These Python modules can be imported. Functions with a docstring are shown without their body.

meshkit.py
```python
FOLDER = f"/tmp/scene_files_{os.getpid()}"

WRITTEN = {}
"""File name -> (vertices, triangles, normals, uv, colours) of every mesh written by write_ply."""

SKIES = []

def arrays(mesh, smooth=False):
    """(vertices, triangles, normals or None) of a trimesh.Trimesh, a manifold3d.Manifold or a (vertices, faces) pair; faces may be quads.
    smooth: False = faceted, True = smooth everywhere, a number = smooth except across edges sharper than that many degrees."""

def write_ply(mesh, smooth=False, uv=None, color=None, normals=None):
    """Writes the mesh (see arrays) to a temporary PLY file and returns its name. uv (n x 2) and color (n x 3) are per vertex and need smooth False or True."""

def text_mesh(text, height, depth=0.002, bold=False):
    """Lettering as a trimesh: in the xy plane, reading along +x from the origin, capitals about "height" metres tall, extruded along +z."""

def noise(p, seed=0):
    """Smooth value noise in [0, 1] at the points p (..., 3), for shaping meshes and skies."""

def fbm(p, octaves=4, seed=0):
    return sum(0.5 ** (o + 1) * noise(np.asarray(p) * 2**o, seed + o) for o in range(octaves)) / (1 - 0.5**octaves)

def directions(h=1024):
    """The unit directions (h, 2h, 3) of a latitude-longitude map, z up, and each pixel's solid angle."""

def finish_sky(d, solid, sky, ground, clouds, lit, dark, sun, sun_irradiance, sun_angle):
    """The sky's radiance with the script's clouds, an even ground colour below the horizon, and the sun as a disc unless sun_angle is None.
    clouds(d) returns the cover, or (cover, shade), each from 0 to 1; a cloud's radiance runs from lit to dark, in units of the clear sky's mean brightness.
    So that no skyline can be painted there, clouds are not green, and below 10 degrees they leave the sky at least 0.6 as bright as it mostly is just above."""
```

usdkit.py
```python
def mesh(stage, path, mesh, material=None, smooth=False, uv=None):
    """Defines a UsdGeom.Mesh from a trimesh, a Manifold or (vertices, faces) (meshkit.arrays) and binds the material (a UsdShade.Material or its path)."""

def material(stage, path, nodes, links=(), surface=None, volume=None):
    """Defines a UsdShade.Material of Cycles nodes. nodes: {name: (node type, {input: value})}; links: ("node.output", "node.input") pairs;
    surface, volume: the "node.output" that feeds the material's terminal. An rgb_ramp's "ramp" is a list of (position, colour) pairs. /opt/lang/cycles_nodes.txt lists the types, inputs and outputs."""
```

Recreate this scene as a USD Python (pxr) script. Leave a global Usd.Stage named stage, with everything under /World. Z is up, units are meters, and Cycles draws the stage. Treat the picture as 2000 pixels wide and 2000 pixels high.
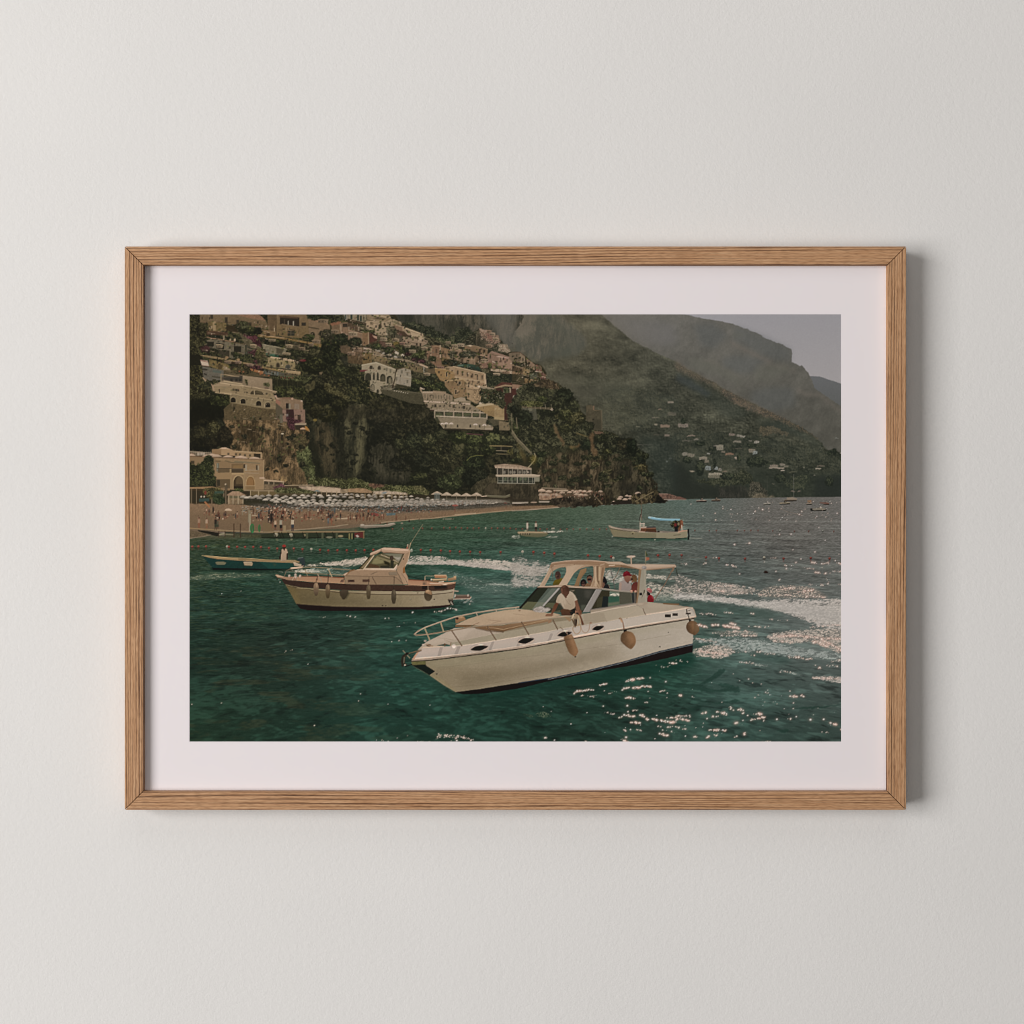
"""A framed seaside photograph hanging on a pale plaster wall: flat print, paper mat and four mitred wooden rails, lit softly from the left."""
import math
import random
import sys

import numpy as np
import trimesh

sys.path.insert(0, "/opt/lang")
import usdkit
from pxr import Gf, Sdf, Usd, UsdGeom, UsdLux, UsdShade, Vt

random.seed(4)
stage = Usd.Stage.CreateInMemory()
UsdGeom.SetStageUpAxis(stage, UsdGeom.Tokens.z)
UsdGeom.SetStageMetersPerUnit(stage, 1.0)
world = UsdGeom.Xform.Define(stage, "/World")
stage.SetDefaultPrim(world.GetPrim())

# ---------------------------------------------------------------- camera, lamps, exposure
U = 0.000485                  # metres on the frame's front for one unit (1/2000 of the picture's width)
FRONT = -0.030                # the frame's front; the wall is the plane y = 0, z is up, the camera looks along +y
DIST = 1.6                    # from the camera to the frame's front
EYE = 1.5                     # height of the camera

cam = UsdGeom.Camera.Define(stage, "/World/camera")
cam.AddTranslateOp().Set(Gf.Vec3d(0, FRONT - DIST, EYE))
cam.AddRotateXOp().Set(90.0)
cam.CreateHorizontalApertureAttr(36.0)
cam.CreateVerticalApertureAttr(36.0)
cam.CreateFocalLengthAttr(36.0 * DIST / (2000 * U))
cam.CreateClippingRangeAttr(Gf.Vec2f(0.1, 50))
cam.CreateExposureAttr(0.0)


def rect_light(name, pos, target, w, h, power, color):
    r = UsdLux.RectLight.Define(stage, "/World/" + name)
    m = Gf.Matrix4d().SetLookAt(Gf.Vec3d(*pos), Gf.Vec3d(*target), Gf.Vec3d(0, 0, 1)).GetInverse()
    r.AddTransformOp().Set(m)
    r.CreateWidthAttr(w)
    r.CreateHeightAttr(h)
    r.CreateIntensityAttr(power)
    r.CreateColorAttr(Gf.Vec3f(*color))
    return r


# a tall soft window-like lamp to the left, plus unseen fills added from the front and above
KEY, FILL, TOP = 10.7, 1.08, 0.9
rect_light("window_lamp", (-4.7, -4.25, 1.58), (0.05, 0, 1.5), 3.3, 4.0, KEY, (1.0, 0.995, 0.99))
rect_light("room_fill", (0.2, -5.2, 1.6), (0, 0, 1.5), 5.0, 3.4, FILL, (1.0, 0.97, 0.925))  # unseen panel behind the camera, added as the room's ambient fill
rect_light("top_fill", (0.0, -1.9, 3.9), (0, -0.2, 1.5), 3.0, 1.6, TOP, (1.0, 0.985, 0.965))  # weak unseen fill added from above


def tag(prim, label=None, category=None, kind=None, group=None):
    for k, v in (("label", label), ("category", category), ("kind", kind), ("group", group)):
        if v:
            prim.SetCustomDataByKey(k, v)
    return prim


def at(u, v, y=0.0):
    """Unit (u, v) as seen on the frame's front to a point of the world on the plane of depth y."""
    k = (DIST + y - FRONT) / DIST
    return ((u - 1000) * U * k, y, EYE + (1000 - v) * U * k)


# ---------------------------------------------------------------- materials
def lin(c):
    c = np.asarray(c, float) / 255
    return np.where(c <= .04045, c / 12.92, ((c + .055) / 1.055) ** 2.4)


LOOKS = "/World/Looks/"
WALL_C, MAT_C = lin((221, 218, 215)), lin((229, 221, 222))
wall_mat = usdkit.material(stage, LOOKS + "plaster", {
    "pos": ("geometry", {}),
    "n1": ("noise_texture", {"scale": 420.0, "detail": 3.0, "roughness": 0.6}),
    "n2": ("noise_texture", {"scale": 170.0, "detail": 3.0, "roughness": 0.5, "distortion": 0.4}),
    "n3": ("noise_texture", {"scale": 5.0, "detail": 3.0}),
    "mixh": ("mix_float", {"fac": 0.55}),
    "ramp": ("rgb_ramp", {"ramp": [(0.3, tuple(WALL_C * 0.985)), (0.7, tuple(np.minimum(WALL_C * 1.012, .95)))]}),
    "b": ("bump", {"strength": 0.36, "distance": 0.0012}),
    "p": ("principled_bsdf", {"roughness": 0.9, "specular_ior_level": 0.12})},
    [("pos.position", "n1.vector"), ("pos.position", "n2.vector"), ("pos.position", "n3.vector"), ("n1.fac", "mixh.a"), ("n2.fac", "mixh.b"), ("n3.fac", "ramp.fac"),
     ("ramp.color", "p.base_color"), ("mixh.result", "b.height"), ("b.normal", "p.normal")], surface="p.BSDF")
mat_mat = usdkit.material(stage, LOOKS + "mat_paper", {
    "pos": ("geometry", {}), "n": ("noise_texture", {"scale": 900.0, "detail": 2.0}), "b": ("bump", {"strength": 0.05, "distance": 0.0003}),
    "p": ("principled_bsdf", {"base_color": tuple(MAT_C), "roughness": 0.85, "specular_ior_level": 0.1})},
    [("pos.position", "n.vector"), ("n.fac", "b.height"), ("b.normal", "p.normal")], surface="p.BSDF")
print_mat = usdkit.material(stage, LOOKS + "printed_paper", {
    "a": ("attribute", {"attribute": "ink"}), "p": ("principled_bsdf", {"roughness": 0.7, "specular_ior_level": 0.06})},
    [("a.color", "p.base_color")], surface="p.BSDF")


def wood(name, along, shift, tilt, tone=0.75):
    """Open-grained oak: dark pores drawn out along the rail, uneven bands of tone, relief from the same grain."""
    s = (1.0, 1.0, 1.0)
    rot = (0.0, tilt, 0.0)
    fine = (24.0, 1200.0, 1200.0) if along == "x" else (1200.0, 1200.0, 24.0)
    band = (4.0, 210.0, 210.0) if along == "x" else (210.0, 210.0, 4.0)
    pore = (120.0, 1500.0, 1500.0) if along == "x" else (1500.0, 1500.0, 120.0)
    c = lambda *v: tuple(lin(v) * np.array((1.035, .965, .935)) * tone)
    across = "z" if along == "x" else "x"
    low = (2.6, 75.0, 75.0) if along == "x" else (75.0, 75.0, 2.6)
    return usdkit.material(stage, LOOKS + name, {
        "pos": ("geometry", {}),
        "m0": ("mapping", {"mapping_type": "point", "rotation": rot, "location": shift}),
        "m1": ("mapping", {"mapping_type": "point", "scale": fine}), "m2": ("mapping", {"mapping_type": "point", "scale": band}), "m3": ("mapping", {"mapping_type": "point", "scale": pore}), "m4": ("mapping", {"mapping_type": "point", "scale": low}),
        "g1": ("noise_texture", {"scale": 1.0, "detail": 3.0, "roughness": 0.6}), "g2": ("noise_texture", {"scale": 1.0, "detail": 2.0}), "g3": ("noise_texture", {"scale": 1.0, "detail": 1.0}), "g4": ("noise_texture", {"scale": 1.0, "detail": 1.5}),
        "sep": ("separate_xyz", {}),
        "ph0": ("math", {"math_type": "multiply", "value2": 2 * math.pi / 0.0027}),
        "ph1": ("math", {"math_type": "multiply_add", "value2": 21.0}),      # uneven spacing of the growth lines
        "ph2": ("math", {"math_type": "multiply_add", "value2": 4.2}),       # their small wander
        "sin": ("math", {"math_type": "sine"}),
        "edge": ("math", {"math_type": "multiply_add", "value2": 1.9}),      # lines fade in and out along the rail
        "r1": ("rgb_ramp", {"ramp": [(0.0, (1, 1, 1)), (0.62, (1, 1, 1)), (0.93, (0, 0, 0)), (1.0, (0, 0, 0))]}),
        "half": ("math", {"math_type": "multiply_add", "value2": 0.36, "value3": 0.12}),
        "r2": ("rgb_ramp", {"ramp": [(0.30, c(184, 138, 98)), (0.5, c(210, 166, 124)), (0.7, c(226, 188, 148))]}),
        "r3": ("rgb_ramp", {"ramp": [(0.35, (0.55, 0.5, 0.45)), (0.55, (1, 1, 1))]}),
        "dark": ("mix_color", {"blend_type": "mix", "a": c(98, 64, 40)}),
        "pm": ("mix_color", {"blend_type": "multiply", "fac": 0.6}),
        "b": ("bump", {"strength": 0.5, "distance": 0.0006}),
        "p": ("principled_bsdf", {"roughness": 0.62, "specular_ior_level": 0.25})},
        [("pos.position", "m0.vector"), ("m0.vector", "m1.vector"), ("m0.vector", "m2.vector"), ("m0.vector", "m3.vector"), ("m0.vector", "m4.vector"), ("m0.vector", "sep.vector"),
         ("m1.vector", "g1.vector"), ("m2.vector", "g2.vector"), ("m3.vector", "g3.vector"), ("m4.vector", "g4.vector"),
         (f"sep.{across}", "ph0.value1"), ("g4.fac", "ph1.value1"), ("ph0.value", "ph1.value3"), ("g1.fac", "ph2.value1"), ("ph1.value", "ph2.value3"), ("ph2.value", "sin.value1"),
         ("g2.fac", "edge.value1"), ("sin.value", "edge.value3"), ("edge.value", "half.value1"), ("half.value", "r1.fac"),
         ("g1.fac", "r2.fac"), ("g3.fac", "r3.fac"), ("r1.color", "dark.fac"), ("r2.color", "dark.b"), ("dark.result", "pm.a"), ("r3.color", "pm.b"), ("pm.result", "p.base_color"), ("r1.color", "b.height"), ("b.normal", "p.normal")], surface="p.BSDF")


# ---------------------------------------------------------------- the wall
n = 2
v = np.array([(-4, 0, -0.2), (4, 0, -0.2), (4, 0, 4.2), (-4, 0, 4.2), (-4, .1, -0.2), (4, .1, -0.2), (4, .1, 4.2), (-4, .1, 4.2)], float)
f = np.array([(0, 1, 2, 3), (5, 4, 7, 6), (4, 0, 3, 7), (1, 5, 6, 2), (3, 2, 6, 7), (4, 5, 1, 0)])
wall = usdkit.mesh(stage, "/World/wall", (v, f), wall_mat)
tag(wall.GetPrim(), "pale off-white plaster wall with a fine grain behind the frame", "wall", "structure")

# ---------------------------------------------------------------- the frame
OUT = (243.5, 481.2, 1770.0, 1582.0)          # left, top, right, bottom of the frame's front, in units
RAIL = 35.8                                   # width of a rail in units
picture = UsdGeom.Xform.Define(stage, "/World/framed_picture")
origin = Gf.Vec3d(*at((OUT[0] + OUT[2]) / 2, OUT[3], 0.0))
picture.AddTranslateOp().Set(origin)
tag(picture.GetPrim(), "brown wooden frame with a white mat and a photograph of boats, on the wall", "framed picture")


def rail(name, a, b, c, d, material, label=None):
    """One mitred rail with eased edges; a, b = outer corners, c, d = inner corners (units on the front)."""
    gap, ease, back = 0.00022, 0.0005, -0.001
    p = np.array([at(*q, FRONT) for q in (a, b, c, d)])[:, [0, 2]]
    ctr = p.mean(0)

    def inset(p, t):
        q, m = [], len(p)
        area = sum(p[i][0] * p[(i + 1) % m][1] - p[(i + 1) % m][0] * p[i][1] for i in range(m))
        lines = []
        for i in range(m):
            e = p[(i + 1) % m] - p[i]
            nrm = np.array([-e[1], e[0]]) / np.hypot(*e) * (1 if area > 0 else -1)
            lines.append((p[i] + nrm * t[i], e))
        for i in range(m):
            (p0, e0), (p1, e1) = lines[i - 1], lines[i]
            s = np.linalg.solve(np.array([e0, -e1]).T, p1 - p0)
            q.append(p0 + e0 * s[0])
        return np.array(q)
    g = inset(p, (0, gap, 0, gap))
    rings = [(g, back), (g, FRONT + ease), (inset(g, [ease * .35] * 4), FRONT + ease * .3), (inset(g, [ease] * 4), FRONT)]
    V, F = [], []
    for ring, y in rings:
        V += [(x, y, z) for x, z in ring]
    for k in range(len(rings) - 1):
        for i in range(4):
            j = (i + 1) % 4
            F.append((4 * k + i, 4 * k + j, 4 * k + 4 + j, 4 * k + 4 + i))
    F.append((0, 3, 2, 1))
    m = 4 * (len(rings) - 1)
    F.append((m, m + 1, m + 2, m + 3))
    V = np.array(V) - np.array(origin)
    t = trimesh.Trimesh(V, np.vstack([[(q[0], q[1], q[2]), (q[0], q[2], q[3])] for q in F]), process=False)
    trimesh.repair.fix_normals(t)
    return usdkit.mesh(stage, "/World/framed_picture/" + name, t, material)


l, t_, r, b_ = OUT
rail("frame_rail", (l, t_), (r, t_), (r - RAIL, t_ + RAIL), (l + RAIL, t_ + RAIL), wood("oak_top", "x", (0.31, 0.11, 0.02), 0.006))
rail("frame_rail_001", (r, b_), (l, b_), (l + RAIL, b_ - RAIL), (r - RAIL, b_ - RAIL), wood("oak_bottom", "x", (1.7, 0.4, 0.27), -0.006))
rail("frame_rail_002", (l, b_), (l, t_), (l + RAIL, t_ + RAIL), (l + RAIL, b_ - RAIL), wood("oak_left", "z", (0.53, 0.7, 0.9), 0.008))
rail("frame_rail_003", (r, t_), (r, b_), (r - RAIL, b_ - RAIL), (r - RAIL, t_ + RAIL), wood("oak_right", "z", (2.13, 0.2, 0.4), -0.008))

# ---------------------------------------------------------------- the mat and its window
MATY = FRONT + 0.0082                         # face of the mat, set back behind the rails' front
PRINT = (370.1, 613.9, 1642.8, 1448.4)        # the picture's edges as seen
k = 4.0
o = [at(l + k + 20, t_ + k + 20, MATY), at(r - k - 20, t_ + k + 20, MATY), at(r - k - 20, b_ - k - 20, MATY), at(l + k + 20, b_ - k - 20, MATY)]
i_ = [at(PRINT[0], PRINT[1], MATY), at(PRINT[2], PRINT[1], MATY), at(PRINT[2], PRINT[3], MATY), at(PRINT[0], PRINT[3], MATY)]
TH = 0.0004
V = np.array(o + i_ + [(x, y + TH, z) for x, y, z in i_] + [(x, y + TH, z) for x, y, z in o]) - np.array(origin)
F = []
for q in range(4):
    w = (q + 1) % 4
    F += [(q, w, 4 + w, 4 + q), (4 + q, 4 + w, 8 + w, 8 + q), (8 + q, 8 + w, 12 + w, 12 + q)]
mb = trimesh.Trimesh(V, np.vstack([[(q[0], q[1], q[2]), (q[0], q[2], q[3])] for q in F]), process=False)
usdkit.mesh(stage, "/World/framed_picture/mat_board", mb, mat_mat)

# ---------------------------------------------------------------- the printed picture
# The print is a flat sheet of paper.  Its ink is laid down here as flat shapes and grain on a fine grid of
# points, one colour per point, in the sheet's own units (1 unit = 1/2000 of the wall's width in view).
from scipy import ndimage
from scipy.interpolate import RBFInterpolator
PX0, PY0, PW, PH = 370.1, 613.9, 1273, 835          # the sheet's upper left corner and size in units
C = np.zeros((PH, PW, 3), np.float32)
YY, XX = np.mgrid[0:PH, 0:PW].astype(np.float32)
SXX, SYY = XX + PX0, YY + PY0                        # sheet coordinates of every point
TILES = {"A1": (360, 600, 6.0375), "A2": (680, 600, 6.0375), "A3": (1000, 600, 6.0375), "A4": (1320, 600, 5.682),
         "B1": (360, 800, 6.0375), "B2": (680, 800, 6.0375), "B3": (1000, 800, 6.0375), "B4": (1320, 800, 5.682),
         "C1": (360, 1010, 6.0375), "C2": (680, 1010, 6.0375), "C3": (1000, 1010, 6.0375), "C4": (1320, 1010, 5.682),
         "D1": (360, 1230, 6.0375), "D2": (680, 1230, 6.0375), "D3": (1000, 1230, 6.0375), "D4": (1320, 1230, 5.682),
         "Y1": (780, 1160, 6.44), "Y2": (1070, 1160, 6.44), "Y3": (1010, 1080, 10.733), "Y4": (1160, 1080, 10.733),
         "K1": (535, 1060, 9.66), "K2": (725, 1060, 9.66), "G": (1170, 995, 9.66), "S": (0, 0, 1)}
TL = ["S"]
rng = np.random.default_rng(7)
_GRID = np.random.default_rng(3).random((8, 256, 256)).astype(np.float32)


def tile(t):
    TL[0] = t


def sc():
    return TILES[TL[0]][2]


def pt(s):
    """A string 'x,y x,y; t x,y ...' (a word alone switches the sheet section) to points on the grid."""
    out, t = [], TL[0]
    for w in s.split():
        if "," not in w:
            t = w
            continue
        x, y = w.split(",")
        ox, oy, k = TILES[t]
        out.append((float(x) / k + ox - PX0, float(y) / k + oy - PY0))
    return np.array(out)


def hx(c):
    if isinstance(c, str):
        return np.array([int(c[i:i + 2], 16) for i in (0, 2, 4)], np.float32)
    return np.array(c, np.float32)


def vn(u, v, k=0):
    """Smooth value noise in 0..1."""
    g = _GRID[k % 8]
    iu, iv = np.floor(u).astype(np.int64), np.floor(v).astype(np.int64)
    fu, fv = (u - iu).astype(np.float32), (v - iv).astype(np.float32)
    fu, fv = fu * fu * fu * (fu * (fu * 6 - 15) + 10), fv * fv * fv * (fv * (fv * 6 - 15) + 10)
    a, b, c, d = iu & 255, (iu + 1) & 255, iv & 255, (iv + 1) & 255
    return (g[c, a] * (1 - fu) + g[c, b] * fu) * (1 - fv) + (g[d, a] * (1 - fu) + g[d, b] * fu) * fv


def fb(u, v, o=4, k=0, gain=0.5):
    s, w, t = 0, 1.0, 0
    for i in range(o):
        s = s + w * vn(u * 2 ** i + 17.3 * i, v * 2 ** i + 5.1 * i, k + i)
        t += w
        w *= gain
    return s / t


def sst(a, b, x):
    t = np.clip((x - a) / (b - a), 0, 1)
    return t * t * (3 - 2 * t)


def smooth_pts(p, n=6, closed=True):
    q, m = [], len(p)
    for i in range(m if closed else m - 1):
        if closed:
            a, b, c, d = p[i - 1], p[i], p[(i + 1) % m], p[(i + 2) % m]
        else:
            a, b, c, d = p[max(i - 1, 0)], p[i], p[i + 1], p[min(i + 2, m - 1)]
        for t in np.arange(n) / n:
            q.append(0.5 * (2 * b + (c - a) * t + (2 * a - 5 * b + 4 * c - d) * t * t + (3 * b - a - 3 * c + d) * t ** 3))
    if not closed:
        q.append(p[-1])
    return np.array(q)


def cover(rings, pad=0):
    """Exact-width coverage of an even-odd polygon; returns the window and the coverage."""
    allp = np.vstack(rings)
    x0, y0 = max(int(np.floor(allp[:, 0].min())) - 1 - pad, 0), max(int(np.floor(allp[:, 1].min())) - 1 - pad, 0)
    x1, y1 = min(int(np.ceil(allp[:, 0].max())) + 2 + pad, PW), min(int(np.ceil(allp[:, 1].max())) + 2 + pad, PH)
    if x1 <= x0 or y1 <= y0:
        return None
    cov = np.zeros((y1 - y0, x1 - x0), np.float32)
    xs = np.arange(x0, x1, dtype=np.float32) - 0.5
    a = np.vstack(rings)
    b = np.vstack([np.roll(r, -1, 0) for r in rings])
    SS = 3
    for r in range(y0, y1):
        for s in range(SS):
            y = r - 0.5 + (s + 0.5) / SS
            hit = (a[:, 1] <= y) != (b[:, 1] <= y)
            if not hit.any():
                continue
            A, B = a[hit], b[hit]
            X = np.sort(A[:, 0] + (y - A[:, 1]) / (B[:, 1] - A[:, 1]) * (B[:, 0] - A[:, 0]))
            for i in range(0, len(X) - 1, 2):
                i0, i1 = max(int(X[i] + 0.5) - x0 - 1, 0), int(X[i + 1] + 0.5) - x0 + 2
                if i1 <= 0:
                    continue
                w = xs[i0:i1]
                cov[r - y0, i0:i1] += np.clip(X[i + 1] - w, 0, 1) - np.clip(X[i] - w, 0, 1)
    return (slice(y0, y1), slice(x0, x1)), cov / SS


def lay(win, cov, col, a=1.0):
    c = C[win]
    k = (cov * a)[..., None]
    C[win] = c * (1 - k) + col * k


def P(s, col, a=1.0, col2=None, ax="v", nz=0.0, ns=3.0, cv=False, soft=0.0, warp=0.0, sh=None):
    """A flat inked polygon; '|' parts rings; col2 blends along the axis; nz = grain; warp = ragged edge."""
    rings = [pt(r) for r in s.split("|")]
    if cv:
        rings = [smooth_pts(r) for r in rings]
    got = cover(rings, int(3 * soft + warp + 1) if (soft or warp) else 0)
    if got is None:
        return None
    win, cov = got
    X, Y = SXX[win], SYY[win]
    if warp:
        dx = (fb(X / 5, Y / 5, 3, 1) - 0.5) * 4 * warp
        dy = (fb(X / 5, Y / 5, 3, 4) - 0.5) * 4 * warp
        yy, xx = np.mgrid[0:cov.shape[0], 0:cov.shape[1]]
        cov = ndimage.map_coordinates(cov, [yy + dy, xx + dx], order=1, mode='nearest')
    if soft:
        cov = ndimage.gaussian_filter(cov, soft)
    c = np.broadcast_to(hx(col), cov.shape + (3,))
    if col2 is not None:
        p = np.vstack(rings)
        k = 1 if ax == "v" else 0
        lo, hi = p[:, k].min(), p[:, k].max()
        t = np.clip(((YY if k else XX)[win] - lo) / max(hi - lo, 1e-6), 0, 1)[..., None]
        c = c * (1 - t) + hx(col2) * t
    if nz:
        n = fb(X / ns, Y / ns, 3, 2) - 0.5
        c = c * (1 + 2 * nz * n)[..., None]
    lay(win, cov, c, a)
    return win, cov


def L(s, w, col, a=1.0, cv=False, dash=None):
    """An inked line of width w units."""
    p = pt(s)
    if cv:
        p = smooth_pts(p, 5, False)
    x0, y0 = np.maximum(np.floor(p.min(0) - w - 2).astype(int), 0)
    x1, y1 = min(int(p[:, 0].max() + w + 3), PW), min(int(p[:, 1].max() + w + 3), PH)
    if x1 <= x0 or y1 <= y0:
        return
    win = (slice(y0, y1), slice(x0, x1))
    cov = np.zeros((y1 - y0, x1 - x0), np.float32)
    for a0, b0 in zip(p[:-1], p[1:]):
        u0, v0 = max(int(min(a0[0], b0[0]) - w - 2), x0), max(int(min(a0[1], b0[1]) - w - 2), y0)
        u1, v1 = min(int(max(a0[0], b0[0]) + w + 3), x1), min(int(max(a0[1], b0[1]) + w + 3), y1)
        if u1 <= u0 or v1 <= v0:
            continue
        X, Y = XX[v0:v1, u0:u1], YY[v0:v1, u0:u1]
        d = b0 - a0
        t = np.clip(((X - a0[0]) * d[0] + (Y - a0[1]) * d[1]) / max(d @ d, 1e-9), 0, 1)
        q = np.hypot(X - a0[0] - t * d[0], Y - a0[1] - t * d[1])
        k = np.clip(w / 2 + 0.5 - q, 0, 1) * min(1.0, w / 1.0)
        sub = cov[v0 - y0:v1 - y0, u0 - x0:u1 - x0]
        np.maximum(sub, k, out=sub)
    lay(win, cov, hx(col), a)


def E(x, y, rx, ry, col, a=1.0, rot=0.0, col2=None, soft=0.0):
    ox, oy, k = TILES[TL[0]]
    cx, cy, rx, ry = x / k + ox - PX0, y / k + oy - PY0, max(rx / k, 0.35), max(ry / k, 0.35)
    m = max(rx, ry) + 2 + 3 * soft
    x0, y0, x1, y1 = max(int(cx - m), 0), max(int(cy - m), 0), min(int(cx + m) + 2, PW), min(int(cy + m) + 2, PH)
    if x1 <= x0 or y1 <= y0:
        return
    win = (slice(y0, y1), slice(x0, x1))
    X, Y = XX[win] - cx, YY[win] - cy
    cs, sn = math.cos(rot), math.sin(rot)
    U, V = X * cs + Y * sn, -X * sn + Y * cs
    q = np.hypot(U / rx, V / ry)
    cov = np.clip((1 - q) * min(rx, ry) / (1 + soft) + 0.5, 0, 1)
    c = hx(col)
    if col2 is not None:
        t = np.clip(V / ry * 0.5 + 0.5, 0, 1)[..., None]
        c = c * (1 - t) + hx(col2) * t
    lay(win, cov, c, a)


def R(x0, y0, x1, y1, col, a=1.0, **k):
    P(f"{x0},{y0} {x1},{y0} {x1},{y1} {x0},{y1}", col, a, **k)


def leaves(s, dark, mid, hi, size=5.0, warp=2.0, amount=1.0, a=1.0, seed=0, cv=True, lum=0.0):
    """Foliage: clumps lit from above right, with a ragged outline."""
    rings = [pt(r) for r in s.split("|")]
    if cv:
        rings = [smooth_pts(r, 4) for r in rings]
    got = cover(rings, int(warp) + 2)
    if got is None:
        return
    win, cov = got
    X, Y = SXX[win] + 31 * seed, SYY[win] + 17 * seed
    dx = (fb(X / 4, Y / 4, 3, 1) - 0.5) * 5 * warp
    dy = (fb(X / 4, Y / 4, 3, 4) - 0.5) * 5 * warp
    yy, xx = np.mgrid[0:cov.shape[0], 0:cov.shape[1]]
    cov = ndimage.map_coordinates(cov, [yy + dy, xx + dx], order=1, mode='nearest')

    def hgt(ox, oy):
        x, y = (X + ox + dx) / size, (Y + oy + dy) / size
        return fb(x, y, 3, seed, 0.55)
    h = hgt(0, 0)
    lit = (h - hgt(0.35 * size, -0.45 * size)) * 3.2
    big = fb(X / (size * 5), Y / (size * 5), 3, seed + 3)
    t = np.clip(0.42 + lit * 0.72 + (big - 0.5) * 1.2 + (h - 0.5) * 0.75 + lum, 0, 1)
    c0, c1, c2 = (hx(q) * .76 + hx(q).mean() * .24 for q in (dark, mid, hi))
    t = t[..., None]
    c = np.where(t < 0.5, c0 + (c1 - c0) * t * 2, c1 + (c2 - c1) * np.clip((t - 0.5) * 2, 0, 1) ** (1.5 / amount))
    lay(win, ndimage.gaussian_filter(np.clip(cov * 1.2 - 0.1, 0, 1), .55), c, a)


def bush(x, y, rx, ry, dark, mid, hi, size=3.0, seed=0, warp=1.2, lum=0.0):
    """A rounded tree or shrub lit from the upper right."""
    size *= 1.3
    th = np.arange(14) / 14 * 2 * np.pi
    s = " ".join(f"{x + rx * math.cos(t):.1f},{y + ry * math.sin(t):.1f}" for t in th)
    leaves(s, dark, dark, mid, size, warp, seed=seed, lum=lum)
    s = " ".join(f"{x + rx * .12 + rx * .74 * math.cos(t):.1f},{y - ry * .28 + ry * .62 * math.sin(t):.1f}" for t in th)
    leaves(s, dark, mid, hi, size, warp, seed=seed + 1, a=0.85, lum=lum)


def rock(s, dark, mid, hi, sx=3.0, sy=14.0, warp=1.5, a=1.0, seed=0, soft=0.0):
    """A cliff face: upright streaks, ledges and cracks."""
    got = cover([smooth_pts(pt(r), 4) for r in s.split("|")], int(3 * warp + 2 * soft) + 3)
    if got is None:
        return
    win, cov = got
    X, Y = SXX[win] + 13 * seed, SYY[win] + 29 * seed
    dx, dy = (fb(X / 7, Y / 9, 3, 1) - 0.5) * 9 * warp, (fb(X / 7, Y / 9, 3, 5) - 0.5) * 9 * warp
    yy, xx = np.mgrid[0:cov.shape[0], 0:cov.shape[1]]
    cov = ndimage.map_coordinates(cov, [yy + dy, xx + dx], order=1, mode="nearest")
    if soft:
        cov = ndimage.gaussian_filter(cov, soft)
    u, v = X + .22 * dx, Y + .5 * dy
    n = fb(u / sx, v / sy, 3, seed, 0.6) * .40 + fb(u / (sx * 4), v / (sy * 1.6), 3, seed + 2) * .42 + fb(u / 2.2, v / 2.6, 2, seed + 4) * .18
    crack = np.abs(fb(u / (sx * 2.2), v / (sy * 1.4), 3, seed + 5) - .5)
    t = np.clip((n - 0.5) * 3.4 + 0.5 - .55 * sst(.045, .0, crack), 0, 1)[..., None]
    c0, c1, c2 = hx(dark), hx(mid), hx(hi)
    c = np.where(t < 0.5, c0 + (c1 - c0) * t * 2, c1 + (c2 - c1) * (t - 0.5) * 2)
    lay(win, cov, c, a)


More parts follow.
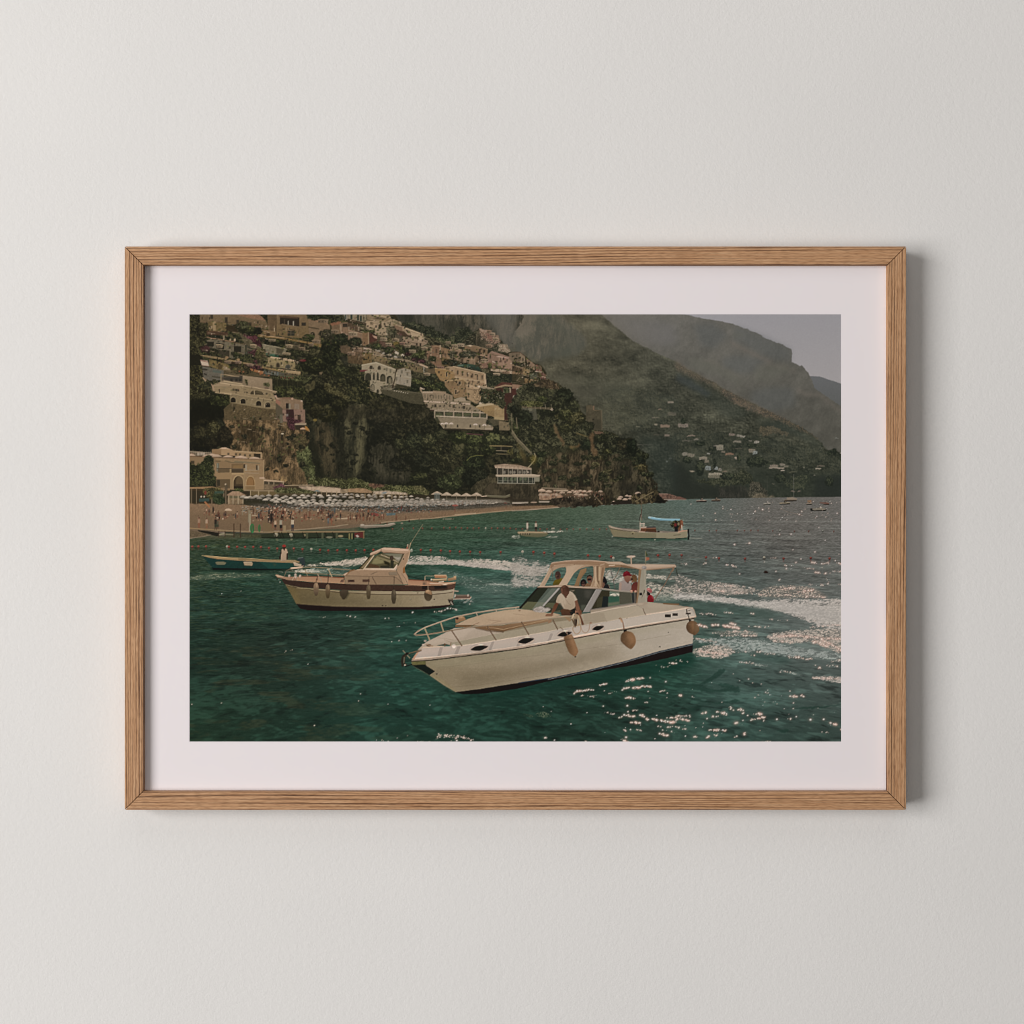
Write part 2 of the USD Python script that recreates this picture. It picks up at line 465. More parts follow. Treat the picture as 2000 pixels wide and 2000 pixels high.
def clutter(s, n, seed=0, k=1.0, plants=.35):
    """The small stuff of a town seen from afar: openings, railings, pots, plants, washing."""
    g = np.random.default_rng(seed + 500)
    p = pt(s)
    keep = TL[0]
    tile("S")
    lo, hi = p.min(0), p.max(0)
    q = np.vstack([p, p[:1]])
    m = 0
    while m < n:
        x, y = g.uniform(lo[0], hi[0]), g.uniform(lo[1], hi[1])
        ins = ((q[:-1, 1] <= y) != (q[1:, 1] <= y)) & (x < (q[1:, 0] - q[:-1, 0]) * (y - q[:-1, 1]) / (q[1:, 1] - q[:-1, 1] + 1e-9) + q[:-1, 0])
        if ins.sum() % 2 == 0:
            continue
        m += 1
        x, y, r = x + PX0, y + PY0, g.random()
        if r < plants:
            E(x, y, g.uniform(.8, 2.6) * k, g.uniform(.7, 1.9) * k, ("1d2213", "2c331a", "3f451f", "55552c", "15190f")[g.integers(5)], .85)
        elif r < plants + .22:
            w, h = g.uniform(.8, 1.6) * k, g.uniform(1.2, 2.6) * k
            R(x - w, y - h, x + w, y + h, ("2a241b", "383024", "1f1b15")[g.integers(3)], .8)
        elif r < plants + .37:
            w = g.uniform(2, 7) * k
            L(f"{x - w},{y - w * .16} {x + w},{y + w * .18}", g.uniform(.6, 1.2), ("a08c72", "8c765c", "3a2f22", "6d5a44")[g.integers(4)], .75)
        elif r < plants + .5:
            L(f"{x},{y - g.uniform(1, 4) * k} {x},{y + g.uniform(1, 4) * k}", g.uniform(.6, 1.2), ("97846a", "3a3024", "7d6a52")[g.integers(3)], .7)
        else:
            E(x, y, g.uniform(.6, 1.5) * k, g.uniform(.5, 1.2) * k, ("a8957e", "8f7a62", "6d5843", "b8a690", "5f4a38", "74443a", "4f5c58")[g.integers(7)], .75)
    tile(keep)


def glint(x, y, r, a=1.0, col="fbe4d5"):
    """A sparkle of sun on the water: a bright core in a faint red glow."""
    ox, oy, k = TILES[TL[0]]
    cx, cy = x / k + ox - PX0, y / k + oy - PY0
    m = r * 3 + 2
    x0, y0, x1, y1 = max(int(cx - m), 0), max(int(cy - m), 0), min(int(cx + m) + 2, PW), min(int(cy + m) + 2, PH)
    if x1 <= x0 or y1 <= y0:
        return
    win = (slice(y0, y1), slice(x0, x1))
    q2 = ((XX[win] - cx) / 1.15) ** 2 + (YY[win] - cy) ** 2
    r *= .84
    lay(win, 0.36 * np.exp(-q2 / (2 * (r * 1.55) ** 2)), hx("b98a78"), a)
    lay(win, np.clip(1.5 * np.exp(-q2 / (2 * (r * 0.58) ** 2)), 0, 1), hx(col), a)


def cluster(s, n, r=1.2, a=1.0, seed=0, spread=1.0, col="fbe4d5"):
    """Sparkles scattered along a line."""
    g = np.random.default_rng(seed + 100)
    p = pt(s)
    seg = np.hypot(*(p[1:] - p[:-1]).T)
    acc = np.concatenate([[0], np.cumsum(seg)])
    keep = TL[0]
    tile("S")
    for d in g.random(n) * acc[-1]:
        i = min(np.searchsorted(acc, d, "right") - 1, len(seg) - 1)
        q = p[i] + (p[i + 1] - p[i]) * (d - acc[i]) / max(seg[i], 1e-6)
        glint(q[0] + PX0 + g.normal() * 1.6 * spread, q[1] + PY0 + g.normal() * spread, r * g.choice([.45, .6, .8, 1.0, 1.3]), a * g.uniform(.65, 1), col)
    tile(keep)


def foam(s, th=0.5, soft=2.0, col="b9a99b", a=0.9, sx=7.0, sy=2.2, seed=0, cv=True):
    """Broken white water inside a soft-edged band."""
    got = cover([smooth_pts(pt(r), 5) if cv else pt(r) for r in s.split("|")], int(3 * soft) + 2)
    if got is None:
        return
    win, cov = got
    cov = ndimage.gaussian_filter(cov, soft)
    X, Y = SXX[win] + 7 * seed, SYY[win] + 3 * seed
    wx, wy = (fb(X / 9, Y / 5, 2, 3) - .5) * 7, (fb(X / 9, Y / 5, 2, 6) - .5) * 4
    n = fb((X + wx) / sx, (Y + wy) / sy, 4, seed, 0.65)
    t = th + (1 - cov) * 0.45
    k = sst(t - 0.10, t + 0.12, n) * np.clip(cov * 1.6, 0, 1)
    c = hx(col) * (0.90 + 0.42 * fb(X / 3, Y / 1.3, 2, seed + 1))[..., None]
    lay(win, np.clip(cov * cov, 0, 1) * (.48 + .3 * (.5 - th)), hx(col) * .80, a)
    lay(win, k, c, a)


def person(x, y, h, top="b9a898", low="3a3430", skin="6b4232", hat=None, w=1.0, lean=0.0):
    """A small standing figure; x, y = its feet, h = its height, in the section's units."""
    q = lambda v: f"{v[0]:.1f},{v[1]:.1f}"
    l = lean * h
    E(x + l, y - h * .93, h * .055 * w, h * .07, hat or "2c211c")
    E(x + l, y - h * .90, h * .045 * w, h * .045, skin)
    P(" ".join(map(q, [(x - .10 * h * w + l * .8, y - .82 * h), (x + .10 * h * w + l * .8, y - .82 * h), (x + .11 * h * w + l * .4, y - .46 * h), (x - .11 * h * w + l * .4, y - .46 * h)])), top)
    P(" ".join(map(q, [(x - .10 * h * w + l * .4, y - .48 * h), (x + .10 * h * w + l * .4, y - .48 * h), (x + .09 * h * w, y - .26 * h), (x + .07 * h * w, y), (x + .02 * h * w, y), (x, y - .25 * h), (x - .04 * h * w, y), (x - .09 * h * w, y), (x - .09 * h * w, y - .26 * h)])), low)
    P(" ".join(map(q, [(x + .09 * h * w, y - .24 * h), (x + .07 * h * w, y), (x + .03 * h * w, y), (x + .03 * h * w, y - .24 * h)])), skin)
    P(" ".join(map(q, [(x - .08 * h * w, y - .24 * h), (x - .07 * h * w, y), (x - .04 * h * w, y), (x - .02 * h * w, y - .24 * h)])), skin)
    P(" ".join(map(q, [(x + .10 * h * w + l * .8, y - .80 * h), (x + .15 * h * w + l * .6, y - .62 * h), (x + .12 * h * w + l * .4, y - .44 * h), (x + .09 * h * w + l * .6, y - .6 * h)])), skin)


def windows(rows, col="3a3228", w=34, h=44, a=0.9):
    """Window openings at the listed centres of the section."""
    for q in rows.split():
        x, y = map(float, q.split(","))
        R(x - w / 2, y - h / 2, x + w / 2, y + h / 2, col, a)


def arch(x, y, w, h, col, a=1.0):
    """A round-headed opening; x = its centre, y = its foot."""
    p = [(x - w, y), (x - w, y - h * .5)] + [(x - w * math.cos(t), y - h * .5 - h * .5 * math.sin(t)) for t in np.linspace(.3, 2.84, 6)] + [(x + w, y - h * .5), (x + w, y)]
    P(" ".join(f"{u:.1f},{v:.1f}" for u, v in p), col, a)
# -------- sky, far mountains
C[:] = hx("9b979b")
tile("A4")
P("-100,60 1850,60 1850,900 -100,900", "9a979b", col2="a49e9e", ax="v")
P("1470,768 1580,771 1700,812 1770,832 1850,862 1850,1300 1300,1300", "68696a", col2="595a56", warp=.4)
got = P("A3 900,60 A4 0,78 90,84 200,110 300,132 400,146 480,158 560,176 640,194 700,218 745,238 790,244 812,266 880,286 945,318 952,334 1000,355 1100,395 1180,418 1205,440 1255,462 1275,466 1285,520 1280,560 1278,610 1330,635 1372,655 1385,645 1400,658 1430,695 1440,708 1460,725 1478,768 1500,810 1530,900 1600,950 1700,1020 1840,1110 1850,2000 1200,1700 A3 1932,900 900,400", "6a6760", col2="514f45", warp=.5)
win, cov = got
X, Y = SXX[win], SYY[win]
n = fb((X + Y * .8) / 26, (Y - X * .5) / 46, 4, 2, .55) - .5
m = fb(X / 3.2, Y / 3.2, 3, 5) - .5
C[win] += (cov * (n * 16 + m * 8 + (fb(X / 9, Y / 12, 3, 3) - .5) * 12))[..., None] * hx((1.06, 1.0, .93))
for s, w, a in (("600,370 700,430 820,490 930,540 1060,605", 34, .5), ("300,580 420,600 560,690 720,765", 30, .35), ("1330,890 1430,950 1600,960 1740,1080 1850,1170", 40, .4),
                ("860,640 1000,620 1180,640 1330,700", 46, .25)):
    p = s.split()
    P(s + " " + " ".join(f"{float(q.split(',')[0]) - 6},{float(q.split(',')[1]) + w}" for q in p[::-1]), "776c62", a, soft=3, warp=1)
for s in ("640,200 745,240 950,320 1180,420 1275,466 1282,600 1100,600 820,470 640,360", "520,560 760,540 1010,600 850,720 700,760 520,680", "820,930 1100,880 1300,900 1320,1100 1000,1180 820,1040", "200,200 420,180 560,330 420,460 250,420"):
    P(s, "565b5c", .38, soft=5, warp=2)
for s in ("100,560 420,600 700,760 760,900 500,760 200,700", "880,640 1250,640 1280,700 1050,820 860,820", "620,280 740,290 800,330 640,340"):
    P(s, "66665a", .4, soft=4, warp=2)
P("A3 1040,84 1330,84 A4 -30,200 0,420 A3 1700,460 1400,360", "6d6c6c", .5, soft=8)
P("A3 1380,260 1932,200 1932,440 1600,450", "706c68", .35, soft=7)
# -------- middle mountain
MID = "A3 -700,60 300,60 1000,70 1040,86 1130,160 1200,225 1330,330 1430,410 1560,470 1690,540 1800,590 1932,645 A4 0,610 60,655 100,680 190,720 210,728 260,765 330,800 410,830 500,892 640,965 740,1022 860,1072 960,1132 1100,1195 1240,1255 B4 1150,82 1280,145 1400,208 1500,270 1570,330 1610,372 1650,430 1700,455 1740,430 1790,470 1850,480 1850,990 1000,1000 0,1000 B3 1000,1100 A3 -700,1300"
got = P(MID, "535245", col2="33362a", warp=.7)
win, cov = got
X, Y = SXX[win], SYY[win]
t = np.clip((Y - 640) / 330, 0, 1)
big = fb((X + Y) / 34, Y / 22, 3, 6) - .5
jx, jy = (fb(X / 6, Y / 5, 3, 1) - .5) * 5, (fb(X / 6, Y / 5, 3, 4) - .5) * 5


def crowns(ox, oy):
    u, v = X + ox + jx, Y + oy + jy
    return 1.5 * np.abs(2 * fb(u / 6.4, v / 4.8, 2, 3) - 1) + .9 * np.abs(2 * fb(u / 3.1, v / 2.4, 2, 5) - 1)


hh = crowns(0, 0)
val = ((hh - crowns(1.5, -1.7)) * 1.5 + (hh - .52) * .8) * (4.5 + 10 * t) * (.55 + .9 * fb(X / 20, Y / 15, 2, 3)) + big * 40 + (fb(X / 13, Y / 10, 3, 2) - .5) * 26 + (fb((X * .8 + Y) / 60, (Y - X * .3) / 16, 3, 0) - .5) * 22
C[win] += (cov * val)[..., None] * hx((1.05, 1.0, .82))
C[win] = C[win] + cov[..., None] * (ndimage.gaussian_filter(C[win], (.7, .7, 0)) - C[win])
# rock faces and shaded gullies of the middle mountain
tile("A3")
rock("60,100 330,84 560,110 840,330 860,480 740,560 420,610 350,660 150,560 0,480 -60,300", "494d48", "585850", "68635a", 5, 22, 1.5, .8, 2, 3)
P("300,190 420,110 560,170 700,250 760,330 840,340 860,480 720,560 400,620 470,500 600,470 620,330 480,200", "454b45", .5, soft=5, warp=2)
P("560,760 900,820 1400,900 1400,1000 1100,1120 880,1150 740,1080 680,960 540,880", "40443a", .45, soft=6, warp=2)
P("430,780 620,760 720,900 880,960 1100,930 1000,1060 800,1120 700,960 540,890", "56534a", .22, soft=6, warp=2)
P("600,470 800,500 740,580 520,620 420,650", "444a42", .4, soft=4, warp=2)
P("60,84 330,84 250,170 120,260 60,260", "6d655a", .5, soft=4, warp=2)
# sunlit brown ridge
tile("A4")
P("-10,590 60,650 200,725 330,805 420,838 510,900 640,965 860,1075 1100,1195 1260,1262 1120,1250 960,1200 800,1130 640,1060 500,960 380,850 200,790 60,720 -20,670", "6f5f4c", .5, soft=3, warp=2.5)
leaves("500,900 740,1030 960,1140 1240,1262 1100,1255 900,1180 700,1100 560,1000", "48443a", "6a5a47", "86694f", 3, 2, a=.6, seed=3)
leaves("0,620 200,735 420,838 420,880 200,800 0,700", "48443a", "665945", "7d664e", 3, 2, a=.45, seed=4)
P("0,720 160,790 330,900 500,980 640,1080 800,1180 700,1250 500,1200 300,1000 100,850", "3d443c", .4, soft=6, warp=3)
P("0,740 90,770 240,860 380,960 340,1000 160,900 0,820", "42494a", .5, soft=3, warp=2)
tile("B4")
leaves("940,-20 1060,40 1280,145 1500,270 1570,330 1500,290 1300,210 1100,110 960,40", "444034", "67573f", "856748", 3, 1.6, a=.6, seed=5)
P("880,120 1150,120 1420,260 1560,360 1640,430 1560,420 1350,300 1150,260 950,180", "3b423a", .6, soft=5, warp=3)
leaves("920,200 1080,200 1240,270 1210,290 1060,260 960,290", "544a38", "7d6848", "947650", 3, 2, a=.5, seed=6)
leaves("-10,250 400,250 900,300 1500,420 1840,520 1840,760 1500,760 1000,640 500,640 -10,560", "29322a", "3b4233", "53563f", 4, 2, a=.4, seed=9)
# dark shore of the middle mountain
P("-40,600 200,560 340,740 520,780 700,760 860,600 1000,640 1250,700 1500,720 1850,720 1850,985 1400,985 1000,990 800,992 0,1000", "2f352c", .72, soft=5, warp=4)
P("-60,560 80,600 140,760 260,830 560,850 760,860 790,990 -60,1000", "282c25", .8, soft=4, warp=3)
P("1560,740 1850,730 1850,984 1500,984", "2a2f2a", .75, soft=4, warp=3)
rock("500,850 760,860 770,985 500,990", "2b2c26", "36342c", "47423a", 2.5, 10, 1, .6, 3, 2)
leaves("220,780 460,770 720,680 800,690 860,800 700,830 380,840", "262b1e", "3a3e28", "56573a", 3, 2, a=.8, seed=2)
leaves("1200,780 1440,720 1460,800 1380,880 1240,860", "2c3326", "474d34", "5e6040", 3, 2, a=.6, seed=4)
leaves("830,800 930,820 1000,920 990,980 800,985", "302f24", "4c4736", "6f634c", 2.5, 2, a=.75, seed=8)
P("830,985 850,945 930,930 1000,935 990,965 1060,955 1090,975 1085,988", "7c6e58", .6, soft=1, warp=2, nz=.4, ns=2)
# scattered villas of the far shore
for x, y, w, h, c in ((75, 178, 110, 40, "85776a"), (160, 290, 90, 14, "8a7868"), (120, 345, 110, 12, "6e665a"), (215, 330, 50, 18, "7c7466"), (620, 278, 66, 26, "8b7a6c"), (690, 292, 40, 24, "938a7c"), (735, 296, 60, 26, "9c9384"), (670, 358, 90, 22, "8d8272"),
                      (890, 360, 50, 24, "a89e90"), (820, 345, 30, 14, "90887a"), (480, 425, 76, 60, "958b78"), (440, 400, 60, 12, "80776a"), (840, 455, 70, 40, "867c6c"), (870, 478, 50, 34, "8f938e"), (520, 470, 46, 20, "7c7060"), (590, 495, 90, 26, "94715a"),
                      (655, 540, 30, 24, "b39c88"), (90, 492, 60, 34, "8d8474"), (160, 505, 76, 36, "847a68"), (300, 540, 90, 40, "988b78"), (335, 575, 50, 34, "8c7f6c"), (350, 650, 60, 50, "848a88"), (435, 650, 46, 36, "969a98"), (480, 665, 40, 24, "8c8478"),
                      (430, 715, 150, 30, "ab9d88"), (430, 745, 160, 28, "837a66"), (175, 682, 52, 14, "a1917c"), (540, 682, 60, 12, "937a66"), (1080, 622, 90, 26, "958473"), (1110, 645, 160, 16, "b09c8a"), (1180, 672, 40, 14, "b5a594"), (1175, 612, 56, 24, "8e8272"), (1215, 630, 60, 16, "7d7464"),
                      (1565, 655, 60, 14, "a89a88"), (1600, 622, 90, 14, "6e6456"), (1415, 642, 10, 10, "c5b8a4"), (1530, 728, 24, 10, "948a78"), (1780, 320, 44, 10, "84867e"), (1820, 482, 18, 12, "b5aca0"), (1290, 690, 100, 10, "5e5c48"), (1295, 905, 44, 12, "847264"), (1355, 908, 40, 12, "847264"), (820, 440, 40, 8, "9a8068"),
                      (1610, 430, 14, 8, "9a9284"), (960, 572, 30, 30, "70665c"), (700, 430, 100, 8, "6c6252"), (1070, 820, 26, 10, "7c7260"), (1290, 815, 40, 8, "6a6450"), (355, 490, 36, 14, "a09a90")):
    P(f"{x - w / 2},{y - h / 2 + 4} {x},{y - h / 2} {x + w / 2},{y - h / 2 + 5} {x + w / 2},{y + h / 2} {x - w / 2},{y + h / 2}", c, .82, warp=.9)
    if h > 20:
        for k in np.arange(-w * .3, w * .35, 20):
            R(x + k - 3, y - 4, x + k + 4, y + h * .25, "4c4840", .6)
for x, y, rx, ry in ((690, 540, 22, 60), (420, 600, 14, 60), (262, 650, 50, 90), (880, 580, 110, 60), (120, 560, 50, 40), (560, 740, 80, 40), (400, 440, 40, 20), (990, 600, 40, 24), (260, 380, 60, 26), (830, 400, 60, 22), (1700, 480, 30, 30), (1750, 470, 26, 34), (75, 130, 30, 26), (1690, 800, 50, 60), (1150, 760, 70, 50)):
    bush(x, y, rx, ry, "232a20", "363d2b", "4c5236", 2.5, int(x), 1.2)
# villas and trees in section A3 / B3 right
tile("B3")
for x, y, w, h, c in ((1690, 178, 36, 20, "b09c86"), (1800, 195, 110, 34, "84705e"), (1820, 305, 60, 24, "8a7868"), (1480, 205, 50, 10, "8a8470"), (1570, 415, 200, 8, "6e685a"), (1820, 612, 20, 16, "9a9a90"), (1680, 100, 70, 10, "8a7a68"), (1760, 750, 120, 8, "5c5c4c"), (1700, 300, 60, 10, "645a4a"), (1860, 575, 30, 10, "70706a"), (1130, 185, 150, 8, "5c584a")):
    P(f"{x - w / 2},{y - h / 2} {x + w / 2},{y - h / 2 + 3} {x + w / 2},{y + h / 2} {x - w / 2},{y + h / 2}", c, .9, warp=.5)
P("1450,280 1932,340 1932,1000 1680,960 1640,760 1560,520", "2e3731", .55, soft=8, warp=5)
tile("A3")
for x, y, w, h, c in ((1865, 1122, 70, 22, "b09a88"), (1740, 1205, 40, 16, "947a66"), (1690, 1305, 80, 10, "7c7262"), (1880, 1260, 100, 40, "6e6456")):
    P(f"{x - w / 2},{y - h / 2} {x + w / 2},{y - h / 2 + 3} {x + w / 2},{y + h / 2} {x - w / 2},{y + h / 2}", c, .85, warp=.5)
leaves("1050,1060 1300,950 1700,1000 1932,1080 B3 1932,100 1500,250 1300,260 1080,200 A3 1060,1160", "363d33", "474c3a", "5c5e44", 4, 2, a=.35, seed=5)

# -------- the sea
tile("S")
SEA = "S 1642,970.5 1545,971 1440,973 1340,975 B3 1810,1075 1810,1098 1650,1102 1420,1110 1200,1122 1000,1130 800,1140 560,1150 400,1165 200,1180 0,1190 B2 1932,1188 1700,1205 1500,1228 1200,1258 1000,1282 800,1292 600,1312 400,1328 C2 0,92 C1 1932,82 1780,106 1500,132 1200,157 900,205 700,235 330,208 62,250 S 360,1060 360,1460 1660,1460"
BASE = [((380, 1440), "16301f"), ((372, 1330), "142c20"), ((380, 1230), "152b20"), ((390, 1150), "1f3829"), ((450, 1057), "2d4028"), ((420, 1090), "263d28"), ((560, 1060), "2b4430"), ((700, 1090), "22402e"), ((500, 1180), "1c3829"),
        ((520, 1270), "1a2b20"), ((560, 1350), "162e22"), ((560, 1430), "152f22"), ((680, 1270), "1e382c"), ((700, 1230), "1f382b"), ((700, 1400), "173a2d"), ((850, 1390), "163a2d"), ((960, 1410), "14362a"), ((1000, 1350), "12372b"),
        ((1100, 1420), "163126"), ((1180, 1310), "123a2c"), ((1200, 1380), "1b3b2f"), ((1290, 1430), "243f35"), ((1320, 1300), "1d4536"), ((1400, 1330), "34524a"), ((1450, 1380), "33534a"), ((1560, 1330), "425650"), ((1600, 1430), "30473f"),
        ((1630, 1350), "435550"), ((1450, 1260), "4b625b"), ((1600, 1250), "5f6b66"), ((1550, 1160), "565f5b"), ((1600, 1110), "5e625d"), ((1600, 1000), "67655f"), ((1640, 975), "6a6864"), ((1400, 985), "5a655e"), ((1400, 1050), "5a605a"),
        ((1330, 985), "53685e"), ((1250, 1010), "4e5f50"), ((1120, 1005), "3c5a46"), ((1020, 1010), "324f3a"), ((920, 1020), "2c4c36"), ((850, 1040), "2b4a34"), ((800, 1030), "2e4c36"), ((1000, 1060), "30493a"), ((1100, 1060), "3b5244"),
        ((1250, 1070), "4a564a"), ((1330, 1080), "525a52"), ((1450, 1110), "4f5a55"), ((900, 1130), "2b5546"), ((960, 1150), "34584a"), ((960, 1190), "335547"), ((880, 1220), "214739"), ((780, 1210), "1a3f32"), ((740, 1300), "1a3d31"),
        ((840, 1330), "1b4436"), ((1060, 1130), "3a5f54"), ((600, 1215), "1b352a"), ((1000, 1100), "33574a"), ((750, 1060), "28452f"), ((480, 1100), "1f3f2e"), ((1480, 1010), "66645e"), ((1540, 1060), "605f59")]
rb = RBFInterpolator(np.array([b[0] for b in BASE], float), np.array([hx(b[1]) for b in BASE]), kernel="linear", smoothing=2)
gy, gx = np.mgrid[0:PH + 16:16, 0:PW + 16:16]
low = rb(np.stack([gx.ravel() + PX0, gy.ravel() + PY0], 1)).reshape(gx.shape + (3,))
base = np.stack([ndimage.map_coordinates(low[..., k], [YY / 16, XX / 16], order=1) for k in range(3)], -1).astype(np.float32)
dyh = np.maximum(SYY - 958.0, 6)
zz = 7400.0 / dyh
xw = (SXX - 1000) * zz / 1800
# waves seen from a boat's deck: the same water narrows towards the horizon
shade = np.zeros((PH, PW), np.float32)
tot = np.zeros((PH, PW), np.float32)
wx = xw + 0.30 * (fb(xw / .6, zz / 1.2, 3, 5) - .5)
wz = zz + 0.55 * (fb(xw / .7, zz / 1.5, 3, 2) - .5)
for i, lam in enumerate((7, 3.6, 1.9, 1.0, .55, .3, .17)):
    px = lam / (zz / dyh)                             # this wave's height in units
    w = sst(1.6, 4.0, px) * (1.0 if lam < 2.5 else .55)
    h = lambda dz: vn(wx / lam * 2.1 + .31 * (wz + dz) / lam + 9 * i, (wz + dz) / lam * .95 - .22 * wx / lam + 3 * i, i)
    g = (h(0.10 * lam) - h(-0.10 * lam)) * 3.1
    g += (vn(wx / lam * 2.6 + 5, wz / lam * 1.2 - .5 * wx / lam, i + 3) - .5) * .8
    shade += w * g
    tot += w * w
shade /= np.sqrt(np.maximum(tot, .25))
patch = fb(xw / 3.0, zz / 5.0, 3, 7) - .5
t = sst(-.02, .72, shade + patch * .75) * .8 + .2 * sst(-.8, 1.2, shade)
amp = np.interp(SYY, [970, 1000, 1100, 1250, 1450], [.20, .32, .42, .58, .62]).astype(np.float32)
light = base * 1.25 + hx((11, 19, 17)) * np.interp(SXX, [370, 800, 1640], [.7, 1.0, .6])[..., None]
dark = base * np.interp(SXX, [370, 800, 1640], [.74, .66, .60])[..., None].astype(np.float32)
sea = base + (light - base) * (t * amp * 1.25)[..., None]
sea = sea + (dark - sea) * (sst(.30, .85, -shade - patch * .5) * amp * 1.25)[..., None]
brown = sst(.54, .66, fb(xw / .8 + 3, zz / .55, 3, 4)) * sst(1190, 1260, SYY) * sst(900, 560, SXX) * .5
sea = sea + (hx("35331c") - sea) * (brown * sst(-.5, .6, patch + shade))[..., None]
chop = fb(SXX / (dyh / 26 + 2.2), SYY / (dyh / 170 + .75), 3, 1, .6) - .5
for lam in (.5, .27):
    trough = sst(.72, .95, vn(xw / lam * 1.2 + .35 * zz / lam, zz / lam * .95 - .3 * xw / lam, 2)) * sst(1.6, 4, lam / (zz / dyh)) * sst(.45, .6, fb(xw / 1.4 + 7, zz / 2.2, 2, 1))
    sea = sea * (1 - .20 * trough[..., None])
    crest = sst(.74, .95, vn(xw / lam * 1.3 - .3 * zz / lam + 5, zz / lam * .8 + .3 * xw / lam, 5)) * sst(1.6, 4, lam / (zz / dyh)) * sst(.48, .62, fb(xw / 1.2, zz / 2.0 + 9, 2, 6))
    sea = sea + (light * 1.12 - sea) * (.5 * crest)[..., None]
sea += (chop * np.interp(SYY, [970, 1050, 1130, 1200, 1300, 1450], [34, 56, 52, 34, 16, 8]))[..., None]
warm = sst(.05, .3, fb(SXX / (dyh / 14 + 4), SYY / (dyh / 120 + .9), 3, 6, .6) - .5) * sst(700, 380, SXX) * sst(1010, 1060, SYY) * sst(1300, 1180, SYY)
sea = sea + (sea * 1.05 + hx((26, 15, -4)) - sea) * (warm * .6)[..., None]
g_ = sea.mean(-1, keepdims=True)
sea = (g_ + (sea - g_) * .80) * hx((1.02, 1.0, .985)) * (1 + .10 * sst(900, 400, SXX) * sst(1080, 1200, SYY))[..., None]
sw, scov = cover([pt(SEA)])
lay(sw, scov, sea[sw])
# -------- the near hillside
tile("A2")
rock("440,60 1960,60 1960,330 1880,480 1700,560 1000,480 620,230", "282a25", "3c3c34", "544e43", 5, 26, 2, 1, 1)
P("1590,60 1960,60 1960,520 1820,420 1740,300 1640,230", "53534e", .7, soft=4, warp=2)
rock("1640,84 1960,84 A3 60,84 0,420 -100,480 A2 1760,300", "4b4d49", "575852", "656159", 4, 30, 1.5, .6, 6, 3)
P("500,84 800,84 760,180 700,230 620,190", "1e231e", .75, soft=5, warp=3)
P("1130,160 1290,180 1330,260 1200,330 1100,250", "23271f", .7, soft=4, warp=3)
P("800,90 1020,90 1100,240 1000,300 900,200", "4a4a40", .5, soft=4, warp=2)
P("1520,84 1560,84 1570,200 1530,260", "6d675a", .5, soft=2, warp=1)
P("1400,100 1440,100 1430,230 1380,240", "6b6252", .5, soft=2, warp=1)
leaves("640,210 760,180 900,210 1020,250 1120,320 1240,330 1300,250 1420,260 1540,320 1560,440 1400,480 1100,470 980,460 860,330", "171d14", "2a3222", "4a4e32", 4, 2.5, seed=3)
leaves("900,330 1040,360 1160,390 1280,420 1380,470 1280,500 1150,480 1000,460 930,400", "232a18", "3d4526", "666a3c", 3.5, 2, seed=4)
tile("S")
HILL = "S 360,600 760,600 A2 620,190 900,330 1000,460 1300,460 1540,260 1780,380 1910,530 A3 60,530 150,575 230,650 350,690 400,770 400,860 480,870 560,920 640,990 710,1050 770,1130 810,1230 870,1280 890,1328 B3 880,130 950,230 1060,245 1180,275 1300,350 1400,330 1460,400 1470,500 1560,530 1580,680 1640,780 1670,860 1690,950 1750,1000 1800,1080 1800,1098 1650,1101 1420,1109 1200,1121 1000,1129 800,1139 560,1148 400,1160 0,1178 S 900,1002 360,1008"
P(HILL, "262517", warp=.6)
leaves("A2 1290,480 1400,380 1540,262 1640,300 1780,390 1900,530 1640,540 1500,470 1380,460", "1d2016", "343524", "525038", 3, 1.4, seed=4)
rock("A2 1530,270 1620,400 1640,500 1540,480 1500,400", "2e2c22", "4d4637", "655a47", 3, 8, 1, .8, 2)
tile("A1")
leaves("62,84 1932,84 A2 480,300 1000,470 1932,700 1932,1328 A1 1932,1400 62,1400", "15180d", "262a16", "45431f", 4.5, 1, seed=1, cv=False)
tile("B1")
leaves("30,0 1932,0 B2 1932,0 1932,980 B1 1932,900 30,900", "12150d", "1e2115", "34331c", 5, 1, seed=2, cv=False)
# -------- cliffs below the town
rock("480,10 1090,10 1160,150 1300,170 1420,220 1470,330 1430,560 1500,700 1470,880 1150,900 950,830 900,560 560,470 530,250", "2a2214", "4d3e27", "826644", 2.4, 12, 2, 1, 4)
rock("540,80 650,160 900,130 1050,40 1120,200 1100,280 900,200 700,260 620,440 560,440", "3a2d1a", "654f32", "96774e", 3, 6, 2, .8, 5)
P("640,170 860,160 880,260 820,440 660,400", "241d10", .55, soft=3, warp=3)
P("1090,300 1200,330 1210,600 1130,700 960,640 960,560 1100,520", "2a2316", .6, soft=4, warp=3)
rock("960,720 1100,680 1120,800 1040,830 960,820", "5a432a", "80613e", "9c7a50", 3, 9, 1, .8, 2)
rock("1130,760 1210,540 1225,640 1220,760 1200,850 1140,840", "5a4630", "80653f", "a2814f", 3, 12, 1, .9, 2)
rock("1230,700 1400,700 1450,880 1230,880", "332a1a", "57452c", "75603f", 2.5, 9, 1, .7, 3)
R(1345, 350, 1425, 420, "54482f", .8)
rock("1470,220 1700,20 1932,0 1932,820 1640,830 1560,640 1500,450", "15170f", "24251a", "3a3827", 3.5, 30, 2, 1, 7)
rock("1540,230 1680,160 1760,330 1800,540 1790,800 1640,760 1600,560 1530,460", "211f15", "352f20", "50462f", 3, 30, 2, .8, 8)
P("1470,350 1560,380 1590,560 1640,720 1680,800 1560,820 1500,500", "12150d", .85, soft=4, warp=3)
P("1770,100 1860,60 1900,400 1900,800 1800,800", "10120d", .6, soft=6, warp=3)
L("1108,290 1112,600", 1, "4b4530", .6)
tile("B2")
rock("-10,0 240,0 240,300 200,600 130,780 0,780", "22241a", "3b3a28", "57543a", 3, 30, 1.5, .95, 3)
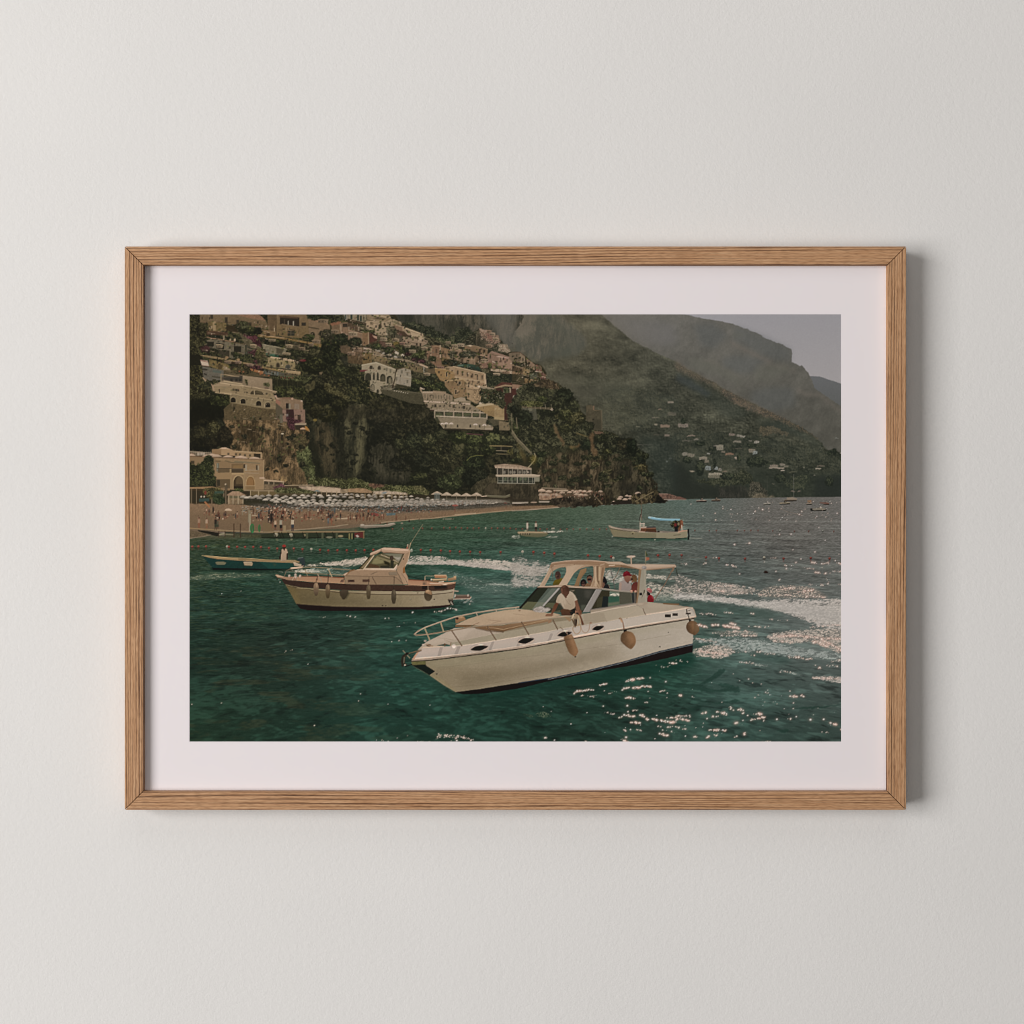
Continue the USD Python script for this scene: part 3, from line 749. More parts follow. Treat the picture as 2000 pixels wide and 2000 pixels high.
P("230,20 420,60 420,300 300,480 300,800 150,820 190,600 240,330", "10130e", .85, soft=5, warp=3)
rock("280,440 480,420 700,600 720,860 500,880 290,840", "1b1d16", "2d2d22", "454234", 3, 16, 2, .8, 5)
P("-40,770 500,830 900,880 1500,900 1500,960 900,960 400,900 -40,840", "0e110c", .7, soft=6, warp=3)
for x, y, rx, ry, d, m, h in ((760, 400, 140, 130, "141910", "28301c", "414726"), (950, 370, 90, 90, "1c2012", "3d4222", "686538"), (610, 390, 70, 70, "1a1f12", "34391f", "56572e"), (900, 640, 170, 120, "12170e", "20261a", "353720"), (780, 560, 140, 100, "12160e", "1e2418", "33351f"),
                             (1030, 510, 80, 90, "191d10", "3a3c20", "605c33"), (1050, 730, 90, 70, "171b10", "30341f", "4a4c2b"), (830, 800, 110, 70, "161b0f", "2f3519", "4d5326"), (1170, 590, 120, 70, "1d2012", "3c3d22", "5f5c36"), (1200, 860, 150, 90, "1a2111", "364120", "586631"), (1330, 730, 90, 60, "1c2313", "3a4422", "626c36"),
                             (1480, 640, 130, 110, "131910", "243018", "3e4a26"), (1450, 480, 110, 70, "151a10", "2c3319", "505528"), (1660, 470, 120, 60, "161c0f", "323a1b", "5c632b"), (1500, 800, 160, 110, "0f140d", "1b2216", "2f3520"), (1300, 480, 90, 90, "1a1f12", "36391e", "595730"), (1330, 330, 160, 70, "1a2110", "364019", "66712f"),
                             (1500, 360, 130, 70, "181e10", "343e1c", "5e6a2e"), (1700, 360, 120, 80, "1c2312", "3e4720", "707538"), (1850, 350, 70, 60, "1e2314", "3e4222", "69683a"), (1090, 300, 80, 60, "171c10", "2d321c", "48492a"), (420, 120, 200, 130, "14170f", "22251a", "3a3822"), (640, 140, 110, 110, "171a10", "2d2c1a", "4d4627"), (800, 80, 130, 90, "1a1d10", "363520", "5e5632"),
                             (580, 640, 100, 90, "13160f", "20231a", "34341f"), (700, 500, 100, 70, "14180f", "262b18", "40421f")):
    bush(x, y, rx, ry, d, m, h, 3.4, int(x + y), 1.6)
L("1400,600 1440,560 1520,540 1590,545", 1.4, "6d6e34", .8)
P("1660,760 1750,765 1790,880 1932,880 1932,1060 1600,1000 1480,930 1500,880 1640,840", "2c2a1d", .9, warp=1)
rock("1480,880 1680,790 1800,880 1932,880 1932,1060 1500,980", "25241a", "3d3828", "554e38", 3, 8, 1, .8, 2)
# ivy and trees on the left
tile("B1")
leaves("1360,470 1440,420 1480,470 1500,590 1540,680 1540,800 1500,880 1460,880 1480,780 1420,700 1340,600 1320,500", "252d12", "454f22", "69743a", 3, 1.5, seed=5)
leaves("1320,560 1440,600 1480,760 1450,880 1430,780 1370,690", "1c2110", "303719", "4c5329", 3, 1.5, seed=6)
leaves("1260,330 1420,300 1460,420 1380,500 1290,430", "241f11", "413a1d", "61562a", 3, 1.5, seed=7, a=.8)
for x, y, rx, ry, d, m, h in ((200, 120, 170, 150, "0e0f08", "171609", "26230f"), (350, 240, 90, 110, "1c1b0c", "3a381a", "5a5629"), (170, 300, 110, 110, "14140a", "252412", "3c381a"), (480, 330, 90, 130, "13120a", "221e10", "332c17"), (200, 420, 130, 70, "0d0e08", "151509", "24220f"), (70, 440, 60, 50, "0c0d08", "11120a", "1c1c0e"),
                              (330, 400, 90, 60, "100f09", "1c1a0d", "2b2813")):
    bush(x, y, rx, ry, d, m, h, 3.2, int(x + y), 1.5)
tile("A1")
leaves("62,84 200,84 262,160 285,250 270,330 230,400 200,470 170,560 62,580", "13120a", "262510", "464220", 3.4, 1.8, seed=3)
leaves("62,690 150,690 215,730 230,820 200,900 62,960", "12120a", "26240f", "4a471d", 3.4, 1.6, seed=4)
leaves("62,930 180,960 300,980 300,1060 120,1110 62,1110", "18160a", "333216", "58582c", 3.2, 1.6, seed=5)
P("62,1080 300,1080 480,1060 560,1140 480,1200 500,1328 62,1328", "0c0d07", .85, soft=3, warp=3)
leaves("380,1040 520,1020 560,1060 540,1130 440,1170 300,1120", "121409", "23290f", "3f461a", 3, 1.3, seed=6)
# -------- houses, upper left
P("190,80 600,80 790,130 965,165 992,225 985,262 900,250 700,215 500,205 190,185", "6b5840", col2="59482f", nz=.12)
P("600,80 860,80 920,118 968,168 800,140 640,104", "7d5a42", nz=.25, ns=1.5)
for a in ((500, 165, 34, 80), (634, 174, 32, 36), (328, 120, 34, 50)):
    windows(f"{a[0]},{a[1]}", "2a261e", a[2], a[3])
R(735, 185, 795, 215, "2e281e")
P("280,175 500,190 500,290 300,300", "60502f", nz=.2); R(342, 170, 376, 280, "8a7452"); P("290,250 330,225 340,240 320,265", "8f7a5c")
P("270,280 520,300 520,340 270,330", "4a2f22", .8)
P("500,215 640,225 640,310 500,290", "2c2214", .9)
P("985,80 1088,80 1088,340 1000,300 985,230", "55422c", nz=.15)
P("1088,80 1460,80 1468,150 1475,380 1160,352 1088,335", "6e583e", col2="63502f", nz=.12)
R(1085, 84, 1092, 340, "3a2e1e", .7)
P("1130,118 1180,108 1360,128 1360,236 1240,225 1130,205", "241e18")
P("1120,108 1330,120 1352,140 1130,128", "493426"); R(1222, 165, 1234, 220, "8f897a"); R(1284, 170, 1296, 225, "8f897a"); R(1180, 150, 1190, 215, "4b4032")
P("1150,200 1360,235 1360,245 1150,214", "6f5a40"); R(1385, 186, 1437, 226, "28241e"); R(1150, 212, 1162, 350, "5a4830", .7)
R(1222, 282, 1304, 342, "26261f"); L("1222,310 1304,312", 1, "5a4f3c"); L("1262,284 1262,340", 1, "5a4f3c"); L("1215,268 1310,276", 1.2, "3a2c1c")
P("1465,150 1600,162 1720,215 1724,292 1610,300 1610,445 1475,390", "6f5a42", nz=.12)
P("1465,142 1600,160 1702,205 1694,216 1590,182 1465,166", "7d5f46", nz=.2); arch(1515, 345, 26, 48, "2e281d"); L("1470,240 1590,262", 2.5, "3a3020", .8); L("1600,300 1605,440", 1.2, "4c3e2a")
P("870,330 1180,362 1620,440 1612,478 1450,432 1180,388 880,352", "745a30", nz=.2)
L("880,328 1000,345 1180,368", 1.6, "a88662", .9); L("960,375 1010,385", 1, "a08a70")
P("880,262 1078,288 1078,348 930,322 880,330", "6c5436", nz=.15); arch(993, 345, 26, 40, "4e3c26"); arch(993, 345, 18, 32, "33281a")
for x in (890, 915, 960, 1000, 1065):
    R(x - 8, 222, x + 8, 262, "6f5c44", .8)
R(1060, 250, 1072, 290, "9a8668")
P("1180,400 1300,410 1420,460 1440,520 1200,500", "3c3626", .9, nz=.4); arch(1250, 440, 28, 34, "241f16"); arch(1400, 470, 28, 34, "241f16")
P("1722,200 1800,168 1852,180 1842,216 1740,226", "7a4f38", nz=.2); P("1740,226 1850,202 1850,330 1800,340 1740,280", "66503a", nz=.15)
P("1850,190 1932,180 1932,372 1850,310", "735a44", nz=.15); P("1840,180 1860,250 1850,310 1835,260", "8c755c"); R(1870, 200, 1925, 240, "2e2820"); P("1850,290 1932,330 1932,352 1850,310", "9c7c68")
P("1878,84 1932,84 1932,150 1900,160", "7e7466"); R(1895, 90, 1912, 150, "33403a")
leaves("1468,84 1740,84 1700,150 1660,180 1560,160 1468,140", "141a0d", "222a16", "383f20", 3, 1.2, seed=2); leaves("1740,84 1870,90 1880,150 1800,180 1730,150", "171a0f", "2b2e1a", "43442a", 3, 1.2, seed=3)
P("270,395 400,385 480,400 720,446 722,572 640,600 560,612 550,520 390,500 270,470", "5c5544", nz=.2)
for p in ("268,410 355,415 352,468 268,470", "378,428 476,440 474,500 378,492", "590,462 676,466 674,540 590,530"):
    P(p, "1d1b14")
P("400,500 545,520 545,610 420,590", "322d22", .9, nz=.3); L("545,470 545,610", 1.3, "6f6650")
L("272,358 340,375 400,378 480,400 600,408", 1.8, "8f6a50", .9); R(462, 340, 478, 396, "98866c"); R(540, 375, 556, 400, "8d7c62"); R(590, 375, 612, 405, "a08a6e"); L("480,402 720,446", 1.3, "4e3d26")
P("650,308 700,322 912,490 862,522 720,445", "4c4530", nz=.25); L("700,330 912,492", 1.4, "6d604a")
P("730,440 860,515 880,560 730,570", "37352a", .9)
leaves("670,300 730,320 860,350 900,430 920,490 850,450 760,380", "2a1014", "44161e", "5c2630", 2.5, 1.3, seed=1)
leaves("730,345 850,352 866,385 780,380", "3c121c", "561c2c", "6c2e3e", 2, 1, seed=2)
P("925,440 1100,468 1212,502 1185,565 940,558", "6d6650", nz=.2); P("1090,480 1180,500 1150,560 1090,545", "3a3627", .8); L("925,440 1210,500", 1.2, "8a8068")
P("962,545 1040,552 1125,572 1105,588 975,572", "23513e"); P("1000,590 1150,600 1060,580", "2c5a3c", .5)
leaves("760,540 850,495 900,520 880,600 860,680 780,600 780,560", "2a1216", "431c22", "5c2c30", 2.5, 1.3, seed=3)
leaves("860,500 950,510 960,580 900,640 850,600", "2a2610", "4d4820", "6c662e", 2.5, 1.3, seed=4)
leaves("560,540 680,560 820,570 850,620 700,640 600,610", "171a0d", "2d3217", "4a4f22", 3, 1.3, seed=5)
for x in (893, 928):
    L(f"{x},620 {x + 5},700", 1.8, "62543a")
leaves("940,600 1010,600 1000,680 930,680", "1a1c0e", "353818", "54572a", 2.5, 1, seed=6)
P("170,568 300,572 900,690 892,722 600,652 290,600", "75603e", nz=.15); P("420,615 640,660 905,712 900,745 640,690 420,648", "221810", .95)
for x, y in ((505, 600), (640, 625)):
    E(x, y, 22, 16, "8a6c48")
L("290,585 900,695", 1, "8e7752", .7)
leaves("700,690 900,690 930,740 860,750 760,740", "1c0f0e", "3c1a1e", "5a2830", 2.5, 1.2, seed=7)
P("62,560 190,565 290,700 220,760 215,690 62,690", "14130c", .9)
P("192,622 280,638 302,702 212,690", "b09c8a"); L("196,632 278,650", 1.3, "6e3e34"); L("216,692 302,704", 1.5, "5a3c30")
P("300,615 520,680 562,745 540,780 300,700", "66552f", nz=.2); P("400,670 460,690 440,740 400,730", "3c301c", .8); P("470,690 555,740 540,790 470,780", "7c6a50")
P("215,700 470,748 470,862 300,868 232,832", "57534a", nz=.15); P("340,742 440,758 440,785 340,770", "47524c"); L("230,735 270,742", 3, "2c2a24"); L("240,790 265,800", 3, "2c2a24")
P("330,810 470,830 470,850 330,830", "39352a", .8); P("340,850 380,855 370,885 330,880", "2e2d1c")
P("470,745 560,750 700,700 790,770 1000,800 1040,830 690,812 560,830 470,800", "463c28", .9, nz=.4); arch(585, 745, 40, 50, "2c2418"); leaves("600,700 760,700 780,790 620,780", "1a1a0e", "3a3319", "5e5228", 2.5, 1.3, seed=9)
for x in (655, 700, 900, 950, 1000):
    E(x, 760 + (x - 655) * .14, 12, 10, "8a4a2c", .8)
P("775,724 862,745 938,762 930,795 862,776 792,752", "8a5530"); P("780,728 860,748 930,766 860,756", "9d6a3c", .7)
# -------- houses, villa with arches and awnings in the middle left
P("985,600 1010,588 1310,640 1312,735 1350,748 962,702 990,650", "87764f", col2="7a6b48", nz=.1); P("1000,590 1150,604 1320,632 1300,642 1230,640 1050,610", "a98f6e"); L("1020,592 1150,606 1310,634", 1.6, "bfa283", .9)
for x in (1020, 1095, 1190, 1240):
    L(f"{x},615 {x},690", .8, "6b5c40", .7)
arch(1108, 712, 24, 56, "4b4232"); arch(1226, 735, 32, 56, "46423a"); arch(1108, 712, 15, 46, "2c261c"); arch(1226, 738, 22, 44, "353630"); R(1020, 690, 1055, 706, "4d4a38")
P("918,700 1130,738 1380,772 1372,800 1130,765 918,722", "80683e"); P("940,735 1130,765 1320,800 1300,835 940,795", "47463c", .95, nz=.2)
for x in range(960, 1100, 34):
    R(x, 752 + (x - 960) * .13, x + 20, 790 + (x - 960) * .13, "505c5c", .8)
P("1112,735 1210,750 1372,768 1362,797 1230,780 1150,758", "8f7755"); L("1115,737 1372,768", 1.2, "a98e68"); P("1180,780 1350,800 1340,830 1180,810", "4c4330", .9)
leaves("1040,815 1380,820 1500,830 1520,860 1420,890 1300,880 1080,850", "20230f", "3e4320", "626834", 2.6, 1.4, seed=11)
for x, y in ((1150, 830), (1190, 838), (1240, 835), (1280, 835)):
    E(x, y, 14, 8, "6a2a28", .6)
P("1040,850 1400,880 1420,930 1060,930", "1a1b10", .85, soft=1, warp=1); leaves("1040,940 1400,960 1420,1060 1180,1060 1050,990", "14160c", "25290f", "444a1b", 3, 1.5, seed=12)
for x in range(1100, 1400, 60):
    L(f"{x},860 {x},960", .7, "55542f", .5)
P("690,808 1040,850 1045,992 690,925", "88745c", col2="7b6850", nz=.06)
for y in range(830, 900, 14):
    L(f"780,{y} 1035,{y + 30}", .6, "97826a", .5)
P("480,822 690,802 692,905 440,900 430,835", "57493a", nz=.15); P("450,835 690,812 690,880 480,860", "33302a", .95); L("435,795 650,822", 1.5, "9c8462"); L("437,795 437,900", 1.6, "92805f"); L("440,800 560,790 690,806", 1, "6f5f48")
for x in (560, 620, 660):
    R(x - 14, 845, x + 14, 880, "23211d")
P("350,912 470,866 700,906 700,932 430,900", "8a7658", .9); P("470,868 690,905 690,915 470,880", "a5906e")
P("345,918 430,898 700,930 1000,978 1092,1000 1082,1022 900,988 600,940 350,940", "8d785a"); L("430,898 700,930 1000,978 1092,1000", 1.4, "b29a78")
P("690,850 752,858 752,925 690,915", "6f5f48", .8); leaves("725,855 750,870 748,920 728,915", "22240f", "474a1c", "6d7030", 2, .8, seed=2)
leaves("940,910 1000,890 1010,940 960,940", "1c1e10", "383a1c", "57592c", 2, 1, seed=3); P("950,945 1000,955 1000,972 950,965", "5a4638")
P("340,940 700,940 1040,1000 1082,1085 1082,1108 800,1062 560,1022 380,1012", "857252", col2="7a684a", nz=.1)
for x in (582, 602, 622, 642):
    R(x - 8, 962 + (x - 582) * .12, x + 8, 990 + (x - 582) * .12, "2b261c")
P("785,1012 800,992 860,985 920,1002 948,1036 785,1030", "372f20"); L("830,990 832,1030", 1.6, "9c8866"); P("850,990 920,1008 915,1025 850,1012", "54492f", .7); P("730,1000 755,1005 755,1015 735,1012", "2e281e")
P("700,930 1040,990 1040,1010 720,955", "6b5a42", .5)
P("370,1000 560,1016 800,1060 1085,1100 1080,1112 800,1076 540,1036 365,1014", "9d8763"); P("560,1022 800,1064 1080,1108 1080,1120 800,1080 560,1040", "75654a", .8)
P("320,900 350,930 370,1000 340,990 330,940", "93785c"); P("215,830 270,850 262,880 240,860", "6f5c46"); L("225,835 255,875", 1.5, "a48a6c")
P("540,1038 800,1078 1082,1115 1080,1210 900,1192 550,1140", "78684a", nz=.1)
for x, y in ((580, 1125), (697, 1140), (880, 1165), (987, 1182)):
    arch(x, y, 36, 66, "8e7c5a"); arch(x + 1, y, 30, 58, "17140d")
P("550,1130 900,1190 1082,1210 1082,1335 480,1335 470,1205", "56482f", col2="4a3e28", nz=.25, ns=2); R(582, 1178, 603, 1224, "1e1a10"); P("470,1200 560,1130 620,1150 600,1180 500,1220", "3a3420", .6, soft=2)
tile("B1"); P("540,10 1080,0 1080,60 900,110 700,110 560,80", "4e4129", .9, nz=.35, ns=2, warp=1); tile("A1")
# pink house
P("1078,1050 1110,1068 1180,1070 1250,1066 1400,1108 1405,1218 1166,1206 1082,1135", "786049", nz=.12); P("1082,1130 1166,1200 1160,1330 1082,1330", "4c4434", .95)
P("1060,1045 1090,1040 1100,1075 1140,1085 1100,1090", "a88672"); P("1370,1100 1400,1105 1398,1120 1380,1115", "b8a08e"); P("1150,1075 1180,1066 1260,1064 1280,1085 1160,1090", "6d4f3c", .8); E(1277, 1082, 12, 14, "a8846c")
P("1080,1085 1140,1120 1130,1160 1082,1130", "8a5c48"); R(1200, 1136, 1236, 1200, "201c18"); R(1236, 1140, 1256, 1205, "7b7a6c", .8); P("1300,1140 1360,1145 1360,1205 1300,1200", "7d6c5c", .9)
for x in range(1270, 1400, 18):
    L(f"{x},1150 {x},1215", .6, "5d4a3e", .6)
P("1160,1205 1425,1225 1430,1335 1165,1335", "7d6052", nz=.1); L("1165,1208 1425,1226", 1.6, "4c382e"); arch(1248, 1340, 44, 120, "4a2828"); arch(1250, 1345, 36, 110, "301a1c"); R(1340, 1280, 1378, 1330, "3a2c24"); L("1335,1270 1385,1275", 1.2, "a2806c")
tile("B1"); P("1165,0 1425,0 1430,165 1310,165 1165,140", "7c5f51", nz=.1); P("1203,0 1292,0 1300,110 1205,110", "2e1a1c"); R(1340, 62, 1376, 150, "35281f"); R(1205, 55, 1228, 100, "7d7874", .8)
leaves("1200,80 1250,90 1330,120 1390,130 1380,150 1310,165 1300,250 1240,220 1215,140", "281016", "421a24", "5a2834", 2, 1, seed=1)
P("1130,60 1165,60 1165,160 1130,160", "5c5a4c", .8); P("1300,165 1440,160 1440,185 1310,185", "8c7a64"); P("1310,185 1420,190 1420,250 1320,240", "2a231a"); P("1366,225 1400,210 1440,225 1438,236 1370,235", "b58f72"); P("1420,190 1450,205 1474,238 1460,252 1432,240", "a06a2c")
E(1160, 287, 16, 10, "b0a48e"); E(1545, 125, 24, 16, "6b5a24")
tile("A1")
for x, y, rx, ry, d, m, h in ((1530, 690, 165, 100, "11140a", "20240f", "4c4f20"), (1470, 360, 75, 44, "12180a", "26300f", "465020"), (1720, 480, 110, 80, "0f130b", "1b2211", "323818"), (1840, 560, 80, 100, "0e120a", "1a200f", "4a4c22"), (1740, 600, 110, 90, "0f130a", "1d2410", "353b1a"), (1830, 680, 40, 60, "1d1f0f", "3b3d1e", "5d5c34"),
                              (1840, 760, 110, 70, "171b0d", "2c3317", "4c5228"), (1840, 380, 110, 60, "141a0f", "232c17", "3c4524"), (1680, 330, 90, 60, "1e1e12", "3b3822", "57503a"), (1080, 415, 130, 36, "11140b", "1f2411", "363b19"), (700, 240, 90, 70, "1b1d0d", "34371a", "535630"), (780, 290, 110, 50, "16190b", "2b2f13", "4b4f1e"), (870, 290, 50, 40, "0f110a", "1a1c0e", "2c2e16"),
                              (1480, 540, 150, 50, "191b0e", "38381e", "5f5b30"), (1320, 560, 90, 40, "1a1d10", "363a1d", "57592c"), (1650, 890, 170, 90, "15170d", "2d2e19", "4a4826"), (1820, 1000, 120, 90, "1a1b0f", "3a391c", "6a6430"), (1640, 1050, 180, 110, "10130a", "1d2010", "36371a"), (1830, 1150, 110, 90, "12140b", "22240f", "3c3b1b"), (1560, 1220, 110, 90, "151509", "2a2912", "45411e"), (1700, 1280, 120, 80, "151709", "28280f", "433f1c"),
                              (340, 540, 60, 40, "191a0c", "333417", "505022"), (620, 560, 60, 36, "15180c", "2b3014", "484d1f"), (250, 500, 60, 40, "20100f", "3a1a1c", "4f2429"), (1250, 1020, 70, 40, "1a1c0c", "383a16", "60602a"), (1460, 1130, 60, 80, "121409", "222510", "3b3c1b"), (1440, 480, 60, 30, "1d1d10", "3a3820", "5a5636")):
    bush(x, y, rx, ry, d, m, h, 3.0, int(x + y), 1.3)
L("1450,400 1456,445", 1.4, "241f14"); E(1400, 632, 40, 14, "6a1c26", .8); P("1300,636 1370,650 1330,660", "a58f78", .8); L("1440,810 1640,812", .8, "6b644c", .6); P("1590,770 1635,765 1625,800 1600,800", "6e5c44", .8)
rock("1440,930 1540,880 1560,930 1480,990 1440,980", "2c2a1a", "4a442a", "5f5836", 3, 5, 1, .7, 2)
P("1840,460 1932,450 1932,560 1850,540", "564433", .9, nz=.2); P("1830,560 1932,600 1932,720 1860,640", "2c2c24", .7, soft=2)
leaves("1640,930 1700,900 1800,1000 1932,1050 1932,1090 1780,1040 1680,990", "2a280f", "4d4820", "706a38", 2.6, 1.4, seed=8, a=.8)

clutter("A1 200,100 1000,200 1460,300 1900,300 1932,420 1500,520 900,480 300,420", 190, 1)
clutter("A1 270,360 900,480 1400,600 1380,820 900,780 300,700 220,560", 240, 2)
clutter("A1 340,900 700,900 1080,1000 1080,1200 600,1120 360,1000", 60, 3, .8, .15)
clutter("A1 560,1150 1080,1215 1420,1220 1420,1320 560,1320", 50, 4, .8, .2)
clutter("B1 560,60 1100,100 1400,300 1300,600 1000,640 900,500 620,440", 120, 5, 1.2, .5)

def hut(x, y, w, h, wall, roof=None):
    """A small house end on the slope: lit front, shaded side, roof edge and openings."""
    g = random.Random(int(x * 7 + y))
    c = hx(wall)
    P(f"{x - w},{y - h * .9} {x + w * .2},{y - h} {x + w * .2},{y + h * .5} {x - w},{y + h * .4}", c * .82, warp=.25)
    P(f"{x + w * .2},{y - h} {x + w},{y - h * .75} {x + w},{y + h * .6} {x + w * .2},{y + h * .5}", c, warp=.25)
    L(f"{x - w},{y - h * .92} {x + w * .2},{y - h * 1.03} {x + w},{y - h * .78}", 1.3, roof or c * 1.15)
    for k in range(3):
        u = x - w * .75 + k * w * .6
        R(u - 5, y - h * .45, u + 6, y + h * .05, ("332b22", "3d342a", "2a251d")[g.randrange(3)], .85)


tile("A1")
for q in ((1560, 420, 44, 26), (1240, 470, 40, 22), (1390, 500, 36, 22), (1500, 455, 30, 22), (820, 470, 36, 24), (640, 660, 36, 18), (780, 690, 40, 18), (1210, 560, 44, 16), (1640, 180, 60, 30), (1780, 300, 44, 26), (420, 470, 40, 24), (1040, 400, 40, 16), (520, 660, 40, 20)):
    hut(*q, ("7d6c52", "857358", "6f5d48", "7a6250")[(q[0] // 7) % 4])

tile("B1")
for k_ in range(46):
    x, y = rng.uniform(1470, 1932) if k_ % 2 else rng.uniform(560, 1400), rng.uniform(60, 800)
    bush(x, y, rng.uniform(12, 44), rng.uniform(10, 34), "12140c", "24261507"[:6], "403d24", 2.2, k_, 1.4)
tile("B2")
for k_ in range(40):
    bush(rng.uniform(0, 720), rng.uniform(20, 840), rng.uniform(14, 50), rng.uniform(10, 36), "11140d", "232616", "3c3b24", 2.4, k_ + 50, 1.4)
# -------- houses, middle
tile("A2")
leaves("0,84 480,84 700,250 900,340 1300,480 1700,640 1932,700 1932,1150 1500,1150 800,700 0,700", "1b1c12", "3a3822", "5c5636", 3.5, 1, seed=7, cv=False)
P("0,84 216,84 216,200 0,145", "786e58", nz=.1)
for x, y in ((40, 115), (118, 130), (150, 140)):
    R(x - 10, y - 32, x + 12, y + 32, "22302a")
P("0,140 212,192 212,222 0,185", "2a2419"); P("0,185 150,236 142,300 0,275", "49392a", nz=.2)
for x in (10, 70, 125):
    R(x - 8, 235, x + 8, 285, "8a7a64", .8)
P("0,275 165,318 172,442 0,392", "755b46", nz=.12); L("42,300 42,380", 1.3, "8e745c"); arch(100, 392, 20, 34, "40342a"); L("165,318 172,442", 1.3, "93785e"); P("0,268 165,310 165,322 0,282", "94725a", .9)
P("220,80 480,80 505,135 500,165 440,180 330,160 230,168", "7c6a50", nz=.15); P("300,90 500,120 500,135 300,110", "a08a6e", .8); P("320,120 440,135 440,155 320,145", "4c4030", .8)
P("210,190 330,160 440,180 510,140 625,182 632,218 560,235 520,330 400,370 330,330 215,250", "8f7c62", nz=.1); P("205,172 300,165 340,210 340,300 215,236", "9a8468", nz=.1); arch(378, 250, 20, 48, "43392c"); R(260, 185, 300, 215, "6b5a44", .8); P("540,165 620,205 625,220 540,190", "5d5540", .9); P("490,170 560,165 620,190 560,200", "6b6249", .7)
P("520,200 640,232 880,320 892,380 842,384 640,330 540,320", "8a745a", nz=.14); P("640,232 880,318 886,332 640,250", "b09a7c"); P("535,258 650,290 740,300 730,352 650,350 540,290", "3b2c20", .95); P("660,290 740,285 735,340 700,330", "a48c70", .8); P("540,215 640,240 640,290 540,250", "6e5442", .8); P("740,296 890,342 894,385 740,360", "a08a6e")
P("640,350 740,365 940,400 935,432 862,470 700,442 645,410", "85705a", nz=.12); P("780,350 830,355 830,380 780,370", "4b3c2c", .9); P("840,372 940,405 940,420 840,390", "a8927a"); R(800, 428, 820, 455, "2e281f"); R(843, 432, 862, 468, "2e281f"); P("880,388 940,408 938,425 880,405", "5b4a3a", .8)
P("330,330 500,340 640,380 640,430 540,420 340,400", "423c2b", .85, nz=.5, ns=2); leaves("460,235 540,235 580,300 520,390 470,380", "262819", "45442c", "65603f", 2.5, 1.5, seed=3); leaves("420,340 540,380 660,440 700,450 560,450 440,420", "201f12", "403c20", "635a30", 2.5, 1.5, seed=4)
P("590,310 640,320 630,350 600,350", "70404a", .6, soft=1, warp=1); P("560,330 640,340 645,420 590,400", "4a4336", .8)
P("165,302 246,290 252,440 172,462", "70543a", nz=.12); P("246,300 340,345 342,402 252,432", "44261f", nz=.2); P("160,285 290,275 320,295 320,310 240,300 165,310", "3a4022", .9, warp=1); P("280,330 342,352 344,380 310,368", "a07c68"); R(235, 300, 247, 440, "927c60")
P("370,392 560,462 542,512 370,452", "523a30", .95, nz=.15); P("260,420 380,410 380,470 280,460", "3a2a1c", .8)
P("0,470 280,480 285,560 170,640 0,600", "564331", nz=.25, warp=.5); P("170,540 280,548 280,660 170,690", "66512f", nz=.15); P("285,545 460,600 460,650 330,640 288,620", "75603e", nz=.1); P("0,545 170,600 160,680 0,660", "4b3a26", .9, nz=.3); P("60,480 170,490 160,540 60,520", "6f5a48", .9, nz=.3); P("180,480 240,490 235,510 180,500", "a8958a"); P("180,520 280,525 280,545 180,540", "7f6c5c")
P("285,498 470,588 700,622 880,672 945,712 932,735 860,690 700,652 460,610 300,562", "766650", nz=.2); L("285,560 460,602 700,640 860,682", 1.4, "97836a")
for x, y, c in ((360, 520, "8d8378"), (395, 535, "4b4438"), (420, 550, "8f877c"), (460, 570, "3c3830"), (490, 568, "b3aba0"), (530, 580, "2e2c28"), (560, 590, "9a9288"), (600, 590, "4a463e"), (640, 570, "c2b6a6"), (570, 540, "b8ac9c"), (330, 510, "9a8c7c")):
    P(f"{x - 22},{y - 6} {x},{y - 16} {x + 24},{y + 2} {x + 22},{y + 14} {x - 20},{y + 6}", c, .95)
P("540,505 600,545 590,570 560,560", "a89c8c", .8); R(574, 430, 580, 520, "8a6a2c", .9); E(572, 440, 40, 26, "6d5a26", .8, soft=1); L("578,470 578,520", 1, "7a6038")
P("700,640 880,690 950,715 940,790 760,740 690,720", "514a38", nz=.3); P("840,670 945,708 935,722 840,684", "ad937a"); L("893,712 893,792", 1.8, "8d8a80"); P("760,700 880,725 880,790 760,760", "3e3828", .8, nz=.5, ns=2)
P("980,452 1092,462 1102,695 1040,702 935,625 920,520 980,520", "735540", nz=.1); P("975,450 985,455 980,620 968,615", "947a60"); R(1078, 452, 1094, 600, "a08a70"); P("1090,470 1212,512 1195,622 1102,592", "7c6044", nz=.12); P("1012,452 1080,456 1080,475 1000,470", "8a6a50", .8)
windows("1022,610 1040,520 1145,570 1120,540", "46382a", 22, 46); P("1100,590 1200,620 1200,700 1105,700", "625030", .9, nz=.3)
P("1200,478 1360,512 1502,562 1502,685 1300,645 1200,562", "7d6650", nz=.12); windows("1330,570 1430,590 1340,630 1410,645", "3a3024", 34, 40); L("1200,478 1360,512 1500,562", 1.4, "9d866c"); P("1500,560 1540,570 1540,660 1500,650", "65523c")
P("1372,465 1482,458 1642,502 1642,575 1532,562 1372,505", "6f5840", nz=.12); P("1395,455 1440,448 1475,458 1440,472", "c0ac94"); windows("1550,520 1600,528", "332a20", 22, 44); L("1372,463 1482,457 1642,502", 1.2, "8c7458"); P("1510,545 1640,580 1640,600 1510,565", "93745c"); windows("1555,615 1600,620", "3d2c26", 30, 40)
P("1640,562 1692,520 1902,592 1932,625 1932,750 1772,715 1740,660 1640,650", "7b6050", nz=.1); P("1690,520 1900,590 1895,605 1690,540", "86695a"); P("1750,575 1890,602 1890,612 1750,590", "b09084"); P("1772,600 1900,620 1932,650 1932,740 1772,712", "8d6f5c", .9); windows("1800,640 1850,650", "5b443c", 22, 30)
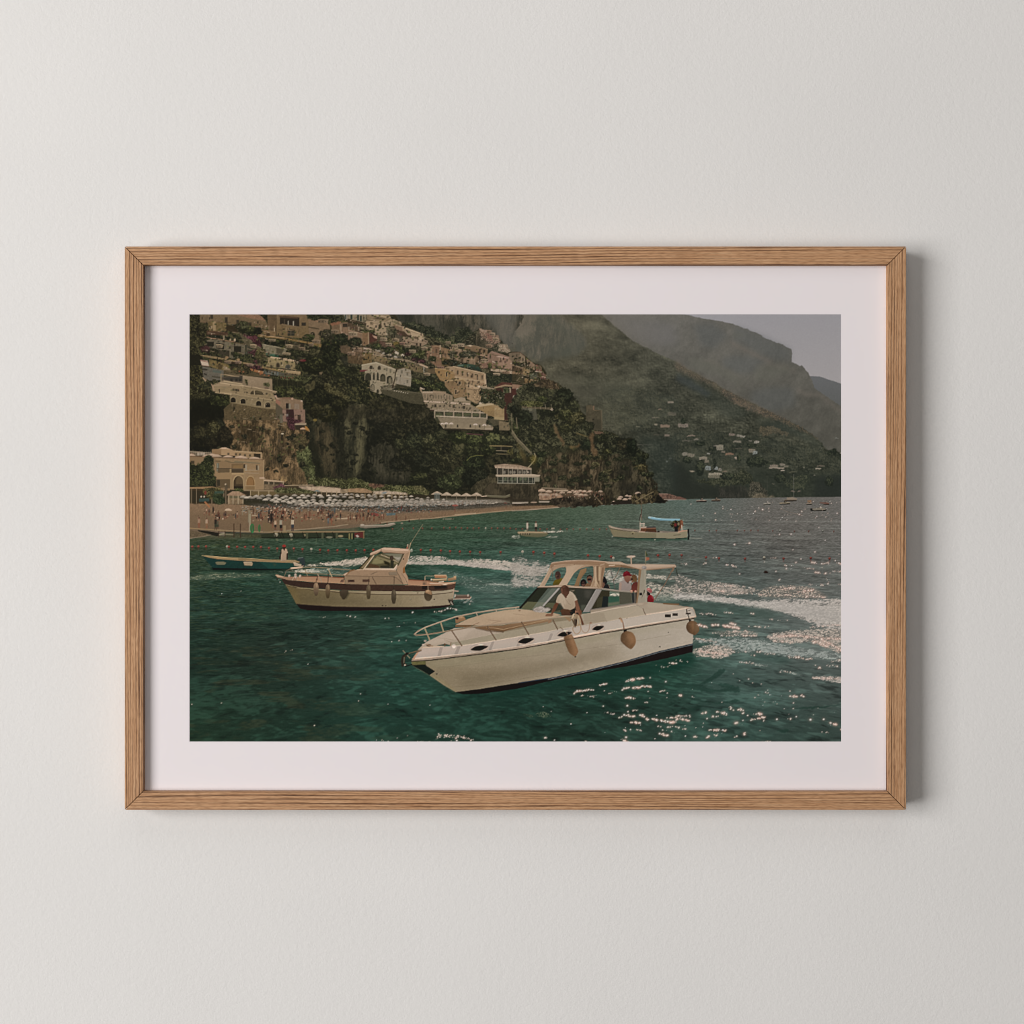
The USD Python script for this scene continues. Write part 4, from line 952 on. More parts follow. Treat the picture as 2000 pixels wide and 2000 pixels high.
P("1532,662 1652,640 1742,672 1745,735 1562,722", "755647", nz=.1); P("1545,650 1640,632 1650,642 1550,664", "a78478"); P("1700,635 1735,655 1735,668 1700,650", "ab9484"); bush(1668, 700, 26, 34, "1b2414", "3b4a22", "58662c", 2.5, 3)
P("1540,258 1642,280 1782,350 1792,422 1702,442 1622,402 1552,332", "715c4d", nz=.6, ns=1.6, warp=1); P("1620,300 1700,330 1700,400 1640,380", "7c5448", .8, warp=1); P("1560,260 1640,282 1700,300 1700,318 1560,285", "947d6c", .8, warp=.6)
P("1782,440 1862,440 1912,532 1880,545 1772,520", "857662", nz=.5, ns=1.5, warp=1); L("1800,460 1905,530", 1.5, "a39480", .7); P("1640,400 1720,430 1720,480 1640,460", "5f5244", .9, nz=.5, ns=1.5)
P("1890,550 1932,540 1932,640 1910,630", "6f604e", .9)
for a in range(60):
    x, y = rng.uniform(1550, 1890), 0
    y = 270 + (x - 1540) * .62 + rng.uniform(-20, 90)
    R(x - 6, y - 6, x + 5, y + 6, rng.choice(["3e342c", "a18c7a", "8c6456", "5b4c40"]), .7)
P("1680,735 1800,735 1932,755 1932,790 1800,770 1680,755", "a08a74", .95, nz=.3); P("1620,780 1932,800 1932,960 1640,900", "1d211a", .95); leaves("1620,790 1860,800 1900,880 1700,930 1620,900", "181d15", "28301f", "3f4428", 2.5, 1, seed=4)
P("280,575 460,625 700,665 880,715 890,790 740,750 600,735 430,690 330,650 285,640", "6a5a3e", .85, nz=.3, ns=2, warp=.6)
for x, y, rx, ry, d, m, h in ((330, 468, 62, 42, "1c2412", "3c4a20", "66702e"), (490, 508, 58, 40, "1c2412", "3a4820", "626c30"), (645, 512, 50, 40, "22290f", "4a5422", "767a34"), (815, 585, 66, 46, "1c2412", "3f4c22", "69722f"), (880, 540, 44, 56, "22280f", "4c5324", "757636"), (990, 615, 54, 34, "1a2210", "38451e", "5f6a2c"), (590, 470, 40, 34, "20240f", "474c22", "6c6a30"), (720, 500, 90, 40, "181d10", "30381d", "4c5230"),
                              (1210, 655, 100, 34, "14190f", "232b18", "39402a"), (1410, 560, 110, 42, "23261a", "42442e", "625f44"), (1230, 560, 50, 44, "26261a", "4c4932", "6d6648"), (700, 560, 40, 26, "1e1110", "3c1e1e", "52302c"), (850, 645, 60, 26, "241214", "4a2228", "63323a"), (780, 620, 40, 24, "201416", "402026", "552c32"), (80, 420, 90, 60, "151a10", "262e19", "3c4224"), (470, 590, 40, 14, "1a1d12", "33361f", "4d4e30"),
                              (960, 880, 60, 60, "151a10", "272f1b", "3f4729"), (1010, 815, 70, 40, "1c2012", "383c22", "575736"), (840, 815, 90, 36, "2a2a1a", "4c4a2c", "6a6440"), (780, 955, 70, 56, "12180e", "202917", "343f22"), (1180, 985, 60, 50, "161c10", "2a321d", "454a2c"), (1090, 930, 70, 40, "1b2313", "39451f", "5b662c")):
    bush(x, y, rx, ry, d, m, h, 2.6, int(x + y), 1.2)
leaves("745,840 900,880 1010,930 1115,985 1095,995 980,950 860,915 745,870", "1d2412", "424c20", "6f7632", 2.4, 1.2, seed=6)
rock("0,1150 200,1160 420,1060 640,1100 880,1140 1000,1328 0,1328", "14140d", "26241a", "46402c", 4, 7, 2, .55, 4)
# white arcaded villa with the umbrella pine
P("160,682 330,650 552,730 602,742 642,720 736,745 746,832 736,945 562,905 545,962 376,1028 262,985 258,870 195,862 200,762 160,742", "8b8069", nz=.08); P("590,742 642,720 736,745 746,832 736,945 562,905", "857c6c", nz=.08)
P("160,682 330,650 552,730 552,742 330,664 160,694", "a39880"); P("200,780 275,780 275,868 200,862", "5c5544", .9)
for x, y, w, h in ((238, 866, 34, 84), (305, 862, 12, 90), (350, 866, 12, 96), (410, 880, 32, 92), (490, 905, 34, 96), (290, 985, 22, 80), (350, 1015, 14, 44)):
    arch(x, y, w, h, "2b2a20")
arch(292, 980, 16, 70, "6d6450"); arch(412, 880, 20, 70, "45402f"); arch(496, 900, 18, 70, "6b634e")
for x, y in ((272, 735), (368, 740)):
    arch(x, y, 18, 46, "302c22")
windows("455,740 500,755 632,765 700,790 570,850 700,880", "5f5a4c", 22, 40); P("560,800 740,830 740,842 560,815", "9a917c", .7); R(610, 810, 618, 900, "6d6656", .6)
P("138,745 200,738 240,745 180,765 140,765", "642a30", .95); P("375,935 540,910 560,960 400,975", "4f4a3a", .9, nz=.5, ns=1.6)
P("560,905 740,940 740,960 560,960", "2f2e1e", .9); P("570,725 552,780 545,850 515,955 535,955 556,850 566,780 585,728", "332a1e"); L("570,735 500,690", 1, "332a1e"); L("572,735 640,690", 1, "332a1e")
leaves("458,665 500,640 570,632 650,640 692,670 690,705 640,722 590,718 560,728 500,705", "15180e", "292e17", "464820", 2.5, 1.3, seed=3)
P("378,970 640,992 885,1022 890,1150 760,1140 600,1092 400,1022", "3f3c2c", nz=.2, ns=2); P("380,965 640,985 880,1015 880,1026 640,998 380,978", "565140", .9)
for x in range(540, 720, 26):
    R(x, 985 + (x - 540) * .18, x + 14, 993 + (x - 540) * .18, "c4bba8", .9)
# yellow houses and the long hotel
P("1020,722 1132,732 1252,762 1262,842 1132,882 1082,862 1022,765", "88693f", nz=.08); P("1020,718 1130,728 1250,760 1250,770 1130,740 1020,730", "a08358"); windows("1070,770", "332c22", 20, 26); R(1148, 765, 1174, 825, "a68d68"); R(1152, 770, 1170, 822, "302a20"); P("935,735 1020,722 1025,790 940,780", "594a34", .95, nz=.2); windows("1165,862", "3a3024", 14, 12)
P("1128,722 1240,700 1602,782 1622,852 1626,945 1522,932 1262,842 1250,760", "8d7355", nz=.08); P("1128,720 1180,700 1260,710 1255,770 1200,745", "937a5c", .9)
L("1240,702 1600,782", 1.6, "b39a7a"); P("1255,815 1610,880 1612,900 1255,835", "a48a6a", .85)
for k in range(6):
    x = 1290 + k * 58
    R(x - 9, 752 + k * 11, x + 10, 800 + k * 11, "4d4030"); R(x + 16, 760 + k * 11, x + 20, 806 + k * 11, "a58c6c", .8)
    if k < 5:
        R(x - 6, 838 + k * 10, x + 12, 868 + k * 10, "5b4a36", .9)
P("1600,780 1622,790 1626,940 1605,935", "a88f70"); P("1150,715 1200,722 1180,745 1150,740", "57482f", .8)
P("1290,682 1420,672 1520,690 1565,742 1540,760 1480,720 1300,702", "243f33", nz=.2); P("1420,690 1560,740 1550,765 1430,720", "1c2d28", .9); L("1290,695 1350,690", 1.4, "7d9080", .7)
P("1138,872 1352,850 1402,882 1402,1052 1252,1078 1222,1022 1140,930", "7d6343", nz=.08); P("1138,868 1352,845 1402,878 1400,890 1350,858 1140,882", "a3885f")
R(1292, 875, 1334, 925, "9d8666"); R(1300, 880, 1326, 915, "2d2820"); R(1250, 970, 1285, 1032, "9a8262"); R(1258, 978, 1278, 1028, "383024"); R(1210, 880, 1240, 930, "6a5538", .8)
P("1382,862 1532,930 1562,960 1564,1085 1522,1145 1402,1085", "947a5a", nz=.1); windows("1378,910 1430,900 1420,1050 1490,1060 1370,985", "5c4b38", 18, 44); P("1400,900 1540,960 1540,985 1400,930", "a98f70", .9); P("1470,970 1560,970 1560,1080 1520,1140 1470,1080", "876f52", nz=.5, ns=1.6); E(1540, 940, 20, 12, "c2ac94")
P("1560,930 1720,960 1722,975 1600,970 1560,950", "93826c", .9); L("1620,860 1628,945", 1.6, "b39a80")
# lower white hotel
P("868,1002 1102,1000 1232,1042 1234,1105 890,1092", "82705a", nz=.1); P("868,998 1100,998 1100,1010 870,1014", "a3907a"); P("1000,985 1150,1000 1160,1030 1000,1010", "8d775f", .9); P("845,945 905,968 905,975 850,968", "b5a290"); P("840,960 860,1010 880,1010 860,960", "8a775e")
for x in range(900, 1220, 32):
    R(x, 1030 + (x - 900) * .05, x + 14, 1075 + (x - 900) * .05, "57503f", .8)
P("885,1090 1440,1105 1442,1150 1562,1212 1562,1245 970,1202 920,1175", "7f705a", nz=.06)
for p in ("888,1104 1090,1118 1092,1132 892,1118", "1100,1116 1178,1124 1182,1136 1102,1130", "1192,1122 1296,1130 1302,1146 1198,1138", "1318,1132 1432,1136 1442,1152 1326,1146"):
    P(p, "b7a08e")
windows("925,1158 1030,1165 1245,1172 1365,1185", "28241c", 26, 34); windows("1080,1168 1132,1170 1200,1175 1310,1185 1345,1185 1440,1190 1005,1165", "4e463a", 20, 22)
P("1240,1090 1310,1068 1340,1062 1380,1075 1390,1110 1260,1110", "9c8a74", .9); P("965,1200 1562,1244 1560,1260 965,1216", "9d8c76"); P("968,1210 1560,1244 1560,1256 968,1226", "36261f")
P("1005,1232 1640,1262 1640,1340 1030,1340", "3d3e2c", nz=.4, ns=2)
tile("B2"); P("1015,20 1640,50 1640,102 1050,88", "37382a", nz=.5, ns=2)
for x in (1020, 1133, 1243, 1352, 1458, 1552, 1635):
    R(x - 7, 20, x + 7, 104, "93826e")
for x in (1070, 1190, 1300, 1400, 1500):
    E(x, 60 + rng.uniform(-8, 10), 40, 18, "4a5034", .8, soft=1)
P("1015,8 1640,36 1640,48 1015,22", "9f8f7a"); P("1030,72 1642,100 1640,112 1040,84", "a89a86")
P("1050,88 1640,108 1712,215 1702,245 1130,225", "776b58", col2="857760", nz=.08); L("1080,160 1130,225", 1.6, "a09078")
for x, y, w in ((1110, 170, 26), (1155, 165, 30), (1215, 167, 30), (1500, 178, 32), (1605, 184, 30), (1685, 186, 34)):
    P(f"{x - w},{y + 8} {x - w * .5},{y - 8} {x},{y - 13} {x + w * .5},{y - 8} {x + w},{y + 8}", "beb0a6"); L(f"{x},{y} {x},{y + 44}", .7, "4a4236")
for x in (1150, 1290, 1440, 1550):
    P(f"{x - 9},{y + 12} {x - 6},{y - 6} {x + 6},{y - 6} {x + 9},{y + 26} {x - 9},{y + 26}", "2e2a22")
P("1130,222 1705,242 1700,256 1120,240", "2a241b"); R(1610, 215, 1700, 240, "9a8a78", .7); L("1400,285 1580,300", 2, "58303a", .9)
bush(1700, 150, 70, 50, "20231a", "3c3f28", "58583a", 2.5, 2)
tile("A2")
P("1495,1178 1562,1140 1722,1140 1875,1172 1884,1308 1722,1300 1640,1268", "8a7047", nz=.08); P("1722,1148 1878,1176 1884,1308 1722,1290", "937a54", nz=.08); P("1560,1136 1720,1136 1880,1166 1880,1180 1720,1152 1500,1184", "a99674"); windows("1738,1215 1778,1220", "a6966f", 20, 44); windows("1742,1222 1782,1228 1592,1188", "5e4e34", 10, 26); P("1720,1280 1884,1300 1884,1340 1720,1330", "9a855e")
for x, y in ((1560, 1135), (1620, 1128), (1735, 1135), (1780, 1145)):
    E(x, y, 22, 12, "b3a38e")
for x in range(1760, 1860, 18):
    R(x, 1152 + (x - 1760) * .2, x + 9, 1166 + (x - 1760) * .2, "ab997a")
tile("B2"); P("1645,20 1880,0 1885,95 1800,90 1640,75", "7f6742", nz=.1); P("1722,0 1880,0 1885,98 1722,85", "8e7650", nz=.1); P("1770,130 1932,160 1932,250 1780,245", "6f6148", nz=.15); P("1640,105 1780,120 1780,180 1720,200", "4d4634", .7); windows("1840,205 1880,190", "4c4636", 20, 26)
# red house
tile("A2"); P("1735,950 1932,960 1932,1335 1840,1335 1840,1010 1740,985", "3a211c", nz=.15); P("1720,948 1810,885 1932,900 1932,940 1800,935", "522e27", nz=.15); P("1720,948 1850,915 1932,925 1932,940 1850,935 1725,962", "947a5e", .95); arch(1848, 1010, 20, 60, "9a8c78"); arch(1905, 1010, 14, 60, "8a7c68"); leaves("1830,960 1880,950 1900,1010 1840,1020", "1c2214", "364022", "525a30", 2, 1, seed=2)
leaves("1560,970 1730,980 1830,1010 1840,1200 1700,1130 1580,1080", "14180f", "2a301a", "4d4d2c", 2.6, 1.4, seed=5); bush(1610, 1100, 50, 40, "1c2113", "3b4222", "585a30", 2.4, 2)
for k in range(26):
    E(rng.uniform(1570, 1850), rng.uniform(980, 1180), 6, 5, rng.choice(["8a8474", "6a3a30", "a09684"]), .7)
tile("A3")
P("0,910 60,915 135,932 185,972 180,985 60,975 0,965", "836350", nz=.15); P("0,962 180,985 290,1060 300,1110 130,1130 0,1180", "42211d", nz=.12); P("0,1060 140,1095 0,1140", "48221e", .9)
for x, y, w, h in ((22, 1102, 15, 62), (78, 1100, 26, 66)):
    arch(x, y, w, h, "a3988c"); arch(x + 2, y - 2, w * .6, h * .8, "6e6458")
for x, y in ((62, 975), (136, 992)):
    E(x, y, 14, 16, "b3a79c")
P("0,1100 200,1105 200,1120 0,1115", "8f6a60", .8); P("150,1035 190,1040 180,1060 150,1055", "8c6a5e"); P("190,1050 290,1060 290,1110 190,1105", "2a1e16", .9); L("292,1062 294,1120", 1.6, "9b8a74"); P("30,1145 70,1150 110,1165 100,1180 60,1170", "b09c8a")
P("0,540 90,535 152,585 150,665 0,645", "655746", nz=.1); P("90,535 152,585 150,665 88,660", "7d6c56", nz=.1); L("0,540 90,534 152,584", 1.4, "4e3b30"); windows("100,610 125,620", "4b3f34", 12, 44)
P("0,645 150,665 140,730 0,690", "28291d", .9, nz=.4); P("158,600 232,652 282,692 262,748 205,710 175,650", "7d6450", nz=.2); P("0,676 130,718 130,735 0,695", "8d735a"); P("0,690 130,730 130,790 0,760", "453728", nz=.3); P("125,705 205,740 200,808 125,800", "806a46", nz=.1); P("0,755 130,785 130,810 0,790", "8b6c50", .9); P("0,790 130,805 130,910 0,900", "332f20", .9)
P("280,680 340,700 350,760 280,760", "7a4c40", nz=.4, ns=1.6); P("320,745 398,800 398,865 330,850", "523630", nz=.3); P("270,755 356,765 356,772 270,764", "b29a86"); P("345,820 396,826 396,834 345,830", "ad9480"); P("200,790 290,770 320,850 210,845", "4b5040", .9, nz=.5, ns=1.6); leaves("260,700 350,690 350,740 290,740", "33301e", "575034", "7a6f48", 2, 1, seed=3, a=.7)
P("148,848 330,880 322,918 150,905", "735a38", nz=.12); windows("225,888 290,890 190,882", "332a1c", 22, 22); P("150,840 335,872 335,882 150,850", "94795a"); P("60,800 130,790 140,910 30,900", "3b3626", .9); L("40,890 90,830", 1.3, "7a6a52", .8)
tile("A2")
for q in ((60, 330, 50, 30), (420, 390, 40, 24), (560, 400, 40, 24), (480, 450, 36, 22), (700, 470, 36, 20), (760, 530, 40, 22), (900, 500, 36, 26), (1260, 470, 36, 22), (1330, 460, 40, 24), (1180, 430, 30, 18), (120, 510, 44, 26), (240, 520, 36, 24), (40, 560, 44, 26), (1090, 720, 40, 20), (930, 800, 36, 18), (1660, 470, 34, 22), (1600, 640, 36, 22), (1860, 780, 44, 18), (1750, 800, 40, 16), (640, 440, 30, 20), (1700, 330, 30, 22), (1740, 390, 30, 22), (1660, 300, 28, 20)):
    hut(*q, ("86745c", "7d6450", "8c7a64", "785a4c")[(q[0] // 7) % 4])
tile("A3")
clutter("A2 200,90 500,90 640,230 900,330 930,430 640,440 330,340 0,300 0,150", 170, 11)
clutter("A2 0,400 560,470 940,720 880,800 300,640 0,600", 170, 12)
clutter("A2 900,450 1200,480 1640,500 1640,720 1300,700 900,640", 170, 13)
clutter("A2 1540,540 1930,600 1930,770 1560,740", 80, 14)
clutter("A2 880,1000 1230,1050 1560,1210 1560,1240 960,1200", 90, 15, .8, .2)
clutter("A2 1130,730 1600,790 1620,930 1400,1060 1240,1040 1140,880 1050,840", 120, 16, .9, .15)
clutter("A2 180,690 560,740 740,760 730,930 380,1010 260,980", 50, 17, .8, .15)
clutter("A3 0,560 150,590 280,690 400,800 330,920 0,910", 130, 18, 1, .3)
# headland: trees, terraces, tower and cliff
leaves("110,920 320,860 420,870 530,900 640,985 720,1060 780,1140 800,1240 870,1310 B3 900,130 960,240 1060,245 1200,290 1300,350 1440,420 1540,520 1560,640 1200,560 600,520 200,600 0,500 -40,100 A3 -60,1330 -60,1180", "181c13", "2c301d", "4f5132", 4.0, 1.8, seed=6, cv=False)
leaves("320,870 420,862 530,905 560,960 480,980 360,940 250,930", "2c2418", "4c3c26", "6b5636", 3, 1.8, seed=3)
P("870,1165 930,1150 950,1170 960,1215 1045,1215 1048,1400 870,1340", "4c4535", nz=.15, warp=.4); R(950, 1165, 968, 1215, "6d5946"); P("960,1215 1046,1215 1046,1228 960,1228", "63563f"); windows("955,1318", "1e1c16", 18, 24)
tile("B3")
P("870,20 1050,10 1060,250 960,240 880,140", "464132", nz=.2); P("1045,10 1058,10 1062,240 1048,240", "5a5240"); P("945,110 965,110 965,130 945,130", "1d1b15"); P("950,100 1050,130 1055,245 960,230", "38362a", .8, soft=2)
tile("A3")
for x, y, rx, ry, d, m, h in ((610, 1050, 110, 90, "12170f", "1f2718", "354026"), (350, 1090, 60, 40, "1c2412", "3f4a1f", "626b2c"), (460, 1040, 60, 50, "20241a", "3d4226", "5f6038"), (640, 1250, 60, 50, "1d2312", "3f4720", "6a6c34"), (730, 1170, 60, 70, "1d2115", "373d22", "5c6036"), (540, 1130, 90, 60, "191d12", "2e3520", "4e5230"), (130, 1270, 60, 50, "1a2013", "354024", "535c34"), (440, 1230, 110, 60, "141910", "262c19", "414526"),
                              (30, 1210, 50, 60, "10140e", "1b2116", "2b3320"), (580, 1290, 90, 40, "2a2a14", "56542a", "83793e"), (760, 1290, 70, 50, "25260f", "4c4c24", "756e38")):
    bush(x, y, rx, ry, d, m, h, 3, int(x + y), 1.5)
P("110,1170 470,1185 480,1215 300,1200 120,1195", "544a38", .9, nz=.4)
for x in (165, 270, 330, 390, 460):
    L(f"{x},1150 {x + 4},1200", 1, "8a7c68", .8)
P("120,1190 280,1200 300,1330 180,1330 110,1250", "4a4a3e", .9, nz=.2); E(212, 1210, 26, 18, "63624f"); P("190,1230 240,1235 240,1300 190,1300", "3b3f36"); R(185, 1262, 245, 1272, "79766a", .8)
leaves("110,1110 300,1110 360,1140 340,1170 120,1165", "20230f", "444a1e", "6b6c30", 2.5, 1.2, seed=3); P("470,1190 485,1215 470,1225 440,1210", "9a8a78", .9)
tile("B3")
for x, y, rx, ry, d, m, h in ((130, 100, 120, 90, "13180f", "20281a", "353f26"), (630, 60, 90, 70, "1b2011", "3b421f", "696a34"), (760, 120, 110, 70, "1d2012", "404020", "726c38"), (640, 220, 80, 60, "1c2012", "3a3e20", "646230"), (480, 260, 80, 60, "181d12", "2d351c", "4c5230"), (890, 200, 70, 60, "181c12", "2d321d", "484a2e"), (870, 420, 60, 60, "131b12", "202c1b", "323f24"), (1040, 340, 90, 50, "181d11", "2f351d", "52532f"),
                              (1170, 420, 90, 60, "181c12", "2d321e", "4d4d30"), (1400, 430, 70, 90, "12180f", "1b2316", "2b3520"), (1290, 420, 60, 60, "1f2013", "403c24", "665a38"), (1500, 560, 90, 70, "151a12", "272e1e", "454a2e"), (1440, 620, 60, 60, "1a1e12", "333820", "54542e"), (320, 620, 50, 70, "191f12", "303a1d", "5a6030"), (340, 530, 70, 40, "141b0f", "25301a", "3d4a24"), (40, 250, 60, 90, "1a2011", "373f1f", "5c6430"),
                              (200, 420, 70, 60, "1b2013", "343a1e", "62642f"), (90, 560, 80, 60, "1d2113", "40431f", "6a6830"), (260, 330, 70, 70, "171c12", "2b311c", "46492c"), (230, 590, 50, 50, "272710", "53501f", "80782f"), (30, 610, 60, 30, "171d10", "2e361a", "4c5528"), (1500, 690, 90, 40, "262412", "4f4724", "7c6c36"), (1650, 880, 40, 60, "1c1e13", "3a3a24", "565136"), (700, 470, 60, 30, "1e2111", "42441e", "6c6a30"), (1120, 500, 60, 30, "1e2111", "42441e", "6c6a30")):
    bush(x, y, rx, ry, d, m, h, 3, int(x + y), 1.5)
rock("300,700 440,560 640,500 860,480 900,560 1060,600 1080,700 1060,900 1000,950 340,920 320,850", "231f16", "443b2a", "655740", 2.6, 14, 1.8, 1, 3)
rock("1100,560 1240,500 1300,600 1420,600 1440,700 1560,740 1680,900 1690,960 1500,1000 1200,1060 1080,950 1060,700", "201e16", "393425", "534b37", 3, 14, 1.8, 1, 9)
P("1240,560 1400,600 1420,760 1300,860 1240,760", "25251d", .6, soft=4, warp=3); P("420,480 640,440 880,470 760,520 560,520 440,600", "26271a", .7, soft=3, warp=3); P("1260,840 1560,900 1600,970 1420,980 1260,960", "22211a", .7, soft=4, warp=3)
P("480,610 640,560 620,900 440,900", "2e2a1e", .5, soft=4, warp=3); arch(850, 910, 70, 150, "1b1a14", .85); P("330,860 430,800 330,920", "1e1b14", .7, soft=2)
P("500,160 620,420 600,430 540,330 470,180", "6b5236", .75, soft=1, warp=2); P("910,310 960,260 960,420 1000,520 1050,600 960,560 930,460", "6e5034", .7, soft=1.2, warp=2); P("650,430 760,425 800,400 790,450 660,445", "7c5a34", .6, soft=1, warp=2); L("760,280 880,320 820,300", 2.5, "76653a", .6); L("1540,740 1590,860 1600,900", 2, "6d6440", .7)
for k, (x, y) in enumerate(((980, 640), (1120, 720), (1190, 830), (1100, 795), (900, 560), (1010, 560))):
    leaves(f"{x - 50},{y} {x},{y - 24} {x + 50},{y} {x + 30},{y + 30} {x - 30},{y + 26}", "262614", "4a4826", "6f6838", 2.4, 1.4, seed=k, a=.9)
P("960,250 1040,255 1080,290 980,285", "6e5240", .8, warp=1)
for k_ in range(90):
    x, y = rng.uniform(330, 1640), rng.uniform(500, 930)
    if y > 560 + abs(x - 1000) * -.1 and rng.random() < .75:
        bush(x, y, rng.uniform(18, 62), rng.uniform(12, 36), "191d11", "33381f", ("55562f", "6a653a", "474c2b")[k_ % 3], 2.4, k_, 1.5)
# steps down the headland and the terrace restaurant
P("0,250 60,340 140,420 225,515 235,545 130,455 50,375 -10,290", "5d5742", .95, nz=.2); L("0,245 60,338 140,418 228,515", 1.3, "84795f"); L("262,520 275,550 262,600 220,650 180,690", 2.2, "877c60"); P("230,540 280,530 290,600 230,660", "716320", .55, soft=2, warp=2)
P("60,380 170,560 160,640 90,520", "5a4a26", .6, soft=2, warp=2); L("-10,50 0,280", 1.4, "7d6f58", .7); L("50,100 58,220", 2.2, "6f644e", .8)
tile("B2"); L("1670,428 1932,436", 2.2, "7a6a44"); R(1745, 440, 1870, 485, "1d1d18"); L("1745,485 1932,492", 1.6, "857a60"); L("1745,520 1932,532", 1.4, "6a5f44"); R(1800, 440, 1806, 485, "6a604c"); leaves("1880,480 1932,470 1932,530 1880,520", "2c2c16", "55511f", "78702c", 2, 1, seed=2)
tile("B3"); P("-300,870 270,875 310,980 310,1085 -300,1090", "2d2a1f", nz=.35, ns=2.5, warp=.6); rock("-260,880 290,880 300,1080 -260,1080", "221f17", "3a3427", "544a36", 3, 8, 1, .7, 3)
P("-210,655 -100,640 60,650 228,690 230,712 60,700 -200,690", "917a66", nz=.15); P("-205,668 0,672 225,705 225,715 -200,690", "a8917c", .9)
for k in range(9):
    L(f"{-180 + k * 50},{660 + max(0, k - 3) * 4} {-175 + k * 50},{690 + max(0, k - 3) * 2}", 1, "74604e", .7)
P("-190,690 220,712 222,775 -180,765", "34302a", nz=.3); P("-170,795 265,800 265,870 -170,866", "2b3029", nz=.3)
for x in (-175, -110, -45, 5, 65, 120, 170, 222):
    R(x - 4, 690, x + 4, 772, "99907e")
for x in (-170, -110, -50, 0, 60, 128, 190, 240, 262):
    R(x - 4, 790, x + 4, 872, "8a887a")
P("-195,768 230,770 326,770 326,790 260,802 -190,792", "9a8c78"); P("-195,768 230,760 330,772 328,782 -190,782", "b3a18c", .9); R(266, 795, 322, 850, "7a7866"); L("-170,866 265,872", 1.6, "8b887a"); L("-165,838 262,845", .8, "77786c", .8)
for x in (25, 90, 145, -90, -20):
    E(x, 740, 14, 20, "8a8478", .7); E(x + 10, 820, 16, 18, "5b6a4e", .7)
P("170,715 200,740 180,750", "b5a898", .8); P("-330,940 -260,885 -200,900 -240,1000", "3f382a", .8)
P("0,640 80,648 80,656 0,650", "57442e", .8, warp=1)
# -------- the beach
tile("B1")
P("B1 0,1085 480,1110 700,1120 1000,1160 1300,1150 B2 0,1180 600,1200 1000,1190 1400,1170 1700,1150 1932,1120 B3 120,1125 480,1128 600,1145 400,1170 200,1185 0,1194 B2 1700,1210 1500,1232 1200,1262 1000,1286 800,1296 600,1316 B1 1932,1400 60,1460 0,1400", "78614b", col2="6b5846", nz=.14, ns=2)
P("S 360,1000 480,1004 560,1006 640,1016 700,1022 S 700,1040 560,1040 520,1050 420,1052 360,1050", "66543f", .5, soft=3)
P("B1 1000,1160 1932,1200 B2 500,1230 900,1200 1400,1180 1932,1140 1932,1100 0,1120 B1 700,1110", "4f4a44", .85, soft=2, nz=.4, ns=1.6)
tile("C1"); P("62,150 330,205 300,215 180,235 62,250 62,140", "5c4d38", nz=.25, ns=2); L("62,250 180,234 310,210", 1.4, "877660", .8)
tile("B2"); L("1932,1186 1700,1206 1500,1226 1200,1256 1000,1280 800,1292 600,1312 380,1330", 1.8, "9a876e", .85); L("1260,1238 1500,1222", 2.2, "ab9a84", .7)
tile("B3"); L("0,1192 200,1180 400,1164 560,1150", 1.8, "a3907c", .8)
tile("C1"); L("1932,84 1780,108 1500,134 1210,156", 1.6, "9c896e", .8)
# back of the beach: pergolas, greens, pavilions
tile("B1")
P("62,900 480,910 1200,900 1932,880 1932,1040 1500,1030 700,1020 470,1110 62,1108", "2b2518", .95, warp=.5)
leaves("1490,830 1700,800 1932,830 B2 0,810 130,830 300,880 520,890 780,910 930,950 930,1010 700,1000 300,980 0,950 B1 1932,930 1700,900 1520,890", "23260e", "454b20", "6f713a", 2.8, 1.6, seed=3)
leaves("B2 240,880 400,880 420,910 300,930", "4a2420", "70402e", "8d5a3e", 2.4, 1.4, seed=3, a=.8)
leaves("B2 0,815 100,810 180,850 100,880 0,870", "2a2e10", "4e5424", "74773e", 2.6, 1.4, seed=5)
# villa by the beach
P("330,470 405,466 445,448 480,446 560,470 602,492 600,545 330,530", "8a6a48", col2="7d6040"); P("440,470 560,470 602,492 600,545 440,540", "9c7c58"); P("410,465 450,450 490,447 556,470", "b6977c")
P("600,488 830,505 918,510 918,590 820,580 600,560", "93754f", col2="8a7050"); P("824,520 906,522 906,575 826,568", "2c2418"); R(906, 508, 917, 592, "a98c68"); P("600,486 918,506 918,514 600,496", "ad8f6a")
windows("525,525 614,528 660,530 720,538 778,540", "453a2c", 24, 26)
P("62,495 330,515 330,545 62,545", "5c5140", .9)
for x in range(70, 330, 22):
    L(f"{x},498 {x},545", 1.1, "8a7a66", .8)
L("62,494 330,514", 1.4, "97846e"); L("62,515 120,522", 1, "7b5a48")
for x, y in ((172, 525), (206, 520), (236, 524)):
    E(x, y, 14, 18, "97897a")
for x, y, w, h in ((90, 548, 50, 26), (330, 558, 130, 36), (520, 565, 70, 24), (670, 578, 90, 34), (830, 588, 80, 30)):
    P(f"{x - w},{y} {x - w * .6},{y - h * .7} {x},{y - h} {x + w * .6},{y - h * .7} {x + w},{y}", "ab8f78", cv=False); P(f"{x - w * .6},{y - h * .7} {x},{y - h} {x + w * .6},{y - h * .7} {x},{y - h * .6}", "bd9f88", .8)
P("62,545 380,565 942,590 948,945 700,948 560,945 380,905 380,820 62,650", "8b6f4c", col2="866b4a", nz=.06); P("62,560 380,572 380,640 62,650", "7c6344", .9); P("380,600 550,610 550,700 380,700", "7c6242", .8)
P("62,545 500,565 942,588 942,598 500,577 62,558", "6b4f38", .9)
R(80, 605, 125, 640, "3a3122"); R(385, 630, 415, 730, "57584a"); R(392, 635, 402, 725, "7c7e70", .8); R(704, 645, 720, 715, "2a2219"); R(722, 648, 742, 720, "8f826c"); R(852, 656, 866, 715, "251f18"); R(868, 660, 884, 716, "8f8068"); windows("575,665", "9a8868", 14, 40)
